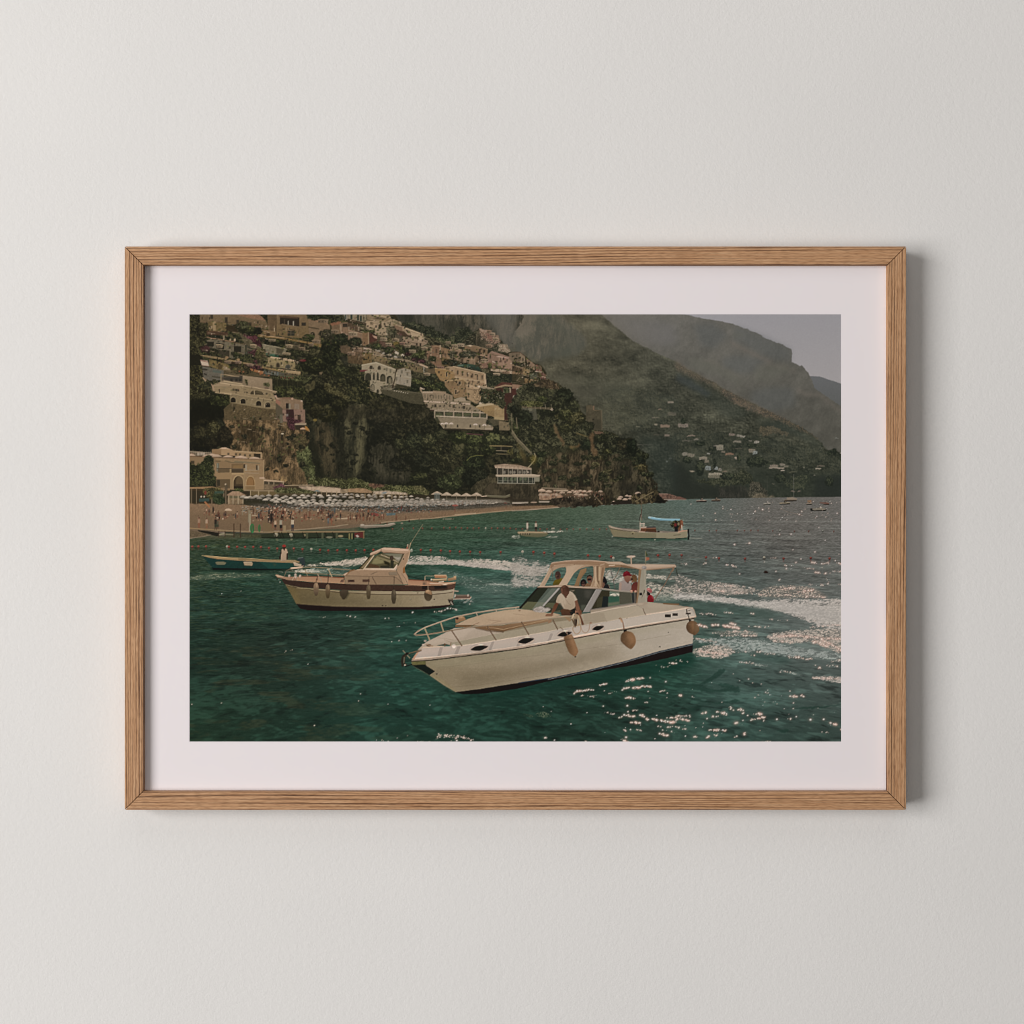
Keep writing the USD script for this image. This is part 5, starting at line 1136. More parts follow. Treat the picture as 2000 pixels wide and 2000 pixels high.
L("490,605 560,625 700,630", 2, "5f5138", .9); L("600,612 890,634", 2.4, "6a6048", .9); L("375,608 430,610", 2, "57482f")
P("560,640 700,640 705,742 560,745", "6b5234"); P("580,660 690,655 690,700 580,705", "7d6038", .9); R(562, 698, 704, 744, "3b3124", .9); L("560,698 704,698", 1.3, "57493a"); R(542, 690, 560, 930, "8f7750"); R(704, 690, 722, 940, "8d7450")
P("400,695 540,695 540,740 400,745", "55452f", .9); L("390,694 560,694", 1.2, "4b3d2c"); P("390,745 560,745 545,820 380,815", "8a6e4a"); P("375,820 545,820 545,930 380,905", "54432c", .95); R(390, 830, 425, 900, "2f2a1e"); L("722,715 860,715", 1, "9c8c74", .8); L("722,745 880,750", 1, "9c8c74", .8)
P("565,745 710,745 712,768 565,768", "9c8058"); arch(642, 935, 66, 165, "a38a60"); arch(642, 935, 56, 152, "3c2e1d"); arch(655, 880, 40, 90, "57452c"); R(590, 905, 700, 935, "201a12")
arch(785, 945, 56, 165, "a78a5c"); arch(785, 940, 48, 152, "73502b"); arch(780, 900, 36, 100, "8a6236", .8); R(725, 895, 835, 945, "7c6340", .8); L("725,897 840,897", 1.2, "a48c68"); R(838, 800, 945, 945, "8f7452", .7); R(935, 595, 947, 945, "9d835f", .8)
P("885,800 940,795 960,815 895,815", "b3947c"); P("940,822 1180,845 1182,858 940,842", "b09478"); P("945,850 1180,858 1180,890 945,880", "3b3326"); L("1000,850 1000,900", 1.8, "8c7a60"); L("1060,850 1060,900", 1.8, "8c7a60"); L("1170,850 1170,890", 1.8, "9a8668"); P("940,880 1180,890 1180,945 940,945", "6d5a42", nz=.3)
leaves("1050,915 1110,885 1130,870 1200,905 1210,935 1080,940", "3c1a24", "602a3a", "7a3e50", 2, 1, seed=3)
leaves("62,640 150,650 230,600 250,560 310,545 360,580 350,680 370,800 360,900 200,900 62,880", "12170b", "242c12", "414a1e", 2.8, 1.5, seed=4)
P("62,915 330,908 545,940 540,955 330,935 62,935", "8f6d47", nz=.15); P("62,935 330,940 330,960 62,955", "3b2c1a", .8)
for x in (90, 150, 330, 470, 495):
    L(f"{x},930 {x},1105", 1.6, "7a6850", .9)
leaves("250,930 420,930 460,1000 300,1060 240,1000", "24240f", "4a461d", "6f642a", 2.6, 1.3, seed=6); leaves("350,1000 460,1010 470,1105 350,1100", "14200f", "253619", "384826", 2.6, 1.2, seed=7); leaves("600,930 690,930 690,975 600,970", "232a10", "3f4a1a", "5d6a24", 2.4, 1, seed=8)
P("360,960 470,960 470,990 360,990", "2e4a40", .8); P("180,1050 300,1045 300,1080 180,1085", "2c4644", .9); L("250,1090 300,1145", 3, "9c6038"); E(255, 980, 14, 24, "7a2a22", .9); L("190,1120 270,1120", 1.6, "7d6a4c")
for x in (205, 240):
    E(x, 1025, 10, 10, "aea190")
P("480,870 500,868 520,900 515,950 485,950", "4b4030", .8); L("490,870 490,1060", 1.6, "4f4230"); E(490, 880, 10, 10, "a89478")
P("505,1002 570,966 650,966 742,1012 640,1018 510,1012", "93745a", nz=.15); L("570,968 650,968", 1.2, "a98a70"); P("520,1015 705,1015 700,1110 515,1108", "7a6449", nz=.25); P("530,1018 700,1018 700,1045 530,1045", "56523a", .9)
for x in (530, 580, 640, 695):
    L(f"{x},1015 {x},1110", 1.8, "9a886c")
P("705,945 1100,950 1105,965 705,960", "8f795a", .95); P("790,965 1100,965 1100,1010 790,1010", "64522f", .9); P("705,960 790,960 720,1010", "2a2216", .8)
for x in (785, 880, 1000, 1112, 1260):
    L(f"{x},955 {x},1010", 1.6, "93815f")
leaves("1080,920 1200,915 1350,930 1560,940 1560,985 1350,1000 1100,980", "292c10", "4a4e22", "6e6d3c", 2.6, 1.4, seed=9)
P("1180,890 1520,885 1530,898 1190,902", "a48d70", .9); P("1190,900 1520,898 1520,925 1190,920", "3a2f20", .9); P("1350,905 1600,905 1840,925 1860,985 1600,975 1380,930", "a08a74", nz=.25, warp=.5); P("1600,930 1850,930 1830,985 1610,978", "b09880", .9); P("1530,965 1570,945 1610,968", "5c7076"); P("1840,940 1932,935 1932,980 1850,990", "937d60", .9, nz=.3)
P("1540,970 1932,985 1932,1015 1540,1010", "3a3020", .85); P("1100,985 1540,985 1540,1015 1100,1012", "4a3f2a", .8, nz=.4)
for x in range(1560, 1932, 60):
    L(f"{x},965 {x},1015", 1.4, "8d7a5e")
tile("B2")
P("0,935 120,925 200,930 290,965 280,985 0,975", "8f7050", nz=.2); P("0,980 700,990 700,1060 0,1050", "3a2f1f", .9); P("295,965 430,955 560,965 700,985 700,1005 300,995", "a4917c", nz=.25, warp=.5); P("390,985 440,965 460,980 430,995", "6c7c84", .9)
for x in range(20, 700, 45):
    R(x - 8, 990, x + 8, 1050, "7d6c50", .85)
P("700,1000 1400,1010 1932,1020 1932,1060 1300,1050 700,1040", "2a2419", .9)
for x, y, w in ((1045, 995, 66), (1160, 1005, 62), (1275, 1012, 58), (1390, 1014, 62), (1510, 1010, 64)):
    P(f"{x - w},{y} {x - 10},{y - 30} {x + 10},{y - 30} {x + w},{y} {x + w},{y + 8} {x - w},{y + 8}", "a4917c"); P(f"{x - 10},{y - 30} {x + 10},{y - 30} {x + w},{y} {x},{y - 6}", "b8a48e", .8); L(f"{x},{y} {x},{y + 60}", 1.2, "6d604c")
R(1015, 985, 1080, 1060, "5d6a6c", .6); P("1560,1020 1640,1010 1640,1025 1570,1030", "b5a08a"); P("1630,1010 1850,1020 1905,998 1910,1025 1840,1045 1640,1030", "5d5842", .95); L("1630,1012 1850,1020 1905,1000", 1.2, "86806a", .8); leaves("800,905 880,900 935,980 920,1010 850,970 780,930", "2a2c11", "4e4d26", "736d3c", 2.6, 1.3, seed=8)
# the rows of beach umbrellas and loungers


def brolly(x, y, w, c, top):
    P(f"{x - w},{y + w * .16} {x - w * .86},{y - w * .16} {x - w * .4},{y - w * .40} {x},{y - w * .48} {x + w * .4},{y - w * .40} {x + w * .86},{y - w * .16} {x + w},{y + w * .16} {x + w * .4},{y + w * .24} {x - w * .4},{y + w * .24}", c)
    P(f"{x - w * .7},{y - w * .2} {x},{y - w * .48} {x + w * .7},{y - w * .2} {x},{y - w * .12}", top, .8)


for row, (y0, y1, xs, xe, w, st) in enumerate(((1028, 1000, 700, 2400, 44, 92), (1048, 1022, 740, 2700, 44, 88), (1070, 1046, 960, 2900, 44, 84), (1090, 1066, 1090, 3100, 42, 76), (1106, 1080, 1250, 3300, 40, 66), (1120, 1092, 1330, 3500, 38, 56), (1132, 1100, 1400, 3700, 36, 46))):
    x = xs
    while x < xe:
        f = (x - xs) / (xe - xs)
        y = y0 + (y1 - y0) * f + rng.uniform(-8, 8) + 15 * np.sin(f * 3.1) * (row > 1)
        s_ = w * (1 - .35 * f) * rng.uniform(.74, 1.0)
        tile("S"); X, Y = 360 + x / 6.0375, 800 + y / 6.0375
        g = rng.uniform(.82, 1.16)
        L(f"{X},{Y} {X},{Y + 6}", .7, "6d6a62", .7)
        R(X - s_ / 6, Y + 1.6, X + s_ / 6, Y + 4.4, "2e2a24", .55)
        brolly(X, Y, s_ / 6.04, hx("8d857a") * g, hx("b2a698") * g)
        x += st * (1 - .22 * f) * rng.uniform(.72, 1.3)
tile("S")
for k in range(900):                                 # loungers and things between them
    f = rng.random()
    X = 470 + f * 480
    Y = 984 + 4 * f - 12 * f * f + rng.uniform(0, 15 - 7 * f)
    if X < 560:
        Y += 3
    R(X, Y, X + rng.uniform(1.0, 4.5), Y + rng.uniform(.8, 1.9), ("8d8781", "7d7a76", "a39a90", "5a5650", "3a332c", "6b4a3a", "49606a", "2c2824")[rng.integers(8)], .8)
tile("B2")
P("0,1072 400,1060 1000,1052 1500,1050 1840,1068 1840,1085 1500,1100 900,1105 300,1115 0,1118", "8a827a", .55, soft=1.5, nz=.5, ns=1.5)
for y in (1085, 1100, 1116):
    L(f"0,{y + 10} 600,{y} 1200,{y - 8} 1900,{y - 22}", 1.6, "a59b90", .5)
P("1222,1132 1240,1120 1280,1120 1300,1132 1260,1142", "94483f"); L("1258,1140 1258,1200", 1, "7a3a34"); P("1825,1103 1850,1096 1880,1105", "863f3a"); R(622, 1140, 638, 1190, "5a2420")
P("265,1220 330,1215 370,1240 350,1258 280,1245", "783834", .95, nz=.4, ns=1.5); P("390,1235 430,1240 430,1255 390,1255", "aa8474"); P("450,1220 560,1218 556,1245 455,1250", "4a6470", .9, nz=.4, ns=1.4); R(0, 1262, 130, 1278, "a8967e", .8)
# beach seen past the headland
tile("B3")
P("300,930 640,930 900,950 1090,980 1100,1020 560,1040 320,1030", "4b3c2c", .95); P("345,915 640,930 640,942 345,930", "7c6c58"); P("320,985 560,990 600,1030 420,1065 320,1065", "93725a", nz=.25); P("480,945 660,945 660,962 490,962", "a28c76")
for x, y, w in ((350, 955, 46), (430, 968, 42), (510, 1008, 40), (585, 980, 34), (675, 975, 30), (712, 958, 22), (755, 972, 40), (800, 960, 30), (850, 966, 30), (915, 968, 34), (1038, 968, 32), (760, 1000, 36), (810, 1006, 34), (860, 1010, 34), (845, 1050, 28), (780, 1030, 30), (400, 1010, 50), (340, 1005, 34), (625, 1070, 38), (1275, 1032, 30), (1262, 1052, 30), (1350, 1018, 26), (1388, 1022, 26), (1330, 1060, 34), (1385, 1050, 28), (1195, 1092, 32), (1480, 988, 40), (255, 1092, 40), (625, 1135, 40)):
    g = rng.uniform(.9, 1.08)
    L(f"{x},{y} {x},{y + 34}", 1, "57473a"); brolly(x, y, w, hx("a48a76") * g, hx("bda590") * g)
rock("440,1060 900,1030 910,1130 600,1150 540,1145", "1a1712", "302a20", "4d4232", 4, 5, 1, 1, 3); rock("890,1020 1100,1015 1160,1105 1060,1125 900,1130", "1b1812", "2d2619", "4b3f2c", 3, 8, 1, 1, 4); L("985,1030 1060,1115", 2, "6c5c44"); P("1165,1085 1400,1065 1410,1112 1180,1120", "241f18")
rock("1420,1010 1560,970 1640,950 1740,1000 1808,1080 1806,1102 1620,1102 1420,1110", "1d1b15", "37301f", "66583c", 4, 5, 1, 1, 6); P("1700,1000 1808,1080 1806,1102 1690,1100", "15140f", .85, soft=1); L("1450,1080 1560,1020 1660,970", 2.2, "7c6c4c", .7)
P("0,1090 190,1085 190,1105 0,1110", "b0a294", .9); P("315,1078 440,1080 440,1095 315,1095", "b0a294", .9); P("0,1108 190,1105 430,1110 430,1130 0,1140", "332c24", .9, nz=.5, ns=1.5); P("-240,1045 0,1050 300,1060 300,1090 0,1085", "2b251c", .8, soft=1)
P("1720,990 1850,992 1932,1020 1932,1062 1790,1060 1740,1020", "6e5042", .9, nz=.5, ns=2); L("1730,995 1830,995", 1.4, "9d7c6a"); L("1790,1058 1932,1060", 1.2, "a08c78")
for k in range(110):
    x, y = rng.uniform(320, 1100), rng.uniform(960, 1060)
    E(x, y, 5, 7, rng.choice(["6a4636", "8f7a66", "302820", "a4907c", "7c4a3c"]), .8)
tile("B4"); P("0,965 40,965 110,990 100,1000 0,1000", "735043", .9); L("0,998 110,1000", 1, "9a8874", .8)
# people on the sand
tile("B1")
for x, y, h, t_, l_, k_ in ((268, 1232, 76, "a08474", "6a4434", "7a4c3a"), (345, 1225, 90, "2a2420", "1e1a18", "5a3c2e"), (362, 1245, 60, "a08a74", "6a4434", "7a4c3a"), (172, 1326, 76, "947460", "5e4034", "7a4c3a"), (268, 1330, 70, "8f7c6a", "7a5a44", "7a4c3a"), (820, 1245, 90, "4b3a30", "5a4032", "5a3c2e"), (1000, 1330, 110, "1e1a18", "26221e", "4a342a"), (1045, 1325, 150, "221d1a", "2c2622", "4a342a"), (1090, 1240, 90, "6c4c3e", "5c342c", "7a4c3a"), (1160, 1310, 150, "231e1c", "1f1b19", "5a3c2e"), (1190, 1240, 90, "b09a86", "6a4838", "7a4c3a"),
                        (1285, 1340, 74, "2a2624", "8f8070", "5a3c2e"), (1580, 1250, 90, "b3a08c", "4a3428", "6a4232"), (1700, 1310, 110, "1f2022", "2a2624", "5a3c2e"), (1775, 1230, 90, "44525a", "3a4850", "5a3c2e"), (1440, 1290, 80, "5a3c30", "7a4c3a", "7a4c3a"), (240, 1250, 50, "9a7c68", "6a4a3a", "7a4c3a"), (1365, 1240, 60, "4a3328", "6a4434", "6a4232"), (60, 1330, 70, "20202a", "1f1c1a", "4a342a")):
    person(x, y, h, t_, l_, k_)
for k in range(210):
    c = rng.integers(7)
    cx, cy, sx, sy = ((1120, 1215, 80, 40), (900, 1280, 60, 25), (1540, 1270, 120, 45), (480, 1270, 80, 20), (1740, 1270, 80, 40), (1240, 1250, 40, 20), (1050, 1200, 70, 40))[c]
    E(cx + rng.normal() * sx, cy + rng.normal() * sy, rng.uniform(5, 12), rng.uniform(4, 9), ("7a4c38", "8a5a44", "5c3a2c", "a87c62", "2a2420", "74352e", "b5a290")[rng.integers(7)], .9)
P("478,1185 500,1168 530,1164 572,1185 560,1192 490,1192", "b5a18e"); L("690,1240 690,1180 720,1170 750,1185", 1.5, "76705e", .8); P("760,1180 785,1185 790,1330 755,1330", "77715f", .9); P("800,1240 870,1238 870,1252 800,1254", "a89680", .7); P("1800,1280 1932,1272 1932,1290 1800,1292", "ab9a84", .9)
for k in range(40):
    c = k % 5
    cx, cy, sx, sy = ((1110, 1240, 90, 34), (1560, 1280, 110, 30), (900, 1290, 60, 16), (1740, 1290, 90, 26), (480, 1285, 120, 16))[c]
    person(cx + rng.normal() * sx, cy + rng.normal() * sy, rng.uniform(46, 86), ("2a2522", "6a4636", "4a3a34", "8f7a66", "33383c", "5c3a2e")[rng.integers(6)], ("241f1d", "5c3e30", "2e3236", "6a4636")[rng.integers(4)], "6a4434", w=1.15)
tile("B2")
for k in range(26):
    person(rng.uniform(0, 420), 1300 + rng.normal() * 14, rng.uniform(44, 76), ("2a2522", "6a4636", "4a3a34", "8f7a66")[rng.integers(4)], ("241f1d", "5c3e30", "6a4636")[rng.integers(3)], "6a4434", w=1.15)
for k in range(130):
    X = rng.uniform(0, 1000); E(X, 1190 - X * .0 + rng.normal() * 14, rng.uniform(4, 9), rng.uniform(4, 8), ("7a4c38", "5c3a2c", "2a2420", "a87c62", "74352e", "49606a", "8d8781")[rng.integers(7)], .8)
for x, y, h, t_, l_ in ((180, 1310, 100, "3a2c26", "7a4c38"), (240, 1260, 100, "7a4c38", "2a2420"), (568, 1310, 74, "6a4434", "5a3c30"), (682, 1300, 50, "5a4436", "4a3428"), (305, 1318, 70, "7a4c38", "5a3228"), (720, 1190, 60, "2a2624", "2a2420"), (838, 1310, 30, "3a3028", "3a3028"), (1860, 1170, 50, "5a4a3c", "6a4a38")):
    person(x, y, h, t_, l_)
# -------- wakes and foam
tile("C1"); foam("1400,570 1560,540 1932,495 C2 60,485 230,465 220,560 60,575 0,590 C1 1932,590 1700,560 1500,580", .42, 1.4, "a89a88", .95, 6, 2)
foam("C1 1400,580 1932,520 C2 200,475 200,540 0,555 C1 1932,560 1600,572", .30, 1.2, "ab9d8c", .95, 6, 2)
foam("C1 820,632 1000,628 1250,625 1500,610 1700,640 1500,655 1250,650 950,645", .40, 1.2, "9d9484", .9, 7, 1.8)
foam("C1 1450,600 1932,580 1932,690 1700,680 1500,660", .60, 2, "879086", .7, 6, 2)
foam("C1 70,690 400,650 900,660 1080,680 900,700 500,730 300,745 70,740", .60, 2, "7d7d64", .8, 8, 1.6, 2)
tile("C2")
foam("730,460 880,452 1050,455 1180,475 1160,500 950,520 720,540", .42, 1.2, "a59a8c", .95, 5, 1.8, 1)
foam("700,525 900,515 1150,500 1500,490 1800,505 1932,525 C3 120,560 300,600 330,690 100,680 0,640 C2 1932,630 1500,590 1200,560 900,560 700,555", .36, 1.6, "a79b8d", .95, 7, 2, 2)
foam("720,540 1000,535 1250,520 1500,530 1932,600 1932,630 1500,588 1200,558 900,556 710,552", .25, 1.2, "a89c90", .8, 8, 2, 3)
P("700,560 1000,565 1400,600 1800,640 1500,640 1000,600 720,590", "21402f", .5, soft=2, warp=1)
foam("900,560 1300,640 1600,720 1932,760 1932,900 1500,880 1200,760 1000,660", .64, 3, "80897c", .7, 6, 1.8, 4)
foam("1580,790 1700,775 1932,790 C3 100,800 80,830 C2 1932,820 1700,805", .46, 1.5, "8f9286", .8, 7, 2, 5)
P("1450,800 1932,830 1932,1040 1600,1020 1350,900", "5d7068", .30, soft=6)
foam("1250,900 1500,960 1440,1020 1250,980", .52, 3, "8a948c", .7, 5, 2, 3)
tile("C3")
foam("0,470 200,490 420,530 460,560 440,640 380,720 320,800 300,830 150,830 0,820", .50, 3, "9a9186", .85, 7, 2, 6)
foam("0,560 300,580 450,600 420,660 200,650 0,640", .36, 2, "a0968a", .8, 7, 2, 7)
foam("0,720 200,740 350,760 330,810 0,800", .40, 2, "9c958a", .8, 7, 2, 8)
foam("1100,620 1500,680 1500,780 1100,760", .50, 2, "9d958a", .8, 6, 2, 2)
foam("1560,660 1700,680 1932,690 1932,740 1560,720", .46, 2, "a0978a", .85, 6, 1.6, 3)
foam("1580,760 1800,800 1932,780 1932,960 1580,960", .50, 2, "a69a8c", .85, 5, 2, 4)
foam("1150,850 1260,870 1260,910 1150,900", .30, 1, "9a958a", .8, 6, 2, 4)
P("1600,900 1932,920 1932,990 1600,1000", "7c8a7c", .5, soft=2)
tile("C4")
foam("0,640 120,660 220,690 420,710 620,735 740,780 900,800 1000,790 800,850 500,870 200,860 0,860", .52, 2, "a09488", .9, 4, 1.8, 5)
foam("380,740 640,740 760,790 900,810 700,850 420,830", .44, 2, "a3968a", .9, 3.5, 1.6, 6)
foam("0,840 300,850 600,890 900,920 1200,900 1500,910 1840,920 1840,1260 1500,1180 1200,1060 900,1000 600,960 300,930 0,910", .36, 3, "aaa198", .95, 7, 2, 7)
foam("0,860 400,880 800,930 1200,950 1600,980 1840,1000 1840,1180 1500,1130 1200,1040 800,980 400,925 0,900", .20, 3, "aca49b", .9, 9, 2.4, 8)
P("900,930 1300,960 1840,1050 1840,1160 1500,1120 1000,980", "a8a19a", .4, soft=5)
foam("1000,770 1240,750 1500,770 1640,850 1660,890 1300,900 900,880", .56, 2, "b3a090", .9, 3, 1.8, 9)
P("0,915 500,960 900,1010 1200,1080 1000,1130 500,1090 200,1010", "3d564b", .45, soft=5, warp=2)
tile("D4")
foam("170,240 240,190 440,150 600,160 620,260 500,310 300,300 200,290", .44, 2, "b3a294", .95, 4, 2, 3)
foam("200,100 500,80 900,90 1100,140 1300,180 1840,260 1840,340 1500,310 1200,290 1000,260 700,240 400,160 200,140", .44, 3, "8f958e", .9, 6, 2.4, 4)
foam("1000,60 1300,0 1840,0 1840,250 1700,220 1500,140 1300,150 1080,130", .46, 2, "ab9d90", .95, 4, 2.2, 5)
foam("560,0 900,20 860,70 600,60 300,30", .58, 2, "b0a092", .9, 4, 2, 6)
foam("1490,520 1640,505 1840,520 1840,590 1700,570", .40, 1.5, "a39a90", .9, 5, 2, 6)
P("900,120 1500,200 1800,300 1400,290 1000,230", "949a95", .25, soft=6)
P("800,270 1100,280 1300,330 1200,370 900,340", "3c5a50", .5, soft=4, warp=2)
foam("680,340 1000,380 980,410 780,380", .5, 1.5, "8d938a", .8, 5, 1.8, 7); foam("1150,430 1350,480 1400,510 1200,470", .5, 1.5, "8d938a", .8, 5, 1.8, 8)
for s in ("480,430 540,450 430,540 330,590 250,600 380,520", "0,590 250,600 420,660 560,640 700,660 690,690 540,680 380,690 100,640 0,640", "460,600 560,590 720,650 600,650", "130,750 380,790 560,790 640,760 700,790 560,810 340,800", "0,880 180,860 240,830 300,830 200,890 0,900", "1280,860 1500,870 1800,830 1840,820 1500,850", "1120,1110 1250,1100 1200,1140"):
    P(s, "1f3a30", .65, soft=.7, warp=1.2, cv=True)
# -------- buoy lines, jetty, small craft
tile("C1")
L("62,130 250,142 450,156 700,168 930,176 1932,172", 2.2, "7d6646"); L("62,128 450,153 930,172 1932,166", 1, "99805c"); P("160,148 470,190 480,212 380,224 300,200 180,170", "18160f", .95); P("480,170 930,185 1932,180 1932,240 930,240 480,225", "23291a", .8); P("480,195 900,205 920,240 480,235", "4a4a30", .6, soft=1, nz=.4)
L("920,240 1300,246 1932,238", 1.6, "161810"); L("420,205 480,195", 4, "8f8468", .9); L("490,200 580,205", 2.5, "7a7256", .8)
for x in (412, 485, 590, 665):
    L(f"{x},{80 if x > 500 else 165} {x},235", 1.5, "3b2a1c")
for x, y, r, c in ((1085, 206, 24, "a39a82"), (1260, 212, 24, "a39a82"), (1422, 212, 15, "7d7048")):
    E(x, y, r, r, c, col2="6b644e")
for x in (1060, 1120, 1150, 1225, 1280, 1395, 1560, 1660, 1750):
    L(f"{x},180 {x + 25},236", 1.7, "191a12", .9)
for x in (1450, 1632, 1800):
    R(x - 12, 180, x + 12, 250, "4c5038", .9)
E(1845, 222, 30, 14, "8c7c58"); E(1712, 236, 40, 12, "77745c", .9); E(1098, 265, 18, 12, "7d7a5c", .5); E(1268, 262, 16, 10, "8d8868", .6)
for x in (1560, 1640, 1760):
    L(f"{x},250 {x - 6},320", 1.2, "5b6a4c", .4)
R(765, -40, 788, 170, "857e6a"); E(805, 130, 26, 54, "1e6a38"); E(805, 130, 14, 38, "4a4a34"); L("800,88 812,186", 1.2, "2c7c46"); E(890, 130, 15, 44, "1e6a38"); E(890, 130, 6, 30, "4a4a34"); R(1170, 100, 1200, 165, "857458"); P("930,60 1050,80 1060,170 930,175", "6a5a40", .8)
for x, y, h, t_, l_, k_ in ((178, 130, 130, "8f7460", "7a4c38", "7a4c3a"), (268, 135, 130, "9a8470", "7a5a40", "7a4c3a"), (375, 150, 150, "26221e", "2e3428", "5a3c2e"), (400, 145, 120, "4a4a3c", "33382c", "7a4c3a"), (1078, 150, 130, "a8907a", "2a2420", "8a5a44"), (1142, 165, 160, "8d8a7c", "1f1c1a", "7a4c3a"), (1280, 165, 165, "a89c8a", "2c3440", "5a3c2e"), (1030, 80, 150, "231e1c", "1f1b19", "4a342a"), (1700, 100, 110, "5a6468", "4a5258", "7a4c3a"), (1740, 90, 90, "7a4c38", "7a4c38", "7a4c3a"), (1045, 130, 70, "6a4638", "7a4c3a", "7a4c3a")):
    person(x, y, h, t_, l_, k_)
tile("C2"); R(0, 172, 78, 256, "2c2c1c", .9); L("0,170 190,165", 2, "8c7552"); P("75,180 190,172 188,245 80,235", "5c2420"); R(10, 190, 22, 260, "7a7446"); R(40, 190, 55, 255, "7a7446"); R(178, 172, 192, 250, "6f5638"); P("88,215 110,205 135,228 110,240", "a5968a"); R(60, 200, 72, 262, "14160f")
P("140,118 560,112 540,128 400,140 200,142", "16281c", .8, soft=.8); P("140,88 165,76 188,82 200,98 300,96 420,88 520,66 550,64 562,84 480,112 330,122 200,130 142,122", "8d8070", col2="6c6254"); P("150,80 185,82 195,100 150,104", "a89a88", .9); L("200,100 420,92 540,72", 1.3, "b0a290")
for x, y in ((380, 70), (460, 72)):
    E(x, y, 8, 12, "5a3c2e")
E(635, 70, 14, 8, "8a7a68"); L("1120,22 1240,22", 1.5, "8f8a76", .9); E(1228, 20, 8, 8, "3a2a22"); E(722, 45, 10, 14, "2a2420"); E(1135, 28, 8, 6, "2a3a2c")


def buoys(lst, r, col="93382a", lo="4c1d18"):
    for q in lst.split():
        w = q.endswith("w")
        x, y = map(float, q.rstrip("w").split(","))
        c, d = (hx("a8a28e"), hx("7a7868")) if w else (hx(col), hx(lo))
        E(x, y, r, r, c, .95, col2=d)
        E(x - r * .2, y - r * .35, r * .4, r * .35, c * .55 + hx("c8a08a") * .45, .7)
        E(x, y + r * 1.9, r * .6, r * .8, c, .25)


tile("C1"); buoys("100,348 172,345 262,345 510,345w 530,350 628,350 722,352 818,352 908,353 1002,363 1100,370 1295,370 1397,378 1500,375w 1602,385 1700,392 1808,390 1918,390", 15)
tile("C2"); buoys("92,392 195,388 298,385 857,385 972,388 1092,393 1202,402 1317,405 1437,408 1555,412 1795,410", 15)
buoys("525,138 642,135 770,130 877,132 987,130 1128,125 1198,125 1268,122 1335,127 1405,127 1477,130 1540,128 1620,128w 1690,130 1760,130 1835,130 1910,132", 10, "7a4030", "4a2c22")
tile("C3"); buoys("122,405w 250,410 377,420 497,430 892,450 1030,458 1165,465 1190,480w 1715,450 1852,445", 16)
buoys("45,140 120,140 330,140 410,140 470,135w 490,133w 568,145 645,140 720,140 798,140 877,138 952,140 1030,140 1110,140", 10, "7a4436", "4a3028")
tile("C4"); buoys("58,422 328,445 472,455 760,460 972,446w 1187,458 1488,452 1697,457", 14, "8a342a", "34120f"); E(972, 462, 16, 8, "2a1e18"); E(992, 610, 26, 12, "261a14"); E(990, 600, 16, 8, "33241c")
buoys("205,145 365,148 443,147 675,147 755,147 825,145 905,147 1067,150 1307,155 1465,155 1743,157", 8, "6e3a30", "3a211b")
for x, y in ((1147, 150), (1620, 155)):
    E(x, y, 11, 9, "2a2c24"); E(x, y - 6, 7, 5, "a8a698")
L("200,148 470,148 640,148 920,148", .5, "8a6a58", .5); L("140,440 330,450 480,455", .7, "a08a78", .5)
L("-1000,440 -760,452 -300,446 60,425", .4, "8a7a68", .3)
# distant craft
tile("B4")
for x, y, w, c, d in ((278, 1020, 60, "8d7a6a", "221e1a"), (440, 1012, 52, "7c6a58", "2a221c"), (1005, 1052, 40, "9a9284", "3a3a34"), (1202, 1046, 60, "8f8068", "26241e"), (1472, 1050, 32, "8a7a68", "26241e"), (1660, 1052, 36, "8f8274", "26241e"), (1265, 1010, 70, "7d6c5a", "2a241e")):
    P(f"{x - w},{y - 8} {x - w * .3},{y - 6} {x + w},{y - 12} {x + w * .9},{y + 6} {x - w * .9},{y + 8}", d); P(f"{x - w},{y - 12} {x - w * .4},{y - 16} {x + w * .4},{y - 22} {x + w},{y - 14} {x + w},{y - 8} {x - w},{y - 4}", c); R(x - w * .2, y - 34, x + w * .25, y - 14, d, .8); E(x + w * .1, y - 28, 8, 8, c, .9)
P("1478,1098 1500,1095 1560,1105 1640,1100 1668,1104 1650,1128 1490,1124", "1c1a16"); P("1500,1100 1560,1090 1600,1082 1640,1098 1668,1102 1640,1112 1520,1116", "7d7464"); E(1600, 1086, 10, 8, "b0a090"); P("1580,1030 1640,1028 1690,1035 1690,1048 1600,1040", "6a4438", .9); R(1450, 1005, 1495, 1030, "8a6a50", .8)
L("1302,720 1302,980", .8, "7d7a70", .8); L("1008,760 1008,950", .7, "5a584c", .7); P("1220,975 1290,970 1340,990 1330,1000 1230,998", "8a7a68"); L("1160,1095 1200,1125 1300,1150 1400,1170", .8, "a0826c", .5)
tile("C3")
P("30,215 430,215 450,250 110,262", "26402e", .6, soft=1.5); P("60,182 230,172 400,176 432,190 400,222 300,238 130,222 70,200", "6a6448", col2="565840"); P("60,172 200,166 360,172 430,182 400,188 200,186 75,192", "a08a6a"); P("70,190 210,186 210,202 100,206", "8f7f62", .9)
for x in range(100, 220, 26):
    E(x, 198, 8, 9, "2c281e", .9)
L("420,185 432,192", 2, "1c1a16"); person(178, 162, 118, "b0a292", "b0a292", "3a2820", "2a2420"); person(280, 172, 124, "b0a08e", "1e1c1a", "6a4232", "5a3024"); E(160, 162, 16, 12, "8a8a6c"); foam("380,158 640,160 640,172 400,182", .36, 1, "a8a294", .9, 6, 1.6); foam("390,225 560,222 480,245 400,245", .45, 1.2, "97978a", .8, 6, 1.6); foam("0,215 90,215 90,250 0,250", .45, 1.2, "97978a", .8, 6, 1.6)
tile("G")
P("230,500 860,530 1680,525 1700,570 1000,590 400,560", "2c4c3a", .8, soft=1.5, warp=1)
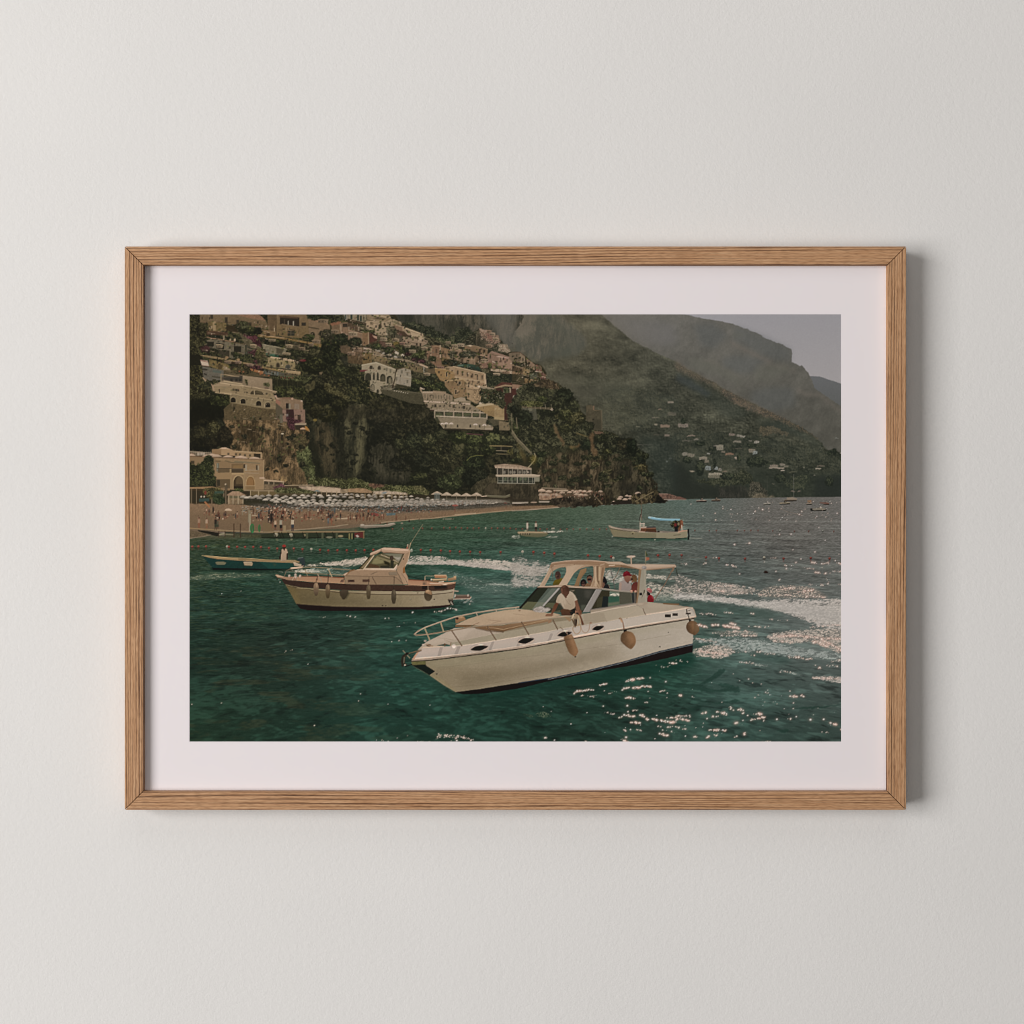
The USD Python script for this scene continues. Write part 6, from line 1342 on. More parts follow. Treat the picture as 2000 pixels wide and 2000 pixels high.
P("165,298 215,345 460,395 720,428 1070,436 1470,432 1655,395 1652,528 1400,542 860,535 500,534 262,508 220,420", "6d6249", col2="66604c"); P("1070,436 1470,432 1655,395 1652,528 1400,542 1070,538", "7b725d", .8); P("262,505 500,530 860,538 1400,545 1652,530 1650,540 1400,552 860,545 500,540 264,514", "14201a")
P("170,300 190,300 240,330 380,345 600,360 760,380 720,428 460,395 215,345", "6d6157"); P("188,340 240,356 460,390 715,416 715,432 460,404 215,362", "201b17"); P("165,297 190,298 330,345 560,378 760,402 760,412 540,392 300,362 200,335", "8f7f70"); L("215,345 470,398 720,428 1070,437 1470,433 1655,397", 1.2, "8f8068", .7)
P("760,390 1200,400 1470,420 1470,432 1070,436 720,424", "6a5f54"); P("780,345 1060,345 1080,425 765,415", "57331f", nz=.2); P("880,352 1060,350 1078,425 880,420", "452a1a", .8); P("775,322 885,318 890,346 778,350", "9a8678"); P("885,322 1055,316 1062,346 890,348", "39393a"); P("775,350 1065,348 1066,358 775,360", "8c5e48"); R(760, 235, 775, 400, "9a8c7c"); R(830, 250, 846, 345, "8d7f70"); L("765,270 850,268", 1.2, "a8988a"); L("765,302 850,302", 1, "a8988a")
P("740,405 860,415 860,426 740,424", "a38876"); P("1080,395 1190,420 1190,432 1085,428", "7d7264"); E(1110, 415, 26, 14, "231f1a"); E(632, 440, 30, 30, "7c7056"); E(628, 455, 18, 14, "37301f", .8); L("800,-260 790,0", 1.2, "6d5a48"); L("790,0 785,110 800,200", 2, "4b342a", .95); L("775,95 750,208", 1.6, "171513"); L("780,100 800,205", .9, "8a7a6a"); L("770,110 765,240", .8, "7a6a5a")
P("912,142 935,132 1060,158 1250,176 1515,180 1510,200 1380,212 1150,206 1000,188 925,162", "7ba3b2", col2="648b9a"); P("912,142 935,132 975,142 960,160", "9aa0a0"); L("935,134 1060,158 1250,176 1512,181", 1, "9fc0ca", .8)
leaves("1340,300 1370,230 1440,200 1520,220 1540,300 1500,360 1420,380 1370,330", "131410", "2b2c16", "5a4f22", 1.6, 1.2, seed=3); E(1450, 285, 40, 44, "2a201c", .9); E(1430, 290, 26, 34, "6a2420", .9); E(1490, 270, 22, 28, "7d6a4c", .8); P("1420,320 1475,315 1480,420 1415,420", "151517"); P("1520,200 1560,190 1590,300 1560,320 1500,400 1480,380 1520,300", "6a3c28", .9, warp=.8); L("1550,300 1555,380", 2, "a08c7c"); E(1560, 235, 20, 20, "7c4c34", .9)
P("1470,418 1560,385 1655,388 1655,402 1480,436", "9a7864"); P("1655,372 1690,360 1700,500 1695,572 1660,570 1668,480", "171512"); L("1400,486 1525,470", 1.6, "4d4738", .7); L("1700,535 1932,545", 1.4, "8f8f80", .7); E(1045, 568, 14, 10, "b5aa98", .9); E(245, 508, 12, 8, "b5aa98", .8)
# -------- the green wooden boat with one man standing
tile("C1")
P("300,600 1250,615 1300,640 900,650 350,640", "14281c", .85, soft=1)
P("213,452 330,478 500,494 800,508 1150,525 1285,530 1300,575 1290,592 1230,608 900,612 500,610 340,602 330,585", "15362f", col2="12302a", nz=.12); P("880,520 1285,530 1300,580 1230,605 1000,605", "1a463c", .6); P("1040,540 1090,550 1070,580", "3a4430", .7, soft=1)
P("330,588 360,596 900,606 1240,606 1290,592 1270,612 900,622 420,618 345,618", "100d0a"); P("213,450 240,448 400,466 640,480 900,494 1150,505 1310,508 1365,520 1365,530 1290,538 1000,528 640,510 400,492 300,476", "93794f", col2="8d7755"); L("213,450 400,466 640,481 1000,500 1310,510", 1.2, "b0986c"); P("640,484 1000,500 1140,506 1140,512 640,500", "6b5836", .7)
P("370,532 390,522 470,522 500,538 480,560 390,560", "6d6a50", .95); P("702,530 715,524 800,526 812,545 806,570 715,566", "958468"); L("706,528 800,528", 1.3, "b5a286"); P("1290,536 1310,532 1380,556 1388,574 1370,582 1300,572", "a2927a"); L("1292,535 1380,560", 1.2, "b8a890")
P("1335,490 1350,475 1400,470 1418,482 1432,556 1400,584 1388,580 1385,540 1350,520", "2a3434"); L("1345,484 1400,472", 1.4, "63706c"); P("1250,505 1365,520 1360,532 1290,528", "8d7a58"); L("1385,580 1405,572", 2, "9a7864")
P("1150,378 1180,366 1212,372 1226,420 1210,432 1206,515 1142,515 1146,430", "a69078", col2="9a866e"); P("1146,385 1150,420 1136,470 1124,500 1120,480 1132,440", "2a1a14"); P("1210,425 1224,420 1222,500 1208,490", "2c1c16"); E(1180, 352, 18, 24, "2a1813"); P("1160,348 1158,330 1180,318 1200,330 1202,348 1180,352", "8c2a22"); L("1172,366 1185,385", 2.4, "2a1813"); P("1150,515 1206,515 1206,505 1150,505", "8f7a60")
# -------- the cabin cruiser
tile("K1")
P("K1 430,1230 900,1270 K2 0,1255 900,1250 1480,1190 1600,1180 1500,1300 900,1340 0,1350 K1 900,1340 460,1290", "12291f", .85, soft=2, warp=1)
P("215,770 320,800 500,835 800,862 1000,880 1400,900 K2 0,905 900,915 1350,900 1562,868 1556,1000 1530,1160 1300,1185 900,1206 0,1212 K1 1200,1200 700,1170 428,1148 330,965", "57492a", col2="83755a", ax="h", nz=.05)
P("K2 900,915 1350,900 1562,868 1556,1000 1530,1160 1300,1185 1000,1200", "877a64", .45, soft=3); P("K1 215,770 300,800 420,900 520,1140 428,1148 330,965", "64552f", .5, soft=2); P("K1 500,980 1100,1000 1800,1050 K2 600,1080 600,1190 0,1200 K1 900,1170 560,1140", "4f4630", .35, soft=6)
P("K1 428,1146 700,1168 1200,1198 K2 0,1206 900,1204 1300,1182 1520,1156 1480,1190 1300,1226 900,1256 400,1266 0,1270 K1 1400,1280 900,1278 640,1268 500,1235 460,1190", "1a0f0d", col2="221412", ax="h"); L("K1 430,1148 700,1170 1200,1200 K2 0,1208 900,1206 1300,1184 1520,1160", 1, "4a3a2a", .8)
P("K1 140,668 300,702 500,724 850,748 1340,768 K2 0,785 600,796 960,806 1300,800 1450,790 1595,758 1585,820 1565,868 1350,900 900,914 0,906 K1 1300,886 800,852 500,836 330,802 205,772", "33221a", col2="432c20", ax="h", nz=.1); P("K2 960,815 1060,812 1040,880 960,870", "191411", .8, soft=.6); P("K2 1180,808 1400,798 1440,850 1200,870", "1c1613", .8, soft=.8); L("K2 640,800 960,808", 1.2, "6a4834"); P("K2 1450,800 1590,768 1565,865 1440,885", "54382a", .7, soft=.6)
P("K1 212,775 330,806 500,842 800,866 1300,896 K2 0,908 900,918 1350,903 1562,872 1558,905 1350,950 900,966 0,958 K1 1300,930 800,892 500,860 260,806", "6f6040", col2="8c7e66", ax="h"); L("K1 260,806 500,860 800,893 1300,934 K2 0,964 700,974 1100,972 1400,950 1556,918", 1.1, "3b2c1c", .9); P("K1 430,845 1000,882 1000,892 430,860", "857553", .6)
P("K1 190,652 300,640 500,636 900,642 1335,662 1345,768 850,745 430,712 240,690", "8d6549", col2="96704f"); L("K1 480,625 900,634 1335,655", 1.8, "6d3d26"); P("K1 190,655 440,645 440,710 240,692", "7d583f", .7); P("K1 1250,740 1275,690 1320,685 1320,742", "5a4032", .9)
P("K1 28,600 60,596 180,628 260,650 430,704 300,700 140,665 70,648", "86644a"); P("K1 28,600 60,598 190,635 190,645 80,640", "a58a6c", .9); E(70, 685, 14, 12, "2a2018"); L("K1 80,670 120,740", .8, "8a8a78", .6); E(122, 735, 12, 10, "a09a8a")
L("K1 330,478 540,462", 3.4, "a68a70"); L("K1 330,472 540,455", 1.4, "c4ab92"); L("K1 540,462 700,456 1000,470 1250,496 1460,508", 1.5, "857458"); L("K1 330,482 240,520 200,640", 1.2, "6a5a44"); L("K1 230,515 420,545 640,570", .9, "544a36", .9); L("K1 540,560 850,582 1310,606", 1.4, "7d6c50"); L("K1 590,500 642,622", 1.4, "7d6a4c"); L("K1 1030,495 1100,640", 2, "93805f"); L("K1 830,590 905,735", 1.6, "86735a"); L("K1 820,610 825,700", 1.2, "3c2a1e"); L("K1 1030,590 1025,740", 1.4, "3c2a1e"); L("K1 1320,610 1330,690", 1.4, "4e3422"); L("K1 1350,650 1410,750", 1.6, "93785c")
for x, y in ((295, 620), (420, 640), (410, 600), (500, 625)):
    E(x, y, 22, 26, "a89282", .9); E(x + 14, y + 14, 10, 12, "6d5646", .8)
L("K1 410,600 350,700", 1.4, "93806a"); L("K1 430,590 445,710", 1.2, "857460")
# its cabin
P("K1 1305,600 1330,575 1375,556 1520,515 1612,490 1700,492 1840,482 K2 0,480 380,490 470,512 480,528 540,640 605,782 0,787 K1 1350,768 1338,622", "86694e", col2="7d654b", nz=.04); P("K1 1340,616 1835,634 K2 200,636 420,640 490,665 600,782 0,786 K1 1350,768", "7b6248", .9); L("K1 1338,618 1600,624 K2 0,632 200,634 400,636", 1, "5a4632"); L("K2 400,636 470,650 540,710 605,780", 1, "5a4632", .9); L("K1 1375,600 1440,530 1520,505", 2.2, "7d5632"); P("K1 1310,600 1372,560 1400,560 1345,612", "a38b74"); P("K1 1520,515 1612,490 1835,484 K2 200,488 200,500 0,500 K1 1600,512", "a08a70", .9)
for p in ("K1 1398,692 1520,690 1526,738 1400,740", "K1 1672,688 1805,684 1810,732 1678,735"):
    P(p, "4b3326", soft=.35); 
P("K1 1420,700 1500,700 1500,722 1430,722", "2f211a", .7, soft=.4); L("K1 1855,640 1930,770", 1, "55412f"); L("K1 1800,640 1800,690", 1, "5d4a36"); L("K2 20,640 95,775", 1, "55412f"); tile("K2"); P("K2 325,565 350,605 490,605 480,545 330,550", "6d5e4a", .8); L("K2 330,560 352,606 490,606", .8, "5a4a36"); L("K2 435,640 430,850", 1, "4b3a2a"); E(432, 638, 14, 6, "3a2e22"); L("K2 0,590 110,545", 1.4, "5a4a36", .7)
P("K1 1600,490 1825,228 1885,232 1690,500", "57492e"); L("K1 1606,488 1835,232", 1.6, "2d2718"); L("K1 1692,500 1885,240", 2.4, "a38c70"); P("K1 1650,470 1840,260 1850,262 1680,480", "7b6d4c", .7)
P("K2 -110,480 60,262 90,240 200,196 640,204 520,420 450,478", "514b30", col2="4a4328"); P("K2 210,200 630,208 560,330 420,260", "666452", .9); P("K2 110,250 240,290 420,350 500,380 480,410 380,380 180,300 60,330", "6d6443", .9); L("K2 190,225 360,290 510,365", 1.6, "99876a", .9); L("K2 420,265 520,300", 2, "8c8272", .8); P("K2 440,270 560,265 530,350 470,330", "8a8478", .7, soft=.8); P("K2 10,390 60,290 230,320 240,380 100,400", "767048", .8, soft=1); P("K2 -80,470 -30,390 80,410 160,440 150,478", "4c351f", .9)
E(388, 285, 36, 48, "3f3024"); P("K2 365,330 430,335 420,470 360,470", "2c2c1e"); P("K2 240,345 270,340 350,380 360,430 260,400", "22200f", .9); P("K2 170,430 350,420 350,478 180,478", "27251a", .8)
P("K2 -110,480 0,482 430,488 490,408 500,420 470,515 200,512 0,512 -110,508", "a48c74"); L("K2 -110,482 0,484 430,490 488,410", 1.6, "b8a088"); P("K1 1730,480 1830,482 1830,492 1700,492", "a48c74")
P("K1 1808,205 1840,180 1935,140 K2 60,165 200,100 245,88 480,96 715,118 745,135 738,165 690,190 635,204 430,190 240,178 190,150 100,210 0,235 K1 1860,242 1825,235", "9c7e64", col2="8c6e55"); P("K2 195,110 245,90 715,120 700,150 480,150 230,125", "b0927a", .9, soft=.5); P("K1 1815,205 1935,145 K2 180,110 170,140 20,205 K1 1840,225", "ad917a", .8, soft=.4); L("K2 240,178 430,190 640,204", 1.6, "6a4f3a"); L("K2 190,115 190,155 240,180", 1.6, "7a5e48"); L("K2 0,236 100,212 195,152", 1.2, "5e4a34")
P("K2 635,200 690,190 740,150 725,240 692,340 650,430 628,490 648,560 690,640 720,780 605,782 545,640 480,530 490,412 515,432", "86694e", col2="8f7154"); P("K2 600,480 630,440 640,560 612,600 598,560", "7a4c22"); P("K2 580,580 650,560 690,640 720,780 660,780", "96775a", .9); L("K2 580,580 650,680 690,780", 1, "6a523c"); P("K2 590,208 632,206 545,400 522,432 512,415", "4d4330"); L("K2 636,204 520,434", 1.2, "a08a6c", .6); E(610, 303, 12, 12, "2a2218"); L("K2 730,160 690,340 650,430", 1.4, "b0967a", .8); L("K2 480,530 545,650 605,782", 1.2, "5a4836", .8)
L("K2 715,118 745,10 C2 880,85", 1, "86785c"); L("K2 712,120 745,5", 1.8, "93805f"); P("K2 665,100 685,25 705,40 705,110 680,118", "93745a"); E(690, 38, 14, 14, "b09a84"); E(680, 95, 18, 18, "8a4a38"); E(762, 142, 24, 34, "7d8270"); E(760, 128, 14, 14, "aeb09c")
# its after deck
P("K2 700,692 960,706 1160,730 1400,740 1600,735 1590,762 1450,792 1300,802 960,806 700,792", "8f6346", col2="9a7152"); L("K2 710,692 960,708 1120,716", 1.8, "6d3f28"); P("K2 960,780 1200,780 1480,770 1560,750 1450,790 1300,800 1000,800", "7d5238", .7); L("K2 1110,762 1380,770 1560,745", 1.6, "b09278"); E(1390, 785, 40, 10, "b39c84"); P("K2 1195,608 1410,608 1425,665 1200,655", "9a6a44", col2="8a5c3a"); L("K2 1195,606 1412,608 1430,660", 1.2, "b0906c"); P("K2 1155,690 1420,676 1432,715 1170,735", "8d7450", col2="5e4a30"); L("K2 1155,690 1420,676", 1.6, "a8906a"); P("K2 1440,670 1560,645 1600,650 1605,690 1450,722", "93714e", col2="6b4e32"); E(1580, 640, 26, 20, "a5835e"); L("K2 1015,700 1012,630 1030,622 1190,626", 1.2, "8a7a60"); L("K2 1280,738 1360,728", 2, "b09c84"); R(970, 720, 1050, 795, "7c5a42", .8); E(1000, 770, 24, 22, "5a4838", .7); E(1135, 690, 14, 18, "b09c88")
P("K2 1560,1052 1600,992 1860,990 1885,1030 1850,1052", "5c4638"); L("K2 1540,1056 1860,1048 1885,1020", 1.8, "a38c7a"); L("K2 1590,985 1850,985", 1.4, "8a6a58"); R(1570, 965, 1592, 1015, "b0a090"); R(1815, 962, 1835, 1005, "b0a090"); L("K2 1560,860 1540,1010", 2, "8c7660"); L("K2 1540,900 1640,910", 2.2, "9c8470"); L("K2 1800,1060 1700,1130", 1.2, "23342a"); L("K2 1860,1060 1760,1120", 1, "9a8c7c"); P("K2 1450,1060 1540,1050 1560,1180 1500,1170 1460,1110", "1d1a14", .9, warp=.6); L("K2 1500,1110 1540,1165", 2, "8c8070"); L("K2 1450,1060 1530,1075", 1.4, "6a5a48")
for t, x, y, rx, ry, c, d in (("K1", 800, 868, 48, 128, "7d6248", "493a28"), ("K1", 1022, 908, 44, 136, "6a543c", "43361f"), ("K1", 1788, 920, 43, 138, "5a4a36", "40341f"), ("K2", 427, 1010, 46, 138, "4d4130", "3a3020")):
    tile(t); P(f"{x - rx * .7},{y - ry * .8} {x},{y - ry} {x + rx * .7},{y - ry * .8} {x + rx},{y - ry * .4} {x + rx},{y + ry * .3} {x + rx * .6},{y + ry * .9} {x + rx * .2},{y + ry} {x - rx * .3},{y + ry} {x - rx * .6},{y + ry * .9} {x - rx},{y + ry * .3} {x - rx},{y - ry * .4}", c, col2=d); E(x + rx * .25, y - ry * .55, rx * .35, ry * .3, hx(c) * 1.3, .5, soft=1); L(f"{x},{y - ry} {x + 4},{y - ry - 60}", 1, "2a2018")
tile("K1"); P("1240,900 1300,878 1400,885 1410,940 1370,1020 1330,1068 1300,1065 1250,985", "45392a", col2="352b1c"); P("1400,900 1430,960 1370,1050 1340,1065", "3a3422", .6, soft=1)
tile("K2"); E(1076, 985, 77, 110, "3f3424", col2="4a3c28"); P("1015,940 1030,900 1075,878 1130,905 1148,980 1080,960", "93704c", col2="7a5a3c"); E(1060, 905, 30, 16, "a8845c", .7, soft=1); L("1072,800 1075,880", 1.2, "8a7860"); E(740, 1062, 18, 18, "5d543f"); E(738, 1058, 12, 10, "84785e"); E(1190, 1062, 16, 10, "3a3024"); E(877, 942, 14, 10, "453828"); E(215, 1178, 13, 11, "2e2418"); E(278, 1180, 9, 9, "3a2e20")
cluster("K2 1180,1305 1330,1280 1450,1230 1640,1250", 26, 1.0, .9, 3, .7); cluster("K2 760,1310 800,1300", 3, 1.0, .9, 4, .6); glint(1440, 1232, 1.8); glint(1600, 1255, 1.5); glint(1880, 1100, 1.0); glint(1857, 1152, .9)
# -------- the white motor yacht in front
tile("Y1")
P("Y1 700,1240 1100,1230 1500,1180 Y2 0,1100 500,1000 1000,910 1500,800 1815,720 1860,860 1500,1000 1000,1060 500,1120 0,1180 Y1 1500,1270 1000,1300 760,1290", "11362a", .8, soft=6, warp=2)
HULL = "Y1 150,845 330,838 600,810 900,770 1200,735 1500,690 1868,622 Y2 330,560 640,500 940,455 1300,395 1740,322 1830,308 1826,420 1816,622 1400,722 960,850 500,962 0,1068 Y1 1400,1128 1000,1192 710,1228 560,1142 380,1016 160,892"
P(HULL, "6a6048", col2="908878", ax="h", nz=.03)
P("Y1 330,845 900,778 1500,700 Y2 0,630 640,512 1200,420 1816,322 1816,380 1200,480 640,580 0,700 Y1 1400,800 900,880 400,930", "77735a", .40, soft=4); P("Y1 700,1000 1400,940 Y2 0,850 700,700 900,760 300,900 0,960 Y1 1200,1120 800,1160", "544b36", .45, soft=8); P("Y2 900,480 1800,330 1816,600 1400,700 1000,800", "928c7e", .45, soft=9); P("Y1 200,900 460,1020 720,1210 700,1228 380,1016 165,895", "6f6645", .55, soft=2)
L("Y1 470,920 900,880 1400,800 Y2 0,755 500,680 900,625 1540,505", .7, "5d5643", .5); L("Y1 400,905 900,850 1500,765 Y2 0,705", .6, "68614a", .5); L("Y1 640,1165 1000,1140 Y2 0,1010", .7, "544a34", .5)
P("Y1 710,1226 1000,1190 1400,1126 1868,1058 Y2 0,1064 500,962 960,850 1400,722 1818,630 1812,725 1790,730 1500,800 1000,902 700,950 450,1000 0,1095 Y1 1868,1092 1500,1182 1100,1240 900,1254 790,1254", "110c0b", col2="1b1211", ax="h")
L("Y1 1500,1112 1868,1056 Y2 0,1060 500,957 960,845 1400,717 1818,622", 1.7, "1d2c3a"); L("Y2 0,1068 500,966 960,855 1400,727 1818,632", .9, "8d8a84", .9); L("Y2 500,968 960,857 1400,729 1818,634", .6, "2c4c62", .8)
P("Y1 152,845 330,840 332,880 300,884 165,886", "56532f", nz=.1); P("Y1 155,888 325,878 345,900 450,966 378,1014 290,962", "101812"); P("Y1 155,888 325,878 330,884 170,896", "2b2c1c"); P("Y1 455,990 490,992 470,1010", "2a271c"); L("Y1 460,985 488,1000", .7, "8f866c")
P("Y1 640,440 960,420 1300,390 1868,300 Y2 60,280 440,250 450,384 130,440 0,470 Y1 1620,512 1220,580 785,645 650,640", "7d6f56")
# bulwark, rubbing strake and deck
P("Y1 160,832 215,740 248,694 305,660 420,640 560,655 785,644 1220,580 1620,512 1868,470 Y2 0,470 130,440 450,384 740,340 990,298 1300,246 1500,216 1690,182 1760,168 1815,172 1832,200 1856,278 1740,305 1300,372 940,432 640,480 330,540 0,604 Y1 1500,668 900,750 400,808", "827a70", col2="8a8478", ax="h")
P("Y1 215,745 250,700 300,680 560,668 1200,590 1600,525 Y2 0,475 Y2 0,500 Y1 1500,590 800,690 300,760", "8c8074", .6, soft=2)
for a, b, w in (("530,660", "495,785", 6), ("750,655", "708,760", 6), ("1175,600", "1140,690", 5), ("1500,620", "1475,680", 5), ("1910,505", "1875,590", 5)):
    L(f"Y1 {a} {b}", w, "665f58", .55)
P("Y1 150,828 200,800 450,782 900,736 1200,695 1500,655 1868,592 Y2 0,592 330,526 640,470 940,424 1300,362 1740,296 1858,272 1862,290 1740,316 1300,384 940,444 640,492 330,552 0,614 Y1 1500,682 900,762 400,822 160,842", "907c69", nz=.04)
L("Y1 165,806 450,785 900,738 1130,708 1200,694 1500,655 1868,592 Y2 330,526 640,470 940,424 1300,362 1740,296 1855,274", 1.4, "b39d8a"); L("Y1 150,842 400,826 900,766 1500,686 1868,622 Y2 330,556 640,496 940,448 1300,388 1740,318 1830,305", 1.8, "392c21"); L("Y1 160,824 400,802 900,752 1500,670 Y2 0,603 640,484 1300,373", .7, "6d5a46", .8); L("Y2 330,536 560,496 640,486", 2, "c09a86", .8); L("Y1 1180,705 1500,672 1860,610", 1.2, "c4a694", .7)
P("Y1 158,820 180,780 245,700 262,700 205,790 190,822", "8f6c54")
P("Y1 228,700 300,630 335,600 480,530 690,425 850,415 980,425 1110,440 1290,482 1180,500 800,580 640,608 650,640 575,622 480,640 330,668", "a08e7c", col2="9a8873", nz=.02); P("Y1 330,610 480,540 690,440 950,430 800,540 600,590 420,640", "ab9885", .7, soft=2); L("Y1 480,545 590,560 680,572", .8, "877460", .7); L("Y1 640,608 800,580 1180,500 1290,482", 1, "b8a48f", .6)
P("Y1 640,608 800,580 1180,500 1290,482 1340,470 1868,372 Y2 60,350 300,320 440,330 700,335 450,384 130,440 0,470 Y1 1620,512 1220,580 785,645 650,650", "8c8069", col2="968870", ax="h", nz=.03); L("Y1 650,648 785,645 1220,580 1620,512 1868,468 Y2 130,440 450,384 740,338 990,297 1300,244", 1.4, "ab9a86"); P("Y1 300,655 420,636 560,650 560,662 400,670 280,676", "9a8873")
E(685, 652, 24, 26, "b8a69a", .95); E(370, 640, 30, 16, "4d3826"); L("Y1 340,630 420,650", 2, "8a6c50"); E(570, 632, 14, 16, "57432f"); L("Y1 650,605 640,645", 2, "7a6248"); E(300, 632, 16, 10, "b09a8a"); E(325, 585, 18, 12, "a08a7c", .9); L("Y1 560,568 640,600", .7, "87745e")
P("Y1 705,385 860,310 1050,250 1200,222 1330,200 1500,184 1700,206 1868,236 Y2 60,230 170,262 0,300 Y1 1868,310 1500,355 1300,385 1050,400 905,385", "a08668", col2="a5896c", nz=.03); P("Y1 1050,252 1330,202 1500,188 1700,210 1500,290 1200,300", "ad9375", .6, soft=3)
P("Y1 705,385 905,384 915,392 895,412 850,416 705,408", "775536", col2="6b4b2e"); P("Y1 905,390 1050,400 1300,388 1500,355 1868,305 1868,345 1620,390 1310,466 1120,452 960,425", "8e6c4b", col2="6a4a2d"); P("Y1 1100,410 1310,436 1868,312 1868,318 1310,444 1090,416", "a9875f", .8); L("Y1 905,395 1000,355", 1, "7a5c42"); L("Y1 1110,322 1280,335 1160,365", .8, "82654a", .8); L("Y1 1430,245 1570,262", .8, "80644a", .7); P("Y1 960,425 1120,452 1310,466 1310,482 1110,465 950,430", "4a3420", .7, soft=.6); E(1510, 205, 14, 8, "7f6448"); P("Y2 0,320 50,310 40,350 0,365", "8a6344", .9)
P("Y1 705,290 720,275 765,264 815,282 838,322 770,345 735,362 708,366", "98704a", col2="7a5636"); E(725, 302, 18, 16, "2a2018"); E(770, 285, 30, 14, "b08a62", .7, soft=1)
# rails
for p in ("Y1 190,500 235,460 315,420 510,350 700,286 960,232 1200,196 1500,160", "Y1 190,502 215,515 380,500 560,470 850,420 1050,395 1500,352 1868,300 Y2 0,300 410,258"):
    L(p, 2.6, "8e7860", cv=False)
L("Y1 200,492 320,415 510,345 700,281 960,227 1200,191 1500,156", 1.1, "b49e84"); L("Y1 1500,346 1868,294 Y2 0,294 200,275 410,254 560,238 700,222 950,200 1190,183", 1.6, "a68c70"); L("Y2 410,258 700,225 950,200 1190,183 1222,255", 1.3, "6a4f3a"); L("Y1 210,515 560,470 850,424 1050,400", .9, "6a553c")
for a, b in (("320,428", "380,570"), ("520,355", "556,470")):
    L(f"Y1 {a} {b}", 2.6, "93805f")
for a, b in (("Y1 660,460", "785,645"), ("Y1 1105,405", "1215,575"), ("Y1 1535,352", "1625,505"), ("Y2 60,322", "120,440"), ("Y2 692,230", "735,335"), ("Y2 952,205", "988,297"), ("Y2 1188,183", "1222,255")):
    L(f"{a} {b}", 2.2, "523a28"); L(f"{a} {b}", .8, "8e7256")
for a, b in (("965,236", "982,270"), ("1215,198", "1222,222"), ("1462,168", "1466,196")):
    L(f"Y1 {a} {b}", 1.8, "a08a72")
# anchor
L("Y1 275,700 110,742", 1.8, "6b5238"); L("Y1 275,712 120,755", .9, "2d2418"); L("Y1 45,705 132,800", 1.6, "887c60"); L("Y1 105,742 55,775 35,830 42,895", 4.2, "2a241a", cv=True); L("Y1 90,760 68,800 62,870 85,880", 3, "342d20", cv=True); L("Y1 62,790 60,860", 1, "80745c"); E(72, 888, 12, 12, "958874"); L("Y1 75,905 160,880", 1.8, "141510"); E(95, 745, 18, 14, "1d1912")
# port lights
for t, x, y, rx, ry in (("Y1", 1005, 674, 108, 42), ("Y1", 1590, 580, 100, 44), ("Y2", 208, 498, 88, 40), ("Y2", 628, 422, 72, 38)):
    tile(t); E(x, y, rx + 14, ry + 9, "7b7268", rot=-.10); E(x, y + 6, rx + 6, ry + 3, "877a6c", rot=-.12); P(f"{x - rx},{y + ry * .45} {x - rx * .4},{y - ry * .5} {x + rx * .3},{y - ry * .75} {x + rx},{y - ry * .5} {x + rx * .6},{y + ry * .25} {x},{y + ry * .85} {x - rx * .6},{y + ry * .8}", "14140f", cv=True); E(x + rx * .15, y - ry * .95, rx * .3, 7, "b8a48e", .8)
tile("Y2")
R(1468, 252, 1542, 288, "191612"); R(1562, 238, 1628, 272, "191612")
for x in (1485, 1505, 1525, 1580, 1600, 1618):
    R(x - 2, 250 - (x > 1550) * 12, x + 3, 285 - (x > 1550) * 14, "5c5348", .7)
R(1728, 232, 1790, 252, "2a221b"); L("1735,210 1780,205", 1.3, "4a3c30"); L("1750,160 1735,200 1770,300 1775,345", 1.8, "2a221b"); E(1735, 168, 34, 18, "7d6454"); L("1815,175 1832,200 1856,278", 1.4, "a8947e"); P("1384,664 1408,648 1414,668", "2a271f"); E(1512, 480, 6, 6, "2e2a22")
# cabin side and the after deck
P("Y2 300,320 440,246 800,192 1120,142 1190,180 1222,256 990,298 740,340 450,384 430,380", "968770", col2="9f907a", ax="h"); P("Y2 440,250 700,232 735,338 450,384", "8d7e68", .7); L("Y2 440,330 760,335", .6, "6d5d48", .4); L("Y2 1000,262 1100,200", 2, "a3917a", .7, cv=False)
P("Y2 1120,142 1190,105 1230,96 1420,112 1600,130 1700,152 1760,165 1690,184 1500,216 1300,246 1222,256 1190,182", "948470", col2="9e8e7a"); P("Y2 1200,106 1420,116 1640,140 1500,170 1260,170", "a3937e", .6, soft=2); L("Y2 1222,254 1500,214 1700,180 1765,166 1812,172", 2.4, "b39f8a"); L("Y2 1450,118 1560,124 1640,128", 2.4, "7a5838"); L("Y2 1190,182 1222,256", 1.2, "5a4433")
for x in (1280, 1340, 1420, 1500, 1560):
    E(x, 246 - (x - 1280) * .15, 8, 5, "b8a28e", .8)
# glass
tile("Y3")
P("60,1145 442,722 900,728 1645,742 1780,748 Y4 170,748 872,818 852,1042 -80,1185 Y3 1370,1235 700,1235 330,1200", "333426")
P("75,1138 440,730 640,738 480,930 410,1025 215,1010", "26291c"); P("640,738 870,728 545,1100 400,1170 300,1190 250,1180 420,1028", "586256", .95); P("640,740 720,738 520,960 420,1028 440,990", "465046", .9); P("75,1140 215,1015 420,1022 300,1190 120,1170", "56573a"); P("420,1025 620,1030 545,1100 380,1180 300,1185", "666a58", .9); P("885,740 1000,742 760,1000 640,1010 560,1090", "3c3d31"); P("650,1030 800,1040 760,1160 560,1110", "52533a", .9); P("1090,770 1210,775 1170,800", "7d6c58"); P("1210,760 1640,745 1400,1190 1330,1210 1260,980", "32332a"); P("1390,770 1570,770 1520,950 1420,930", "45433a", .8, soft=2); P("1330,1080 1450,1080 1390,1190 1330,1200", "4b5040", .8, soft=1); P("700,1230 900,1190 900,1240 700,1240", "4a4a36")
L("60,1145 440,718", 3.6, "1c1c14"); L("545,1098 880,726", 3.6, "86807a"); L("550,1094 870,730", 1.2, "9c9690")
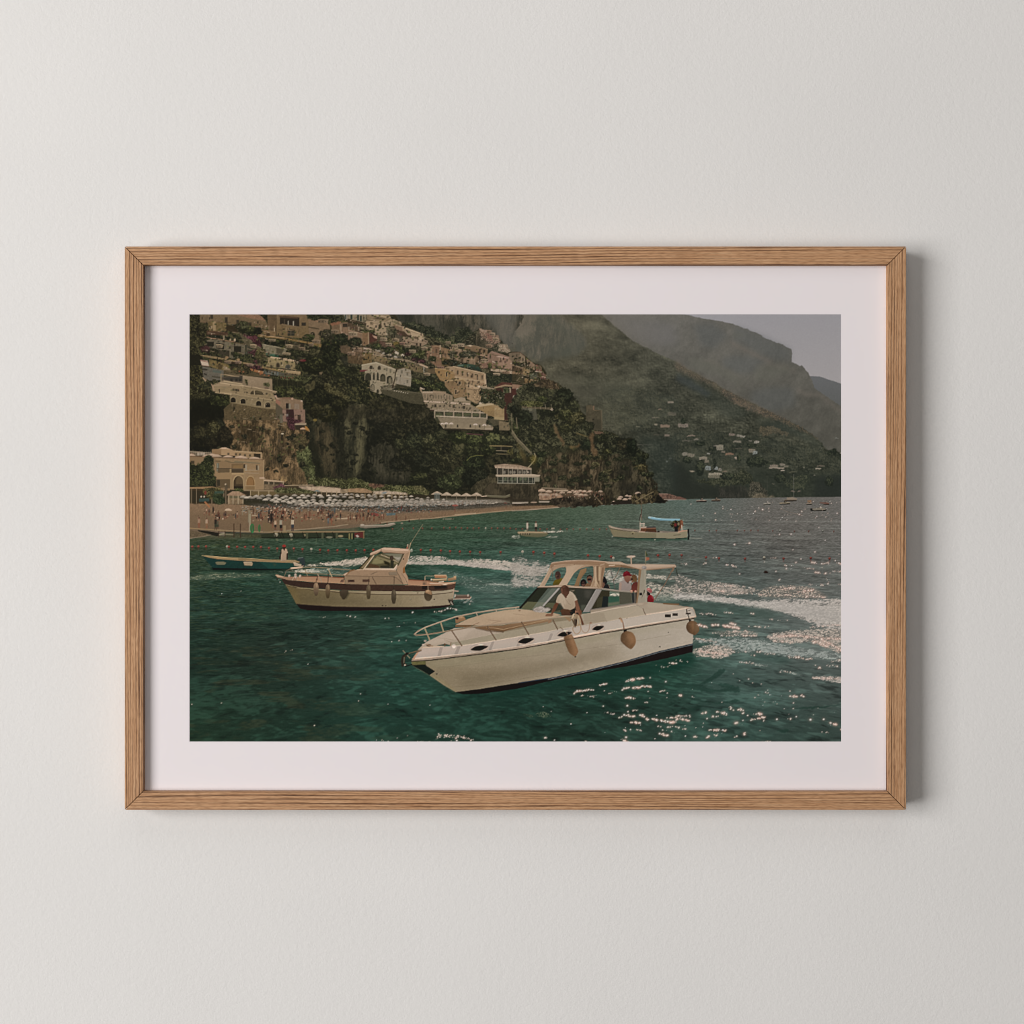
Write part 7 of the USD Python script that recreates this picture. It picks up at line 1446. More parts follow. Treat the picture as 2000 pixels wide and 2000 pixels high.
P("1785,750 Y4 872,820 852,1042 -80,1185 Y3 1525,1175", "5b6150"); P("1760,770 1932,780 1900,1130 1530,1170", "2d2d22", .95); P("Y4 140,780 325,800 320,900 190,905 150,1110 0,1165 -60,1120", "35301f", .95); P("Y4 190,900 290,905 280,1120 150,1130", "1c2220"); P("Y4 60,950 180,900 150,1130 50,1140", "3d3a26", .9); 
tile("Y4")
P("295,905 525,905 525,1068 290,1110", "2c5340"); P("325,800 520,830 520,905 325,900", "4a6152"); foam("330,850 520,850 520,890 330,890", .3, .8, "a09a8a", .95, 4, 2); P("290,1040 525,1010 525,1066 290,1108", "5d604a", .9, soft=1); L("325,820 520,832", 1, "8d8c7c", .6); P("525,800 770,815 790,1030 640,1060 530,1068", "4b493a"); P("780,830 865,830 850,1035 795,1035", "2e302d")
P("Y3 1650,745 1782,748 1512,1232 1370,1232", "837c76"); L("Y3 1660,748 1385,1225", 1, "97918c", .7); L("Y3 1770,752 1510,1225", 1, "5d564e", .8)
# people on board, behind the glass and canvas
tile("Y3")
P("560,690 700,690 900,690 1600,700 1600,250 700,250", "3f5f53", 0.0)
P("735,672 755,610 785,560 840,535 905,520 965,518 930,580 870,670", "66520c", col2="5a4a10"); E(850, 465, 60, 86, "4f3226"); E(845, 430, 50, 52, "402a22"); E(850, 495, 22, 14, "2a1a16"); E(822, 470, 16, 12, "6d4a3a", .7); P("800,620 860,610 850,665 790,665", "50430f", .6)
E(1385, 625, 66, 82, "191313"); E(1380, 645, 38, 46, "5c3a2e"); L("1352,630 1410,628", 2.2, "171212"); E(1515, 540, 62, 84, "644130"); P("1450,530 1460,480 1510,450 1565,470 1582,540 1570,500 1510,480 1465,505", "2e201b"); P("1465,530 1545,530 1545,565 1505,572 1470,565", "1c1514"); P("1400,700 1420,660 1475,618 1500,640 1560,600 1600,620 1590,700", "7b5737", col2="6c4a30"); E(1512, 600, 30, 20, "7a4c3a", .7)
tile("Y4")
P("180,500 200,488 228,492 250,540 272,600 262,640 230,650 180,625 165,600", "171416"); P("150,735 165,620 205,610 225,660 210,700 190,735", "684434"); P("190,735 205,690 240,645 285,645 318,700 325,745 240,745", "1c1a1c"); L("300,650 325,720", 1.2, "8a6a54", .7)
P("512,780 520,640 545,600 625,555 690,615 735,600 770,650 785,720 740,795 600,790", "8d7c76", col2="83746e"); P("512,780 522,640 545,605 580,640 560,790", "9a7a68", .7); P("620,470 760,460 775,560 740,580 700,630 655,590 625,545", "85523f", col2="6e4232"); P("598,492 602,430 630,388 680,370 725,385 755,430 800,465 770,478 690,468 640,482", "6a0b16"); P("610,450 640,395 690,375 700,420", "7c1822", .7, soft=.5); P("690,612 720,600 715,635 700,632", "2f1d18")
P("772,540 782,470 815,445 865,455 893,490 898,560 880,620 840,600 800,600", "5c3c22", col2="6a4a2a"); E(785, 545, 22, 18, "221510"); P("775,560 800,560 810,620 780,610", "7a4c38"); P("772,790 780,680 815,625 870,600 908,600 905,790 840,810", "5c241c", col2="6a3024"); P("740,780 770,765 805,790 800,822 745,825", "a2705a"); P("835,790 860,775 892,790 890,825 840,825", "a2705a"); E(775, 785, 22, 16, "c08a74"); E(862, 790, 18, 14, "c08a74")
P("1095,745 1120,722 1165,728 1205,770 1212,815 1185,835 1140,805 1095,775", "a25a56", col2="8d3c3c"); E(1135, 752, 34, 18, "c07c74", .7, soft=1); P("1090,790 1140,810 1175,840 1178,880 1130,890 1100,870", "1c100e"); P("1090,840 1120,850 1110,900 1095,890", "5a3a2c"); P("1105,1012 1110,930 1135,885 1185,868 1225,900 1250,960 1240,1025 1150,1022", "831018", col2="7a0d18"); P("1190,880 1225,905 1235,960 1200,930", "a03038", .7)
# canvas and hard top
tile("Y3")
P("450,712 520,590 600,455 670,320 690,245 715,208 760,192 900,172 1270,150 1500,152 1860,182 1905,232 1840,300 1800,480 1762,735 1640,738 1200,712 860,692 600,700 | 570,690 650,545 725,395 800,340 900,300 1005,290 1030,330 1028,385 985,480 870,662 790,672 640,688 | 1038,665 1180,425 1275,345 1400,295 1570,268 1600,300 1602,420 1580,560 1530,700 1290,695", "93765a", col2="a2856a", nz=.04)
P("700,240 760,195 1270,152 1500,154 1880,186 1900,230 1760,262 1500,232 1200,238 760,272 690,330", "8c6b4f", col2="7f5f45"); P("1340,240 1500,160 1860,186 1840,220 1600,258 1480,240", "8a684a", .8); L("715,212 760,196 1000,166 1270,150 1500,152 1860,180", 1.8, "b0937a"); L("770,258 1000,240 1180,236", 1, "a88c70", .9); L("1190,240 1200,262", 1.2, "5d442f")
P("1020,280 1200,245 1400,250 1270,330 1180,430 1030,665 870,665 990,480 1035,390", "a3876b", col2="ab8f73"); P("1040,300 1240,262 1120,450 1000,650 900,660 1010,480", "ab9075", .7, soft=1.5); L("690,330 560,560 470,700", 2.4, "a98e72"); L("720,300 745,420", 1.4, "86694e"); L("730,420 750,590", 1.2, "4c4a3c")
P("1188,690 1250,520 1325,345 1450,310 1440,390 1370,470 1300,600 1290,695", "86653f", col2="7b5c3a"); P("1290,695 1340,520 1440,380 1448,330 1340,480 1260,690", "6d4d2e", .6, soft=1)
P("1590,275 1900,232 1840,310 1800,480 1765,728 1540,705 1600,540", "8d6c4e", col2="957659"); 
for a, b, w, c in (("1640,290", "1645,690", 3, "b39677"), ("1680,290", "1700,700", 4, "6b4f36"), ("1720,300", "1715,560", 3.6, "b0936f"), ("1610,300", "1625,560", 2.6, "a5886a"), ("1660,280", "1668,500", 2, "70543a"), ("1640,560", "1710,700", 2, "b0936f"), ("1600,700", "1640,600", 2, "a88c6e"), ("1790,320", "1750,700", 4, "7c5c40"), ("1750,300", "1730,690", 2.2, "a08062")):
    L(f"{a} {b}", w, c, .8)
L("1740,250 1900,200", 2, "a88a6e", .8); L("440,708 600,704 860,694 1200,706 1640,735 1780,742", 3, "a58a72"); L("440,722 900,722 1640,746 1770,752", 1.2, "453224"); E(520, 690, 60, 10, "a88e76", .9)
tile("Y4")
P("230,178 540,180 600,205 720,240 1000,335 1000,352 975,356 860,325 700,310 560,292 300,300 240,312 215,240", "86684a", col2="7b5c40"); P("200,172 540,178 600,204 1000,328 1000,346 880,312 640,245 540,240 300,225 240,200", "ab8f76", .95); P("300,250 430,245 430,262 310,268", "c0a58c"); P("560,250 740,290 860,330 700,310 560,292", "6e5036", .8)
P("640,236 760,228 1060,226 1690,240 1712,268 1690,294 1500,310 1090,352 1000,345 990,325", "a88c74", col2="9a7e66"); P("700,238 1060,232 1680,246 1690,262 1400,280 1100,300 900,300", "b59b84", .7, soft=1.5); L("1092,350 1500,312 1690,294 1712,270", 1.8, "87694f"); E(1045, 300, 52, 38, "857a72"); E(1030, 290, 26, 16, "9a918a", .8); E(1065, 315, 20, 12, "6a615a", .8)
P("940,352 1000,345 1085,345 1082,600 1092,800 1102,1030 1000,1065 860,1065 890,830 915,600", "87806e", col2="8e8371"); P("930,355 985,350 955,600 935,830 905,1040 875,1045 895,820 915,600", "80603f", .95); P("1040,350 1085,346 1082,600 1100,1020 1060,1030 1050,600", "938b78", .7, soft=1); R(945, 828, 1000, 885, "17140e"); P("1040,770 1065,760 1060,820 1030,850 990,960 1000,900 1030,810", "4b4434", .8); L("1080,760 1090,830", 1.4, "b0a08c", .7); L("880,830 862,1050", 2.6, "3a2d22"); L("845,840 850,1040", 1, "80786a")
L("170,745 520,790 745,806", 3, "7c7264"); L("170,740 520,785 745,800", 1.2, "97897a"); P("-80,1190 850,1040 890,1055 905,1090 0,1255 -80,1262", "958472", col2="8b7964"); L("-80,1182 400,1115 850,1042", 2, "6d6258"); L("-60,1250 400,1160 880,1085", 1.8, "b8a48e"); P("860,1060 1000,1030 1105,1025 1120,1060 1000,1110 880,1090", "978470"); E(965, 1062, 60, 20, "a3917c", .9)
E(765, 72, 92, 24, "9a8674", col2="8d7763"); P("675,80 700,58 770,44 850,52 858,74 800,92 740,96", "b39d8a"); L("770,92 778,240", 2.4, "a88a70"); P("740,95 800,92 785,125 760,125", "9a8068")
L("1072,-40 1074,240", 1.6, "7f7658"); P("1080,-40 1108,20 1118,62 1084,70", "3a4424"); P("1082,82 1150,88 1152,140 1090,160", "93563e", nz=.15); P("1066,80 1084,76 1088,160 1060,160", "a08268", .8)
L("1650,300 1590,440 1480,640 1250,985", 1.6, "7a5f4a"); L("1640,310 1665,310 1640,380", 1.8, "86654a"); L("1700,300 1745,470", 1.5, "2f3428"); L("330,300 400,570 435,755", 1.7, "54504a"); L("540,290 470,460 400,570", 1.5, "6e5a48"); L("320,370 240,480", 1.2, "7d6a52", .8)
# the man sitting on the side deck, the line in his hands, the towel
tile("Y3")
P("330,1205 345,1165 380,1140 430,1128 490,1104 540,1120 565,1140 640,1130 665,1140 705,1178 650,1215 620,1232 480,1240 380,1235", "94887f", nz=.25, ns=1.5, warp=.5); E(500, 1140, 60, 22, "a99e96", .7, soft=1); E(600, 1180, 50, 20, "b0a59c", .6, soft=1); E(420, 1190, 40, 22, "7d726a", .6, soft=1)
P("590,1288 620,1268 720,1265 760,1290 720,1320 590,1320", "7d5238"); P("815,1025 870,1040 860,1070 800,1190 730,1285 705,1275 720,1200 770,1080", "5c3420", col2="6a3f29"); P("1190,995 1250,965 1262,1010 1290,1100 1345,1260 1310,1290 1250,1240 1215,1130", "6d432e", col2="7a4c34")
P("810,1000 830,930 870,868 925,832 1000,930 1090,790 1150,815 1205,880 1255,975 1200,1000 1215,1100 1190,1165 1135,1200 1060,1195 980,1172 930,1090 912,1040 870,1048 815,1030", "a5917a", col2="957f66"); P("925,832 1000,930 1020,1000 980,1172 930,1090 870,1048 880,900", "ab9880", .6, soft=1.5); P("1100,800 1205,885 1250,975 1200,995 1180,900", "b0a08c", .6, soft=1); L("1010,960 1080,1060 1120,1080", 1, "7f6a54", .7); L("960,1000 1000,1120", .9, "86715a", .6); P("985,900 1040,930 1012,945", "5a3626")
P("908,745 915,712 960,675 1010,668 1060,695 1088,745 1082,840 1040,900 1010,940 970,870 930,848 915,790", "4b2d1f", col2="5c3826"); P("908,745 920,720 950,745 945,800 960,850 930,845 915,790", "6a4230", .9); P("1000,700 1060,700 1088,750 1078,820 1030,790", "43291d", .7, soft=1); E(965, 700, 40, 22, "6a4430", .7, soft=1)
P("905,1210 935,1170 985,1165 1110,1200 1110,1300 930,1300", "4d2f20"); P("1095,1200 1190,1150 1215,1160 1215,1300 1060,1300 1105,1250", "1d1c17")
tile("Y2")
P("155,205 180,185 250,190 330,220 310,255 250,265 180,250", "55351f", col2="4a2d1e"); P("270,225 340,195 335,245 290,262", "1f1e18"); P("200,280 270,290 290,330 270,345 230,310", "8a6848", .9); P("370,255 400,235 420,290 440,340 452,384 420,388 412,350 385,300", "744930", col2="5c3824"); P("340,200 365,215 385,250 360,270 335,250", "8a5a40"); E(365, 245, 20, 18, "2a1c14"); P("395,180 420,210 425,250 400,250 385,210", "6a4029")
for s, w, c in (("300,270 330,250 370,262 390,300 400,360 380,390 340,385 320,330 300,270", 2.2, "8f7455"), ("310,280 350,300 370,380", 2.4, "a38866"), ("345,260 360,330 350,400 330,400", 2.2, "9a7f60"), ("290,290 320,360 340,410", 2, "5d4630"), ("380,270 405,330 400,400", 2, "a88e6c"), ("320,400 310,440 330,480 360,500 400,470 410,420 405,380", 1.4, "7c6448"), ("410,400 430,460 470,485 510,450 520,390 530,360", 1.3, "7a6450"), ("325,250 300,300", 3, "b09878"), ("355,300 350,390", 3, "2c2018")):
    L(s, w, c, .95, cv=True)
E(340, 345, 22, 40, "3a2a1c", .7); E(355, 285, 22, 30, "8c7254", .8); E(535, 360, 16, 12, "8a6850"); L("150,412 185,440", 1.2, "6a553f")
# fenders of the yacht
L("205,455 240,490", 1.4, "b0a08a"); L("230,470 245,515", 1.6, "5a4636")
P("200,545 225,522 290,505 312,530 335,590 376,705 372,735 342,784 325,778 270,738 240,680 212,600", "5c4229", col2="77583a", ax="h", cv=True); P("262,520 300,520 365,700 340,760 300,640", "7d5e40", .6, soft=2); E(342, 784, 9, 8, "15120e"); P("200,545 225,525 240,600 260,700 230,650", "5c4228", .5, soft=1.5)
L("895,305 920,310 940,360 955,440", 2.2, "6d4c36"); L("905,300 925,345", 3, "8a6c50"); P("945,440 985,445 990,465 950,480", "191612"); P("912,530 930,490 975,465 1015,465 1060,485 1092,535 1102,590 1090,635 1052,682 1030,686 985,660 930,610 910,575", "513a25", col2="745638", ax="h", cv=True); P("980,480 1060,490 1095,570 1060,640 1020,600", "7c5c3d", .6, soft=3); P("1020,650 1085,600 1050,682 1030,685", "5d432a", .6, soft=1.5)
P("1765,320 1795,322 1800,345 1775,350", "191612"); P("1733,400 1750,360 1790,335 1845,340 1880,380 1898,430 1890,470 1845,512 1820,508 1765,480 1738,440", "4e3824", col2="6e5134", ax="h", cv=True); P("1790,345 1860,360 1890,430 1840,470 1810,420", "785839", .55, soft=3)
P("Y2 900,500 925,490 905,580 935,620 960,650 930,640 895,580", "5f5a48", .5, soft=2); P("Y2 195,560 230,680 270,745 240,720 200,620", "57523e", .5, soft=2)
# -------- sun on the water
lab0 = np.zeros((PH, PW), np.int8)
for s_ in (HULL, "Y1 190,500 320,410 700,280 1500,155 Y3 440,715 760,192 1500,150 Y4 560,178 1700,238 1250,1030 Y2 1850,280 1830,320 0,640 Y1 150,850", "K1 30,600 1300,590 1810,200 K2 740,120 640,560 1600,620 1560,1180 0,1270 K1 500,1240"):
    w_, c_ = cover([pt(s_)])
    lab0[w_] |= (c_ > .5)
# -------- glitter
tile("D3")
for s, n, r in (("720,750 770,715 840,715 900,700", 26, 1.1), ("780,768 860,770 950,780 985,760", 14, .9), ("920,700 970,705", 6, 1.1), ("1015,650 1060,638 1110,630", 14, 1.0), ("1340,605 1400,585 1460,575 1550,560", 34, 1.2), ("1620,560 1630,556", 2, .9), ("1280,710 1330,680 1380,670", 12, 1.2), ("1420,675 1480,675 1530,660 1630,665", 36, 1.2), ("1150,740 1220,720", 4, .8), ("1325,805 1380,790 1440,805", 14, 1.3), ("1730,725 1800,712", 7, 1.0), ("1560,850 1610,845", 5, .9),
                ("1100,970 1190,985", 9, .9), ("1320,1000 1450,1010", 10, 1.5), ("1410,945 1480,945", 7, 1.0), ("1510,990 1600,1050", 12, 1.5), ("1640,1045 1720,1055 1840,1080 1932,1085", 40, 1.4), ("1820,1030 1932,1030", 10, 1.1), ("1240,1028 1285,1020", 4, 1.2), ("1400,1085 1500,1090 1500,1120", 16, 1.4), ("1330,1150 1330,1185", 4, 1.1), ("1470,1170 1535,1185", 5, 1.0), ("1740,1220 1840,1235", 10, 1.5), ("1710,1135 1932,1135", 8, 1.1), ("1280,1285 1360,1310", 9, 1.5), ("1330,1250 1345,1255", 3, 1.3), ("380,1270 405,1262", 4, 1.5), ("1850,385 1932,395", 10, 1.1), ("1740,430 1800,440 1860,410", 9, .8), ("1700,412 1705,412", 1, 1.0), ("830,1315 890,1312", 3, 1.2)):
    cluster(s, int(n * 1.35), r, 1, n + int(r * 10), .8)
for x, y, r in ((765, 712, 1.6), (1355, 888, 2.0), (1072, 893, 1.4), (1362, 958, 1.4), (1808, 605, 1.6), (880, 970, .9), (692, 1102, 1.0), (497, 1292, 1.1), (1680, 1275, 1.0), (1392, 1168, 1.1), (1335, 1185, 1.4), (1600, 720, 1.1), (1700, 1000, .9), (1825, 740, 1.0), (1620, 798, .8), (1820, 792, .8), (365, 900, .8), (460, 955, .7), (1085, 712, .8), (1875, 1190, 1.2), (1830, 1140, 1.2), (1770, 1175, 1.2)):
    glint(x, y, r)
leaves("280,990 360,960 460,1000 420,1020 320,1015", "1b3a2a", "3e5a3c", "76805c", 1.6, 1, seed=2, a=.8); leaves("140,980 250,1000 230,1030 150,1000", "1b3a2a", "3e5a3c", "6c7854", 1.6, 1, seed=3, a=.6)
tile("D4")
for s, n, r in (("590,855 620,885 690,880", 10, 1.3), ("700,880 745,885 730,925", 10, 1.3), ("420,895 500,910 580,940", 18, 1.2), ("260,925 350,910", 7, 1.5), ("400,960 470,950", 6, 1.4), ("0,950 150,950", 26, 1.1), ("0,985 150,1000", 26, 1.3), ("820,990 880,990", 6, 1.6), ("860,940 900,915 940,930", 14, 1.5), ("910,975 990,960", 18, 1.5), ("960,1000 970,1005", 2, 1.3), ("1230,985 1280,980", 5, 1.2), ("1700,1020 1780,1050", 14, 1.4), ("1820,1040 1835,1110", 6, 1.5), ("1600,1130 1690,1130", 5, 1.1), ("360,1100 470,1105", 22, 1.2), ("500,1112 550,1110", 8, 1.3), ("640,1030 670,1025", 3, 1.8), ("750,1130 765,1160", 7, 1.5), ("650,1185 670,1175", 4, 1.2), ("200,1170 225,1190", 5, 1.4), ("330,1190 360,1175", 9, 1.2), ("395,1165 450,1170", 4, 1.4), ("0,1075 40,1080", 5, 1.2), ("70,1092 110,1095", 4, 1.0), ("1265,730 1340,735", 16, 1.2), ("1370,720 1425,740", 6, 1.3), ("980,690 1015,700", 5, .9), ("20,720 70,725", 7, 1.5), ("840,1240 1040,1235", 16, 1.3), ("170,735 195,740", 3, .8), ("1240,290 1500,320", 34, 1.1), ("700,350 860,370", 16, .9), ("620,240 780,240", 14, .9), ("820,270 870,275", 4, .9), ("880,235 960,240", 7, 1.0), ("980,260 1100,265", 10, .9), ("400,295 460,305", 8, 1.2), ("1520,130 1680,180", 26, 1.3), ("1050,70 1300,60", 50, 1.0), ("1300,60 1835,100", 90, 1.0), ("1600,100 1835,230", 60, 1.1), ("1080,120 1300,140", 34, .9), ("200,90 440,130", 30, .8), ("240,230 560,270", 80, .9), ("480,60 900,60", 44, 1.0), ("550,10 850,20", 30, 1.0), ("1500,530 1835,540", 40, .9), ("1700,350 1835,330", 12, 1.0), ("1660,390 1800,400", 10, .9), ("1570,415 1610,415", 3, 1.4), ("0,330 140,350", 6, .9), ("1160,455 1280,470", 10, .8)):
    cluster(s, n, r, .95, n + int(r * 10) + 3, .9)
for x, y, r in ((1113, 985, 1.8), (1328, 957, 1.4), (1485, 990, 2.2), (1632, 986, 1.8), (800, 540, 1.3), (870, 745, 1.1), (1258, 674, 1.1), (1297, 805, 1.2), (1295, 868, 1.1), (790, 943, 1.4), (737, 998, 1.2), (340, 978, 1.6), (1590, 414, 1.6), (1540, 388, 1.0), (505, 797, .9), (845, 582, .8), (940, 596, .8), (700, 558, .7), (630, 484, .7), (100, 1172, 1.0), (300, 1030, .8), (925, 1110, .7), (1195, 870, .7), (1245, 930, .7), (1115, 815, .7), (1780, 400, 1.0)):
    glint(x, y, r)
tile("C4")
for s, n, r in (("1500,500 1550,505", 8, 1.3), ("1320,500 1345,498", 4, 1.3), ("1610,510 1700,508", 9, 1.1), ("1780,508 1835,515", 8, 1.1), ("1540,612 1590,615", 8, 1.3), ("1630,625 1660,620", 6, 1.0), ("1700,605 1835,600", 16, .8), ("1190,530 1290,535", 10, .8), ("1400,565 1520,565", 12, .7), ("520,525 600,530 690,560", 20, .8), ("290,515 330,515", 5, .8), ("40,510 130,520", 12, .8), ("1135,690 1150,690", 3, 1.2), ("1660,680 1690,750", 5, 1.0), ("1800,742 1835,742", 4, 1.1), ("1480,745 1620,750", 12, .9), ("1350,830 1520,800", 30, 1.1), ("1430,880 1660,885", 26, 1.1), ("1100,800 1300,780", 22, 1.0), ("0,800 40,810", 6, 1.0), ("400,760 640,760", 30, .7), ("410,805 520,820", 18, .9), ("120,770 340,750", 14, .8), ("640,830 990,860", 40, .8), ("700,760 900,800", 20, .8), ("1100,860 1280,860", 18, .8), ("270,1065 440,1075", 20, .9), ("500,1050 620,1060", 10, .9), ("800,1065 880,1065", 5, 1.1), ("1040,1130 1240,1140", 14, .7), ("240,1190 340,1215", 26, 1.4), ("380,1190 460,1195", 16, 1.4), ("510,1200 700,1230", 60, 1.4), ("600,1170 650,1190", 10, 1.2), ("780,1215 790,1212", 1, 1.3), ("850,1210 1030,1215", 10, 1.0), ("1480,1215 1835,1190", 40, .8), ("640,295 660,300", 2, 1.0), ("755,288 830,287", 6, 1.0), ("1000,195 1110,200", 3, .8), ("1040,450 1110,452", 4, .8), ("410,450 440,445", 4, .9)):
    cluster(s, n, r, .9, n + int(r * 10) + 5, .8)
for x, y, r in ((1142, 190, 1.1), (1270, 187, 1.2), (1290, 360, 1.0), (1535, 385, 1.2), (700, 627, 1.2), (1218, 568, 1.3), (1103, 600, 1.0), (1578, 113, .8), (1648, 255, .8), (1380, 462, 1.0), (640, 300, 1.0), (975, 495, .8), (1760, 480, .9), (435, 30, .8), (1800, 410, .7)):
    glint(x, y, r)
tile("B4")
for k in range(60):
    glint(rng.uniform(500, 1840), rng.uniform(1005, 1240), rng.uniform(.4, .8), .7)
for x, y, r in ((955, 1108, 1.4), (870, 1130, 1.0), (515, 1098, .8), (605, 1106, .8), (160, 1048, .9), (295, 1178, .8), (430, 1150, .9), (1360, 1162, 1.2), (1390, 1132, .9), (1555, 1182, .9), (1780, 1150, 1.1), (1655, 1190, .8), (1160, 1100, .8), (437, 1224, .7)):
    glint(x, y, r)
tile("D2")
cluster("1020,1280 1080,1240 1150,1245 1200,1235", 34, 1.0, .9, 1, 1.6); cluster("1240,1265 1340,1250 1400,1270 1470,1300", 44, 1.0, .9, 2, 1.4); cluster("830,1310 890,1315", 8, 1.3, .95, 3, .8); cluster("940,1310 980,1305", 5, .8, .8, 4, .7); cluster("340,1285 460,1305", 4, .9, .9, 5, .8)
for x, y, r in ((1280, 1298, 1.8), (148, 748, 1.0), (125, 830, .8), (600, 122, 1.0), (515, 135, .8), (685, 122, .8), (470, 870, .7), (965, 880, .7), (580, 1268, .7), (1215, 1303, .9), (700, 1240, .6)):
    glint(x, y, r)
tile("D1")
for x, y, r in ((95, 872, 1.1), (443, 855, .9), (1537, 1120, 1.2), (1200, 245, .9), (1275, 232, .8), (1255, 238, .6), (1460, 398, .7), (1190, 262, .6)):
    glint(x, y, r, .8, "d8ccb4")
tile("C2"); cluster("400,1185 490,1190", 4, .9, .8, 1, .7); cluster("0,1165 110,1175", 5, .8, .8, 2, .7); cluster("640,1240 800,1240", 4, .7, .8, 3, .7); cluster("560,1290 620,1285", 3, .7, .8, 4, .6); cluster("1010,1115 1120,1100", 5, .8, .8, 6, .6); cluster("750,1125 770,1115", 3, .8, .8, 8, .6)
tile("C1"); cluster("1560,1170 1700,1175", 5, .7, .7, 1, .6); cluster("1910,1155 1932,1155", 2, .8, .8, 2, .5); glint(672, 870, .7); glint(448, 900, .6)
# -------- the boats' paint: soft light along the sides, the water's shimmer low on them
for poly, amp in ((HULL, 3.0), ("K1 215,770 1000,880 K2 900,915 1562,868 1530,1160 0,1212 K1 428,1148", 3.0)):
    w_, c_ = cover([pt(poly)])
    X, Y = SXX[w_], SYY[w_]
    C[w_] += (c_ * ((fb(X / 40, Y / 16, 2, 2) - .5) * amp * 2 + sst(.55, .75, fb(X / 9, Y / 3.5, 3, 6)) * 5 * fb(X / 50, Y / 20, 2, 1)))[..., None] * hx((1.0, 1.0, .95))
# fine sparkle along the wave crests towards the sun
tile("S")
prob = sst(.35, 1.1, shade) * (sst(1000, 1400, SXX) * sst(1040, 1130, SYY) * .9 + sst(1150, 1300, SXX) * sst(1290, 1340, SYY) + .12 * sst(600, 1000, SXX) * sst(1180, 1220, SYY)) * (lab0 == 0)
ys_, xs_ = np.nonzero(rng.random(prob.shape) < prob * .0105)
for y_, x_ in zip(ys_, xs_):
    glint(x_ + PX0, y_ + PY0, rng.choice([.4, .5, .6, .8]), rng.uniform(.5, .95))
# -------- the print's own warmth, grain and sharpness
g = C.mean(-1, keepdims=True)
C[:] = g + (C - g) * 0.86
landm = np.clip(1.15 - (SYY - 930) / 160, 0, 1)[..., None] * sst(1330, 1080, SXX)[..., None]
C[:] = C * (1 + landm * (hx((1.05, 1.01, .97)) - 1)) + landm * (hx((9, 8, 4.5)) - .045 * C)
g = C.mean(-1, keepdims=True)
C[:] = C + (g - C) * .14 * landm
C += (0.75 - .25 * landm) * (C - ndimage.gaussian_filter(C, (1.4, 1.4, 0)))
C += (rng.normal(size=(PH, PW, 1)) * 2.0).astype(np.float32)
C[:] = np.clip(C, 9, 250)

# ---------------------------------------------------------------- the sheet of paper carrying the picture
def region(*polys):
    m = np.zeros((PH, PW), np.float32)
    for s in polys:
        got = cover([pt(r) for r in s.split("|")])
        if got:
            m[got[0]] = np.maximum(m[got[0]], got[1])
    return m > 0.5


tile("S")
LAYERS = [                                       # later ones lie over earlier ones
    ("pictured_mountains", region(MID, "A4 0,78 300,132 640,194 945,318 1180,418 1275,466 1278,610 1400,658 1478,768 1580,771 1850,862 1850,2000 A3 1000,1000 900,60"), "hazy grey-green mountain slopes in the photograph"),
    ("pictured_hillside_town", region(HILL), "cliffside town and dark wooded headland in the photograph"),
    ("pictured_beach", region("B1 0,1085 480,1110 700,1120 1000,1160 1932,1130 B2 600,1200 1932,1120 B3 120,1125 480,1128 600,1145 400,1160 0,1180 B2 1932,1188 1700,1206 1500,1228 1200,1258 1000,1282 600,1312 400,1328 C2 0,92 C1 1932,82 1500,132 1200,157 1200,168 62,140"), "crowded brown beach in the photograph"),
    ("pictured_sea", region(SEA), "green sea with wakes and sun glints in the photograph"),
    ("pictured_jetty", region("C1 62,128 450,153 930,172 1932,166 C2 192,165 192,262 0,255 C1 1932,250 900,245 480,225 300,200 62,145"), "wooden jetty beside the beach in the photograph"),
    ("pictured_dinghy", region("C2 140,88 165,74 200,96 420,86 550,62 564,86 480,114 200,132 140,122"), "pale inflatable dinghy beside the beach in the photograph"),
    ("pictured_launch", region("C3 60,172 150,150 160,40 310,40 320,165 432,182 430,192 400,222 300,238 130,222 70,200"), "small launch with two standing men in the photograph"),
    ("pictured_fishing_boat", region("G 165,298 460,380 760,370 760,0 800,0 800,240 850,240 880,318 1055,314 1085,400 1420,410 1340,330 1340,210 912,160 912,135 1060,155 1250,172 1600,180 1600,370 1695,360 1702,570 1400,548 860,540 262,512 215,400"), "pale boat with a light blue awning in the photograph"),
    ("pictured_green_boat", region("C1 213,448 640,480 1130,500 1140,375 1158,320 1205,318 1230,430 1222,505 1340,490 1350,472 1415,470 1434,560 1400,586 1290,600 1230,618 500,620 340,616 320,585"), "green open boat with one man in a red cap in the photograph"),
    ("pictured_cabin_cruiser", region("K1 28,598 190,620 330,465 1000,465 1300,590 1610,488 1808,205 1940,140 K2 200,98 245,86 715,116 742,5 760,5 742,140 640,560 720,690 1000,705 1010,615 1190,605 1425,605 1600,620 1610,700 1560,868 1640,905 1550,990 1885,985 1885,1055 1560,1060 1530,1180 1300,1226 900,1256 0,1270 K1 900,1278 640,1268 500,1235 428,1146 205,775 140,668 70,650"), "cream cabin cruiser with a brown sheer band in the photograph"),
    ("pictured_motor_yacht", region(HULL + " 40,900 25,830 60,760 150,740 245,690 190,500 320,410 700,280 1200,190 1500,155 Y3 60,1145 440,715 690,245 760,192 1270,150 1500,150 1880,180 Y4 560,178 720,225 675,80 850,45 860,80 790,235 1690,238 1712,270 1640,310 1260,985 1250,1030 1780,1110 Y2 1760,165 1856,278 1900,430 1850,515 1826,420 1815,720 1500,800 1000,902 450,1000 0,1095 Y1 1500,1182 1100,1240 790,1256 710,1228"), "white motor yacht carrying people in the photograph"),
]
lab = np.zeros((PH, PW), np.int32)
for k_, (_, m_, _) in enumerate(LAYERS, 1):
    lab[m_] = k_
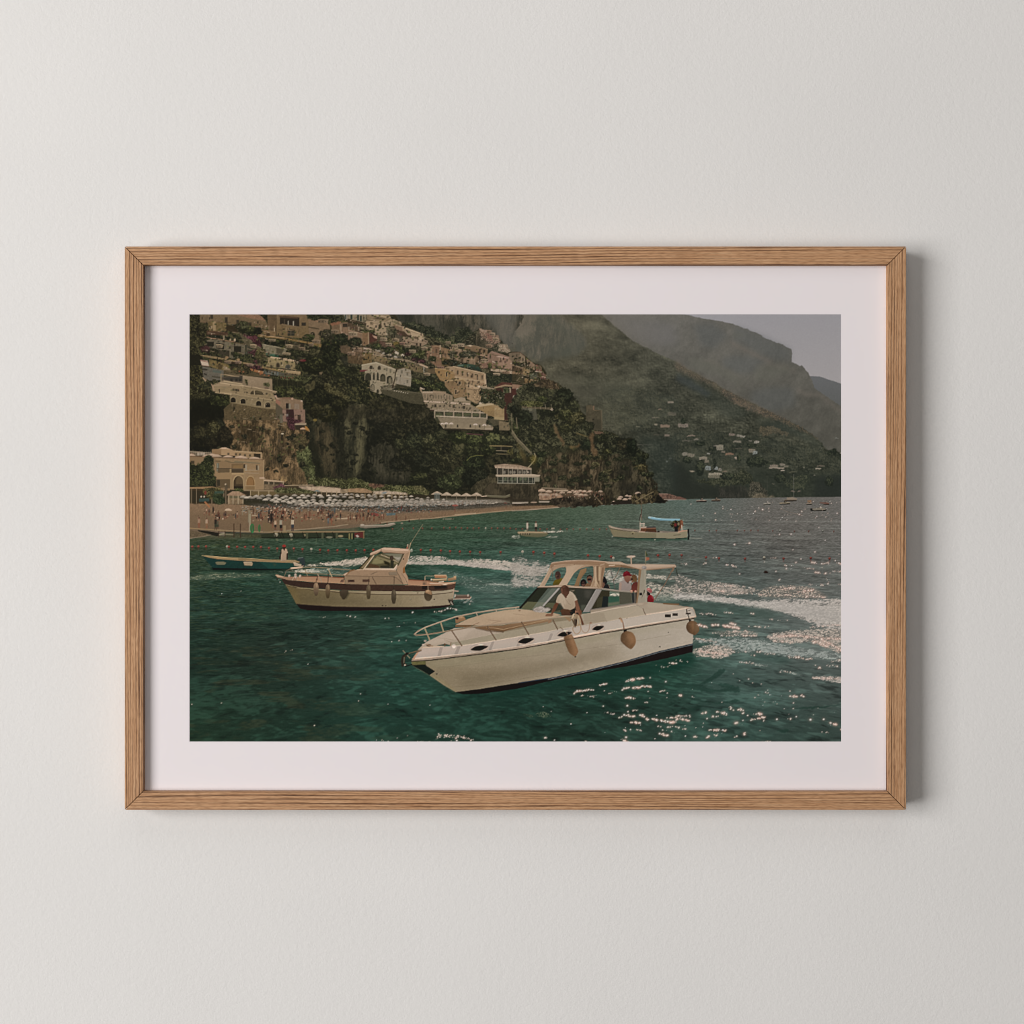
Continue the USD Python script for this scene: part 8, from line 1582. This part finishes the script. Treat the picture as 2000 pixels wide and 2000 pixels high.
# the boats are pale paint in full sun
for name_, gain, sat in (("pictured_motor_yacht", (1.12, 1.105, 1.085), .86), ("pictured_cabin_cruiser", (1.20, 1.175, 1.15), .86), ("pictured_fishing_boat", (1.18, 1.18, 1.16), 1.0), ("pictured_green_boat", (1.05, 1.02, 1.0), 1.0)):
    m_ = ndimage.gaussian_filter(next(q[1] for q in LAYERS if q[0] == name_).astype(np.float32), .7)[..., None]
    gr = C.mean(-1, keepdims=True)
    m_ = m_ * sst(30, 95, gr)
    C[:] = np.clip(C * (1 - m_) + (gr + (C - gr) * sat) * hx(gain) * m_, 0, 246)
m_ = ndimage.gaussian_filter(region(HULL, "Y1 160,832 215,740 305,660 785,644 1620,512 Y2 0,470 990,298 1690,182 1815,172 1856,278 940,432 0,604").astype(np.float32), .7)[..., None] * sst(30, 95, C.mean(-1, keepdims=True))
C[:] = np.clip(C * (1 + m_ * (hx((1.25, 1.215, 1.215)) - 1)), 0, 246)
m_ = next(q[1] for q in LAYERS if q[0] == "pictured_beach")
C[m_] = np.clip(C[m_] * hx((1.03, 1.0, .96)), 0, 246)
GW, GH = 955, 627
PY = MATY + 0.00025
gx = np.linspace(0, PW - 1, GW)
gz = np.linspace(0, PH - 1, GH)
GX, GZ = np.meshgrid(gx, gz)
soft_ = ndimage.gaussian_filter(C, (0.35, 0.35, 0))
ink = np.stack([ndimage.map_coordinates(soft_[..., q], [GZ, GX], order=1, mode="nearest") for q in range(3)], -1)
ink = lin(np.clip(ink, 0, 255))
# the sheet runs a little way under the mat on every side
su = PX0 + (GX + .0) * (PRINT[2] - PRINT[0] + 2) / (PW - 1) - 1
sv = PY0 + (GZ + .0) * (PRINT[3] - PRINT[1] + 2) / (PH - 1) - 1
kk = (DIST + PY - FRONT) / DIST
pos = np.stack([(su - 1000) * U * kk, np.full(su.shape, PY), EYE + (1000 - sv) * U * kk], -1).reshape(-1, 3) - np.array(origin)
idx = np.arange(GW * GH).reshape(GH, GW)
quads = np.stack([idx[1:, :-1], idx[1:, 1:], idx[:-1, 1:], idx[:-1, :-1]], -1).reshape(-1, 4)
ql = lab[np.clip(np.round(GZ[:-1, :-1] + .6).astype(int), 0, PH - 1), np.clip(np.round(GX[:-1, :-1] + .6).astype(int), 0, PW - 1)].ravel()
inkf = ink.reshape(-1, 3).astype(np.float32)


def sheet(path, q):
    used, inv = np.unique(q.ravel(), return_inverse=True)
    m = UsdGeom.Mesh.Define(stage, path)
    m.CreatePointsAttr(Vt.Vec3fArray.FromNumpy(pos[used].astype(np.float32)))
    m.CreateFaceVertexCountsAttr(Vt.IntArray.FromNumpy(np.full(len(q), 4, np.int32)))
    m.CreateFaceVertexIndicesAttr(Vt.IntArray.FromNumpy(inv.astype(np.int32).ravel()))
    m.CreateSubdivisionSchemeAttr("none")
    UsdGeom.PrimvarsAPI(m).CreatePrimvar("ink", Sdf.ValueTypeNames.Color3fArray, "vertex").Set(Vt.Vec3fArray.FromNumpy(inkf[used]))
    UsdShade.MaterialBindingAPI.Apply(m.GetPrim()).Bind(print_mat)
    return m


sea_id = 1 + [q[0] for q in LAYERS].index("pictured_sea")
sheet("/World/framed_picture/print", quads[(ql == 0) | (ql == sea_id)])
for k_, (name, _, label) in enumerate(LAYERS, 1):
    if k_ != sea_id and (ql == k_).any():
        tag(sheet("/World/framed_picture/print/" + name, quads[ql == k_]).GetPrim(), label)
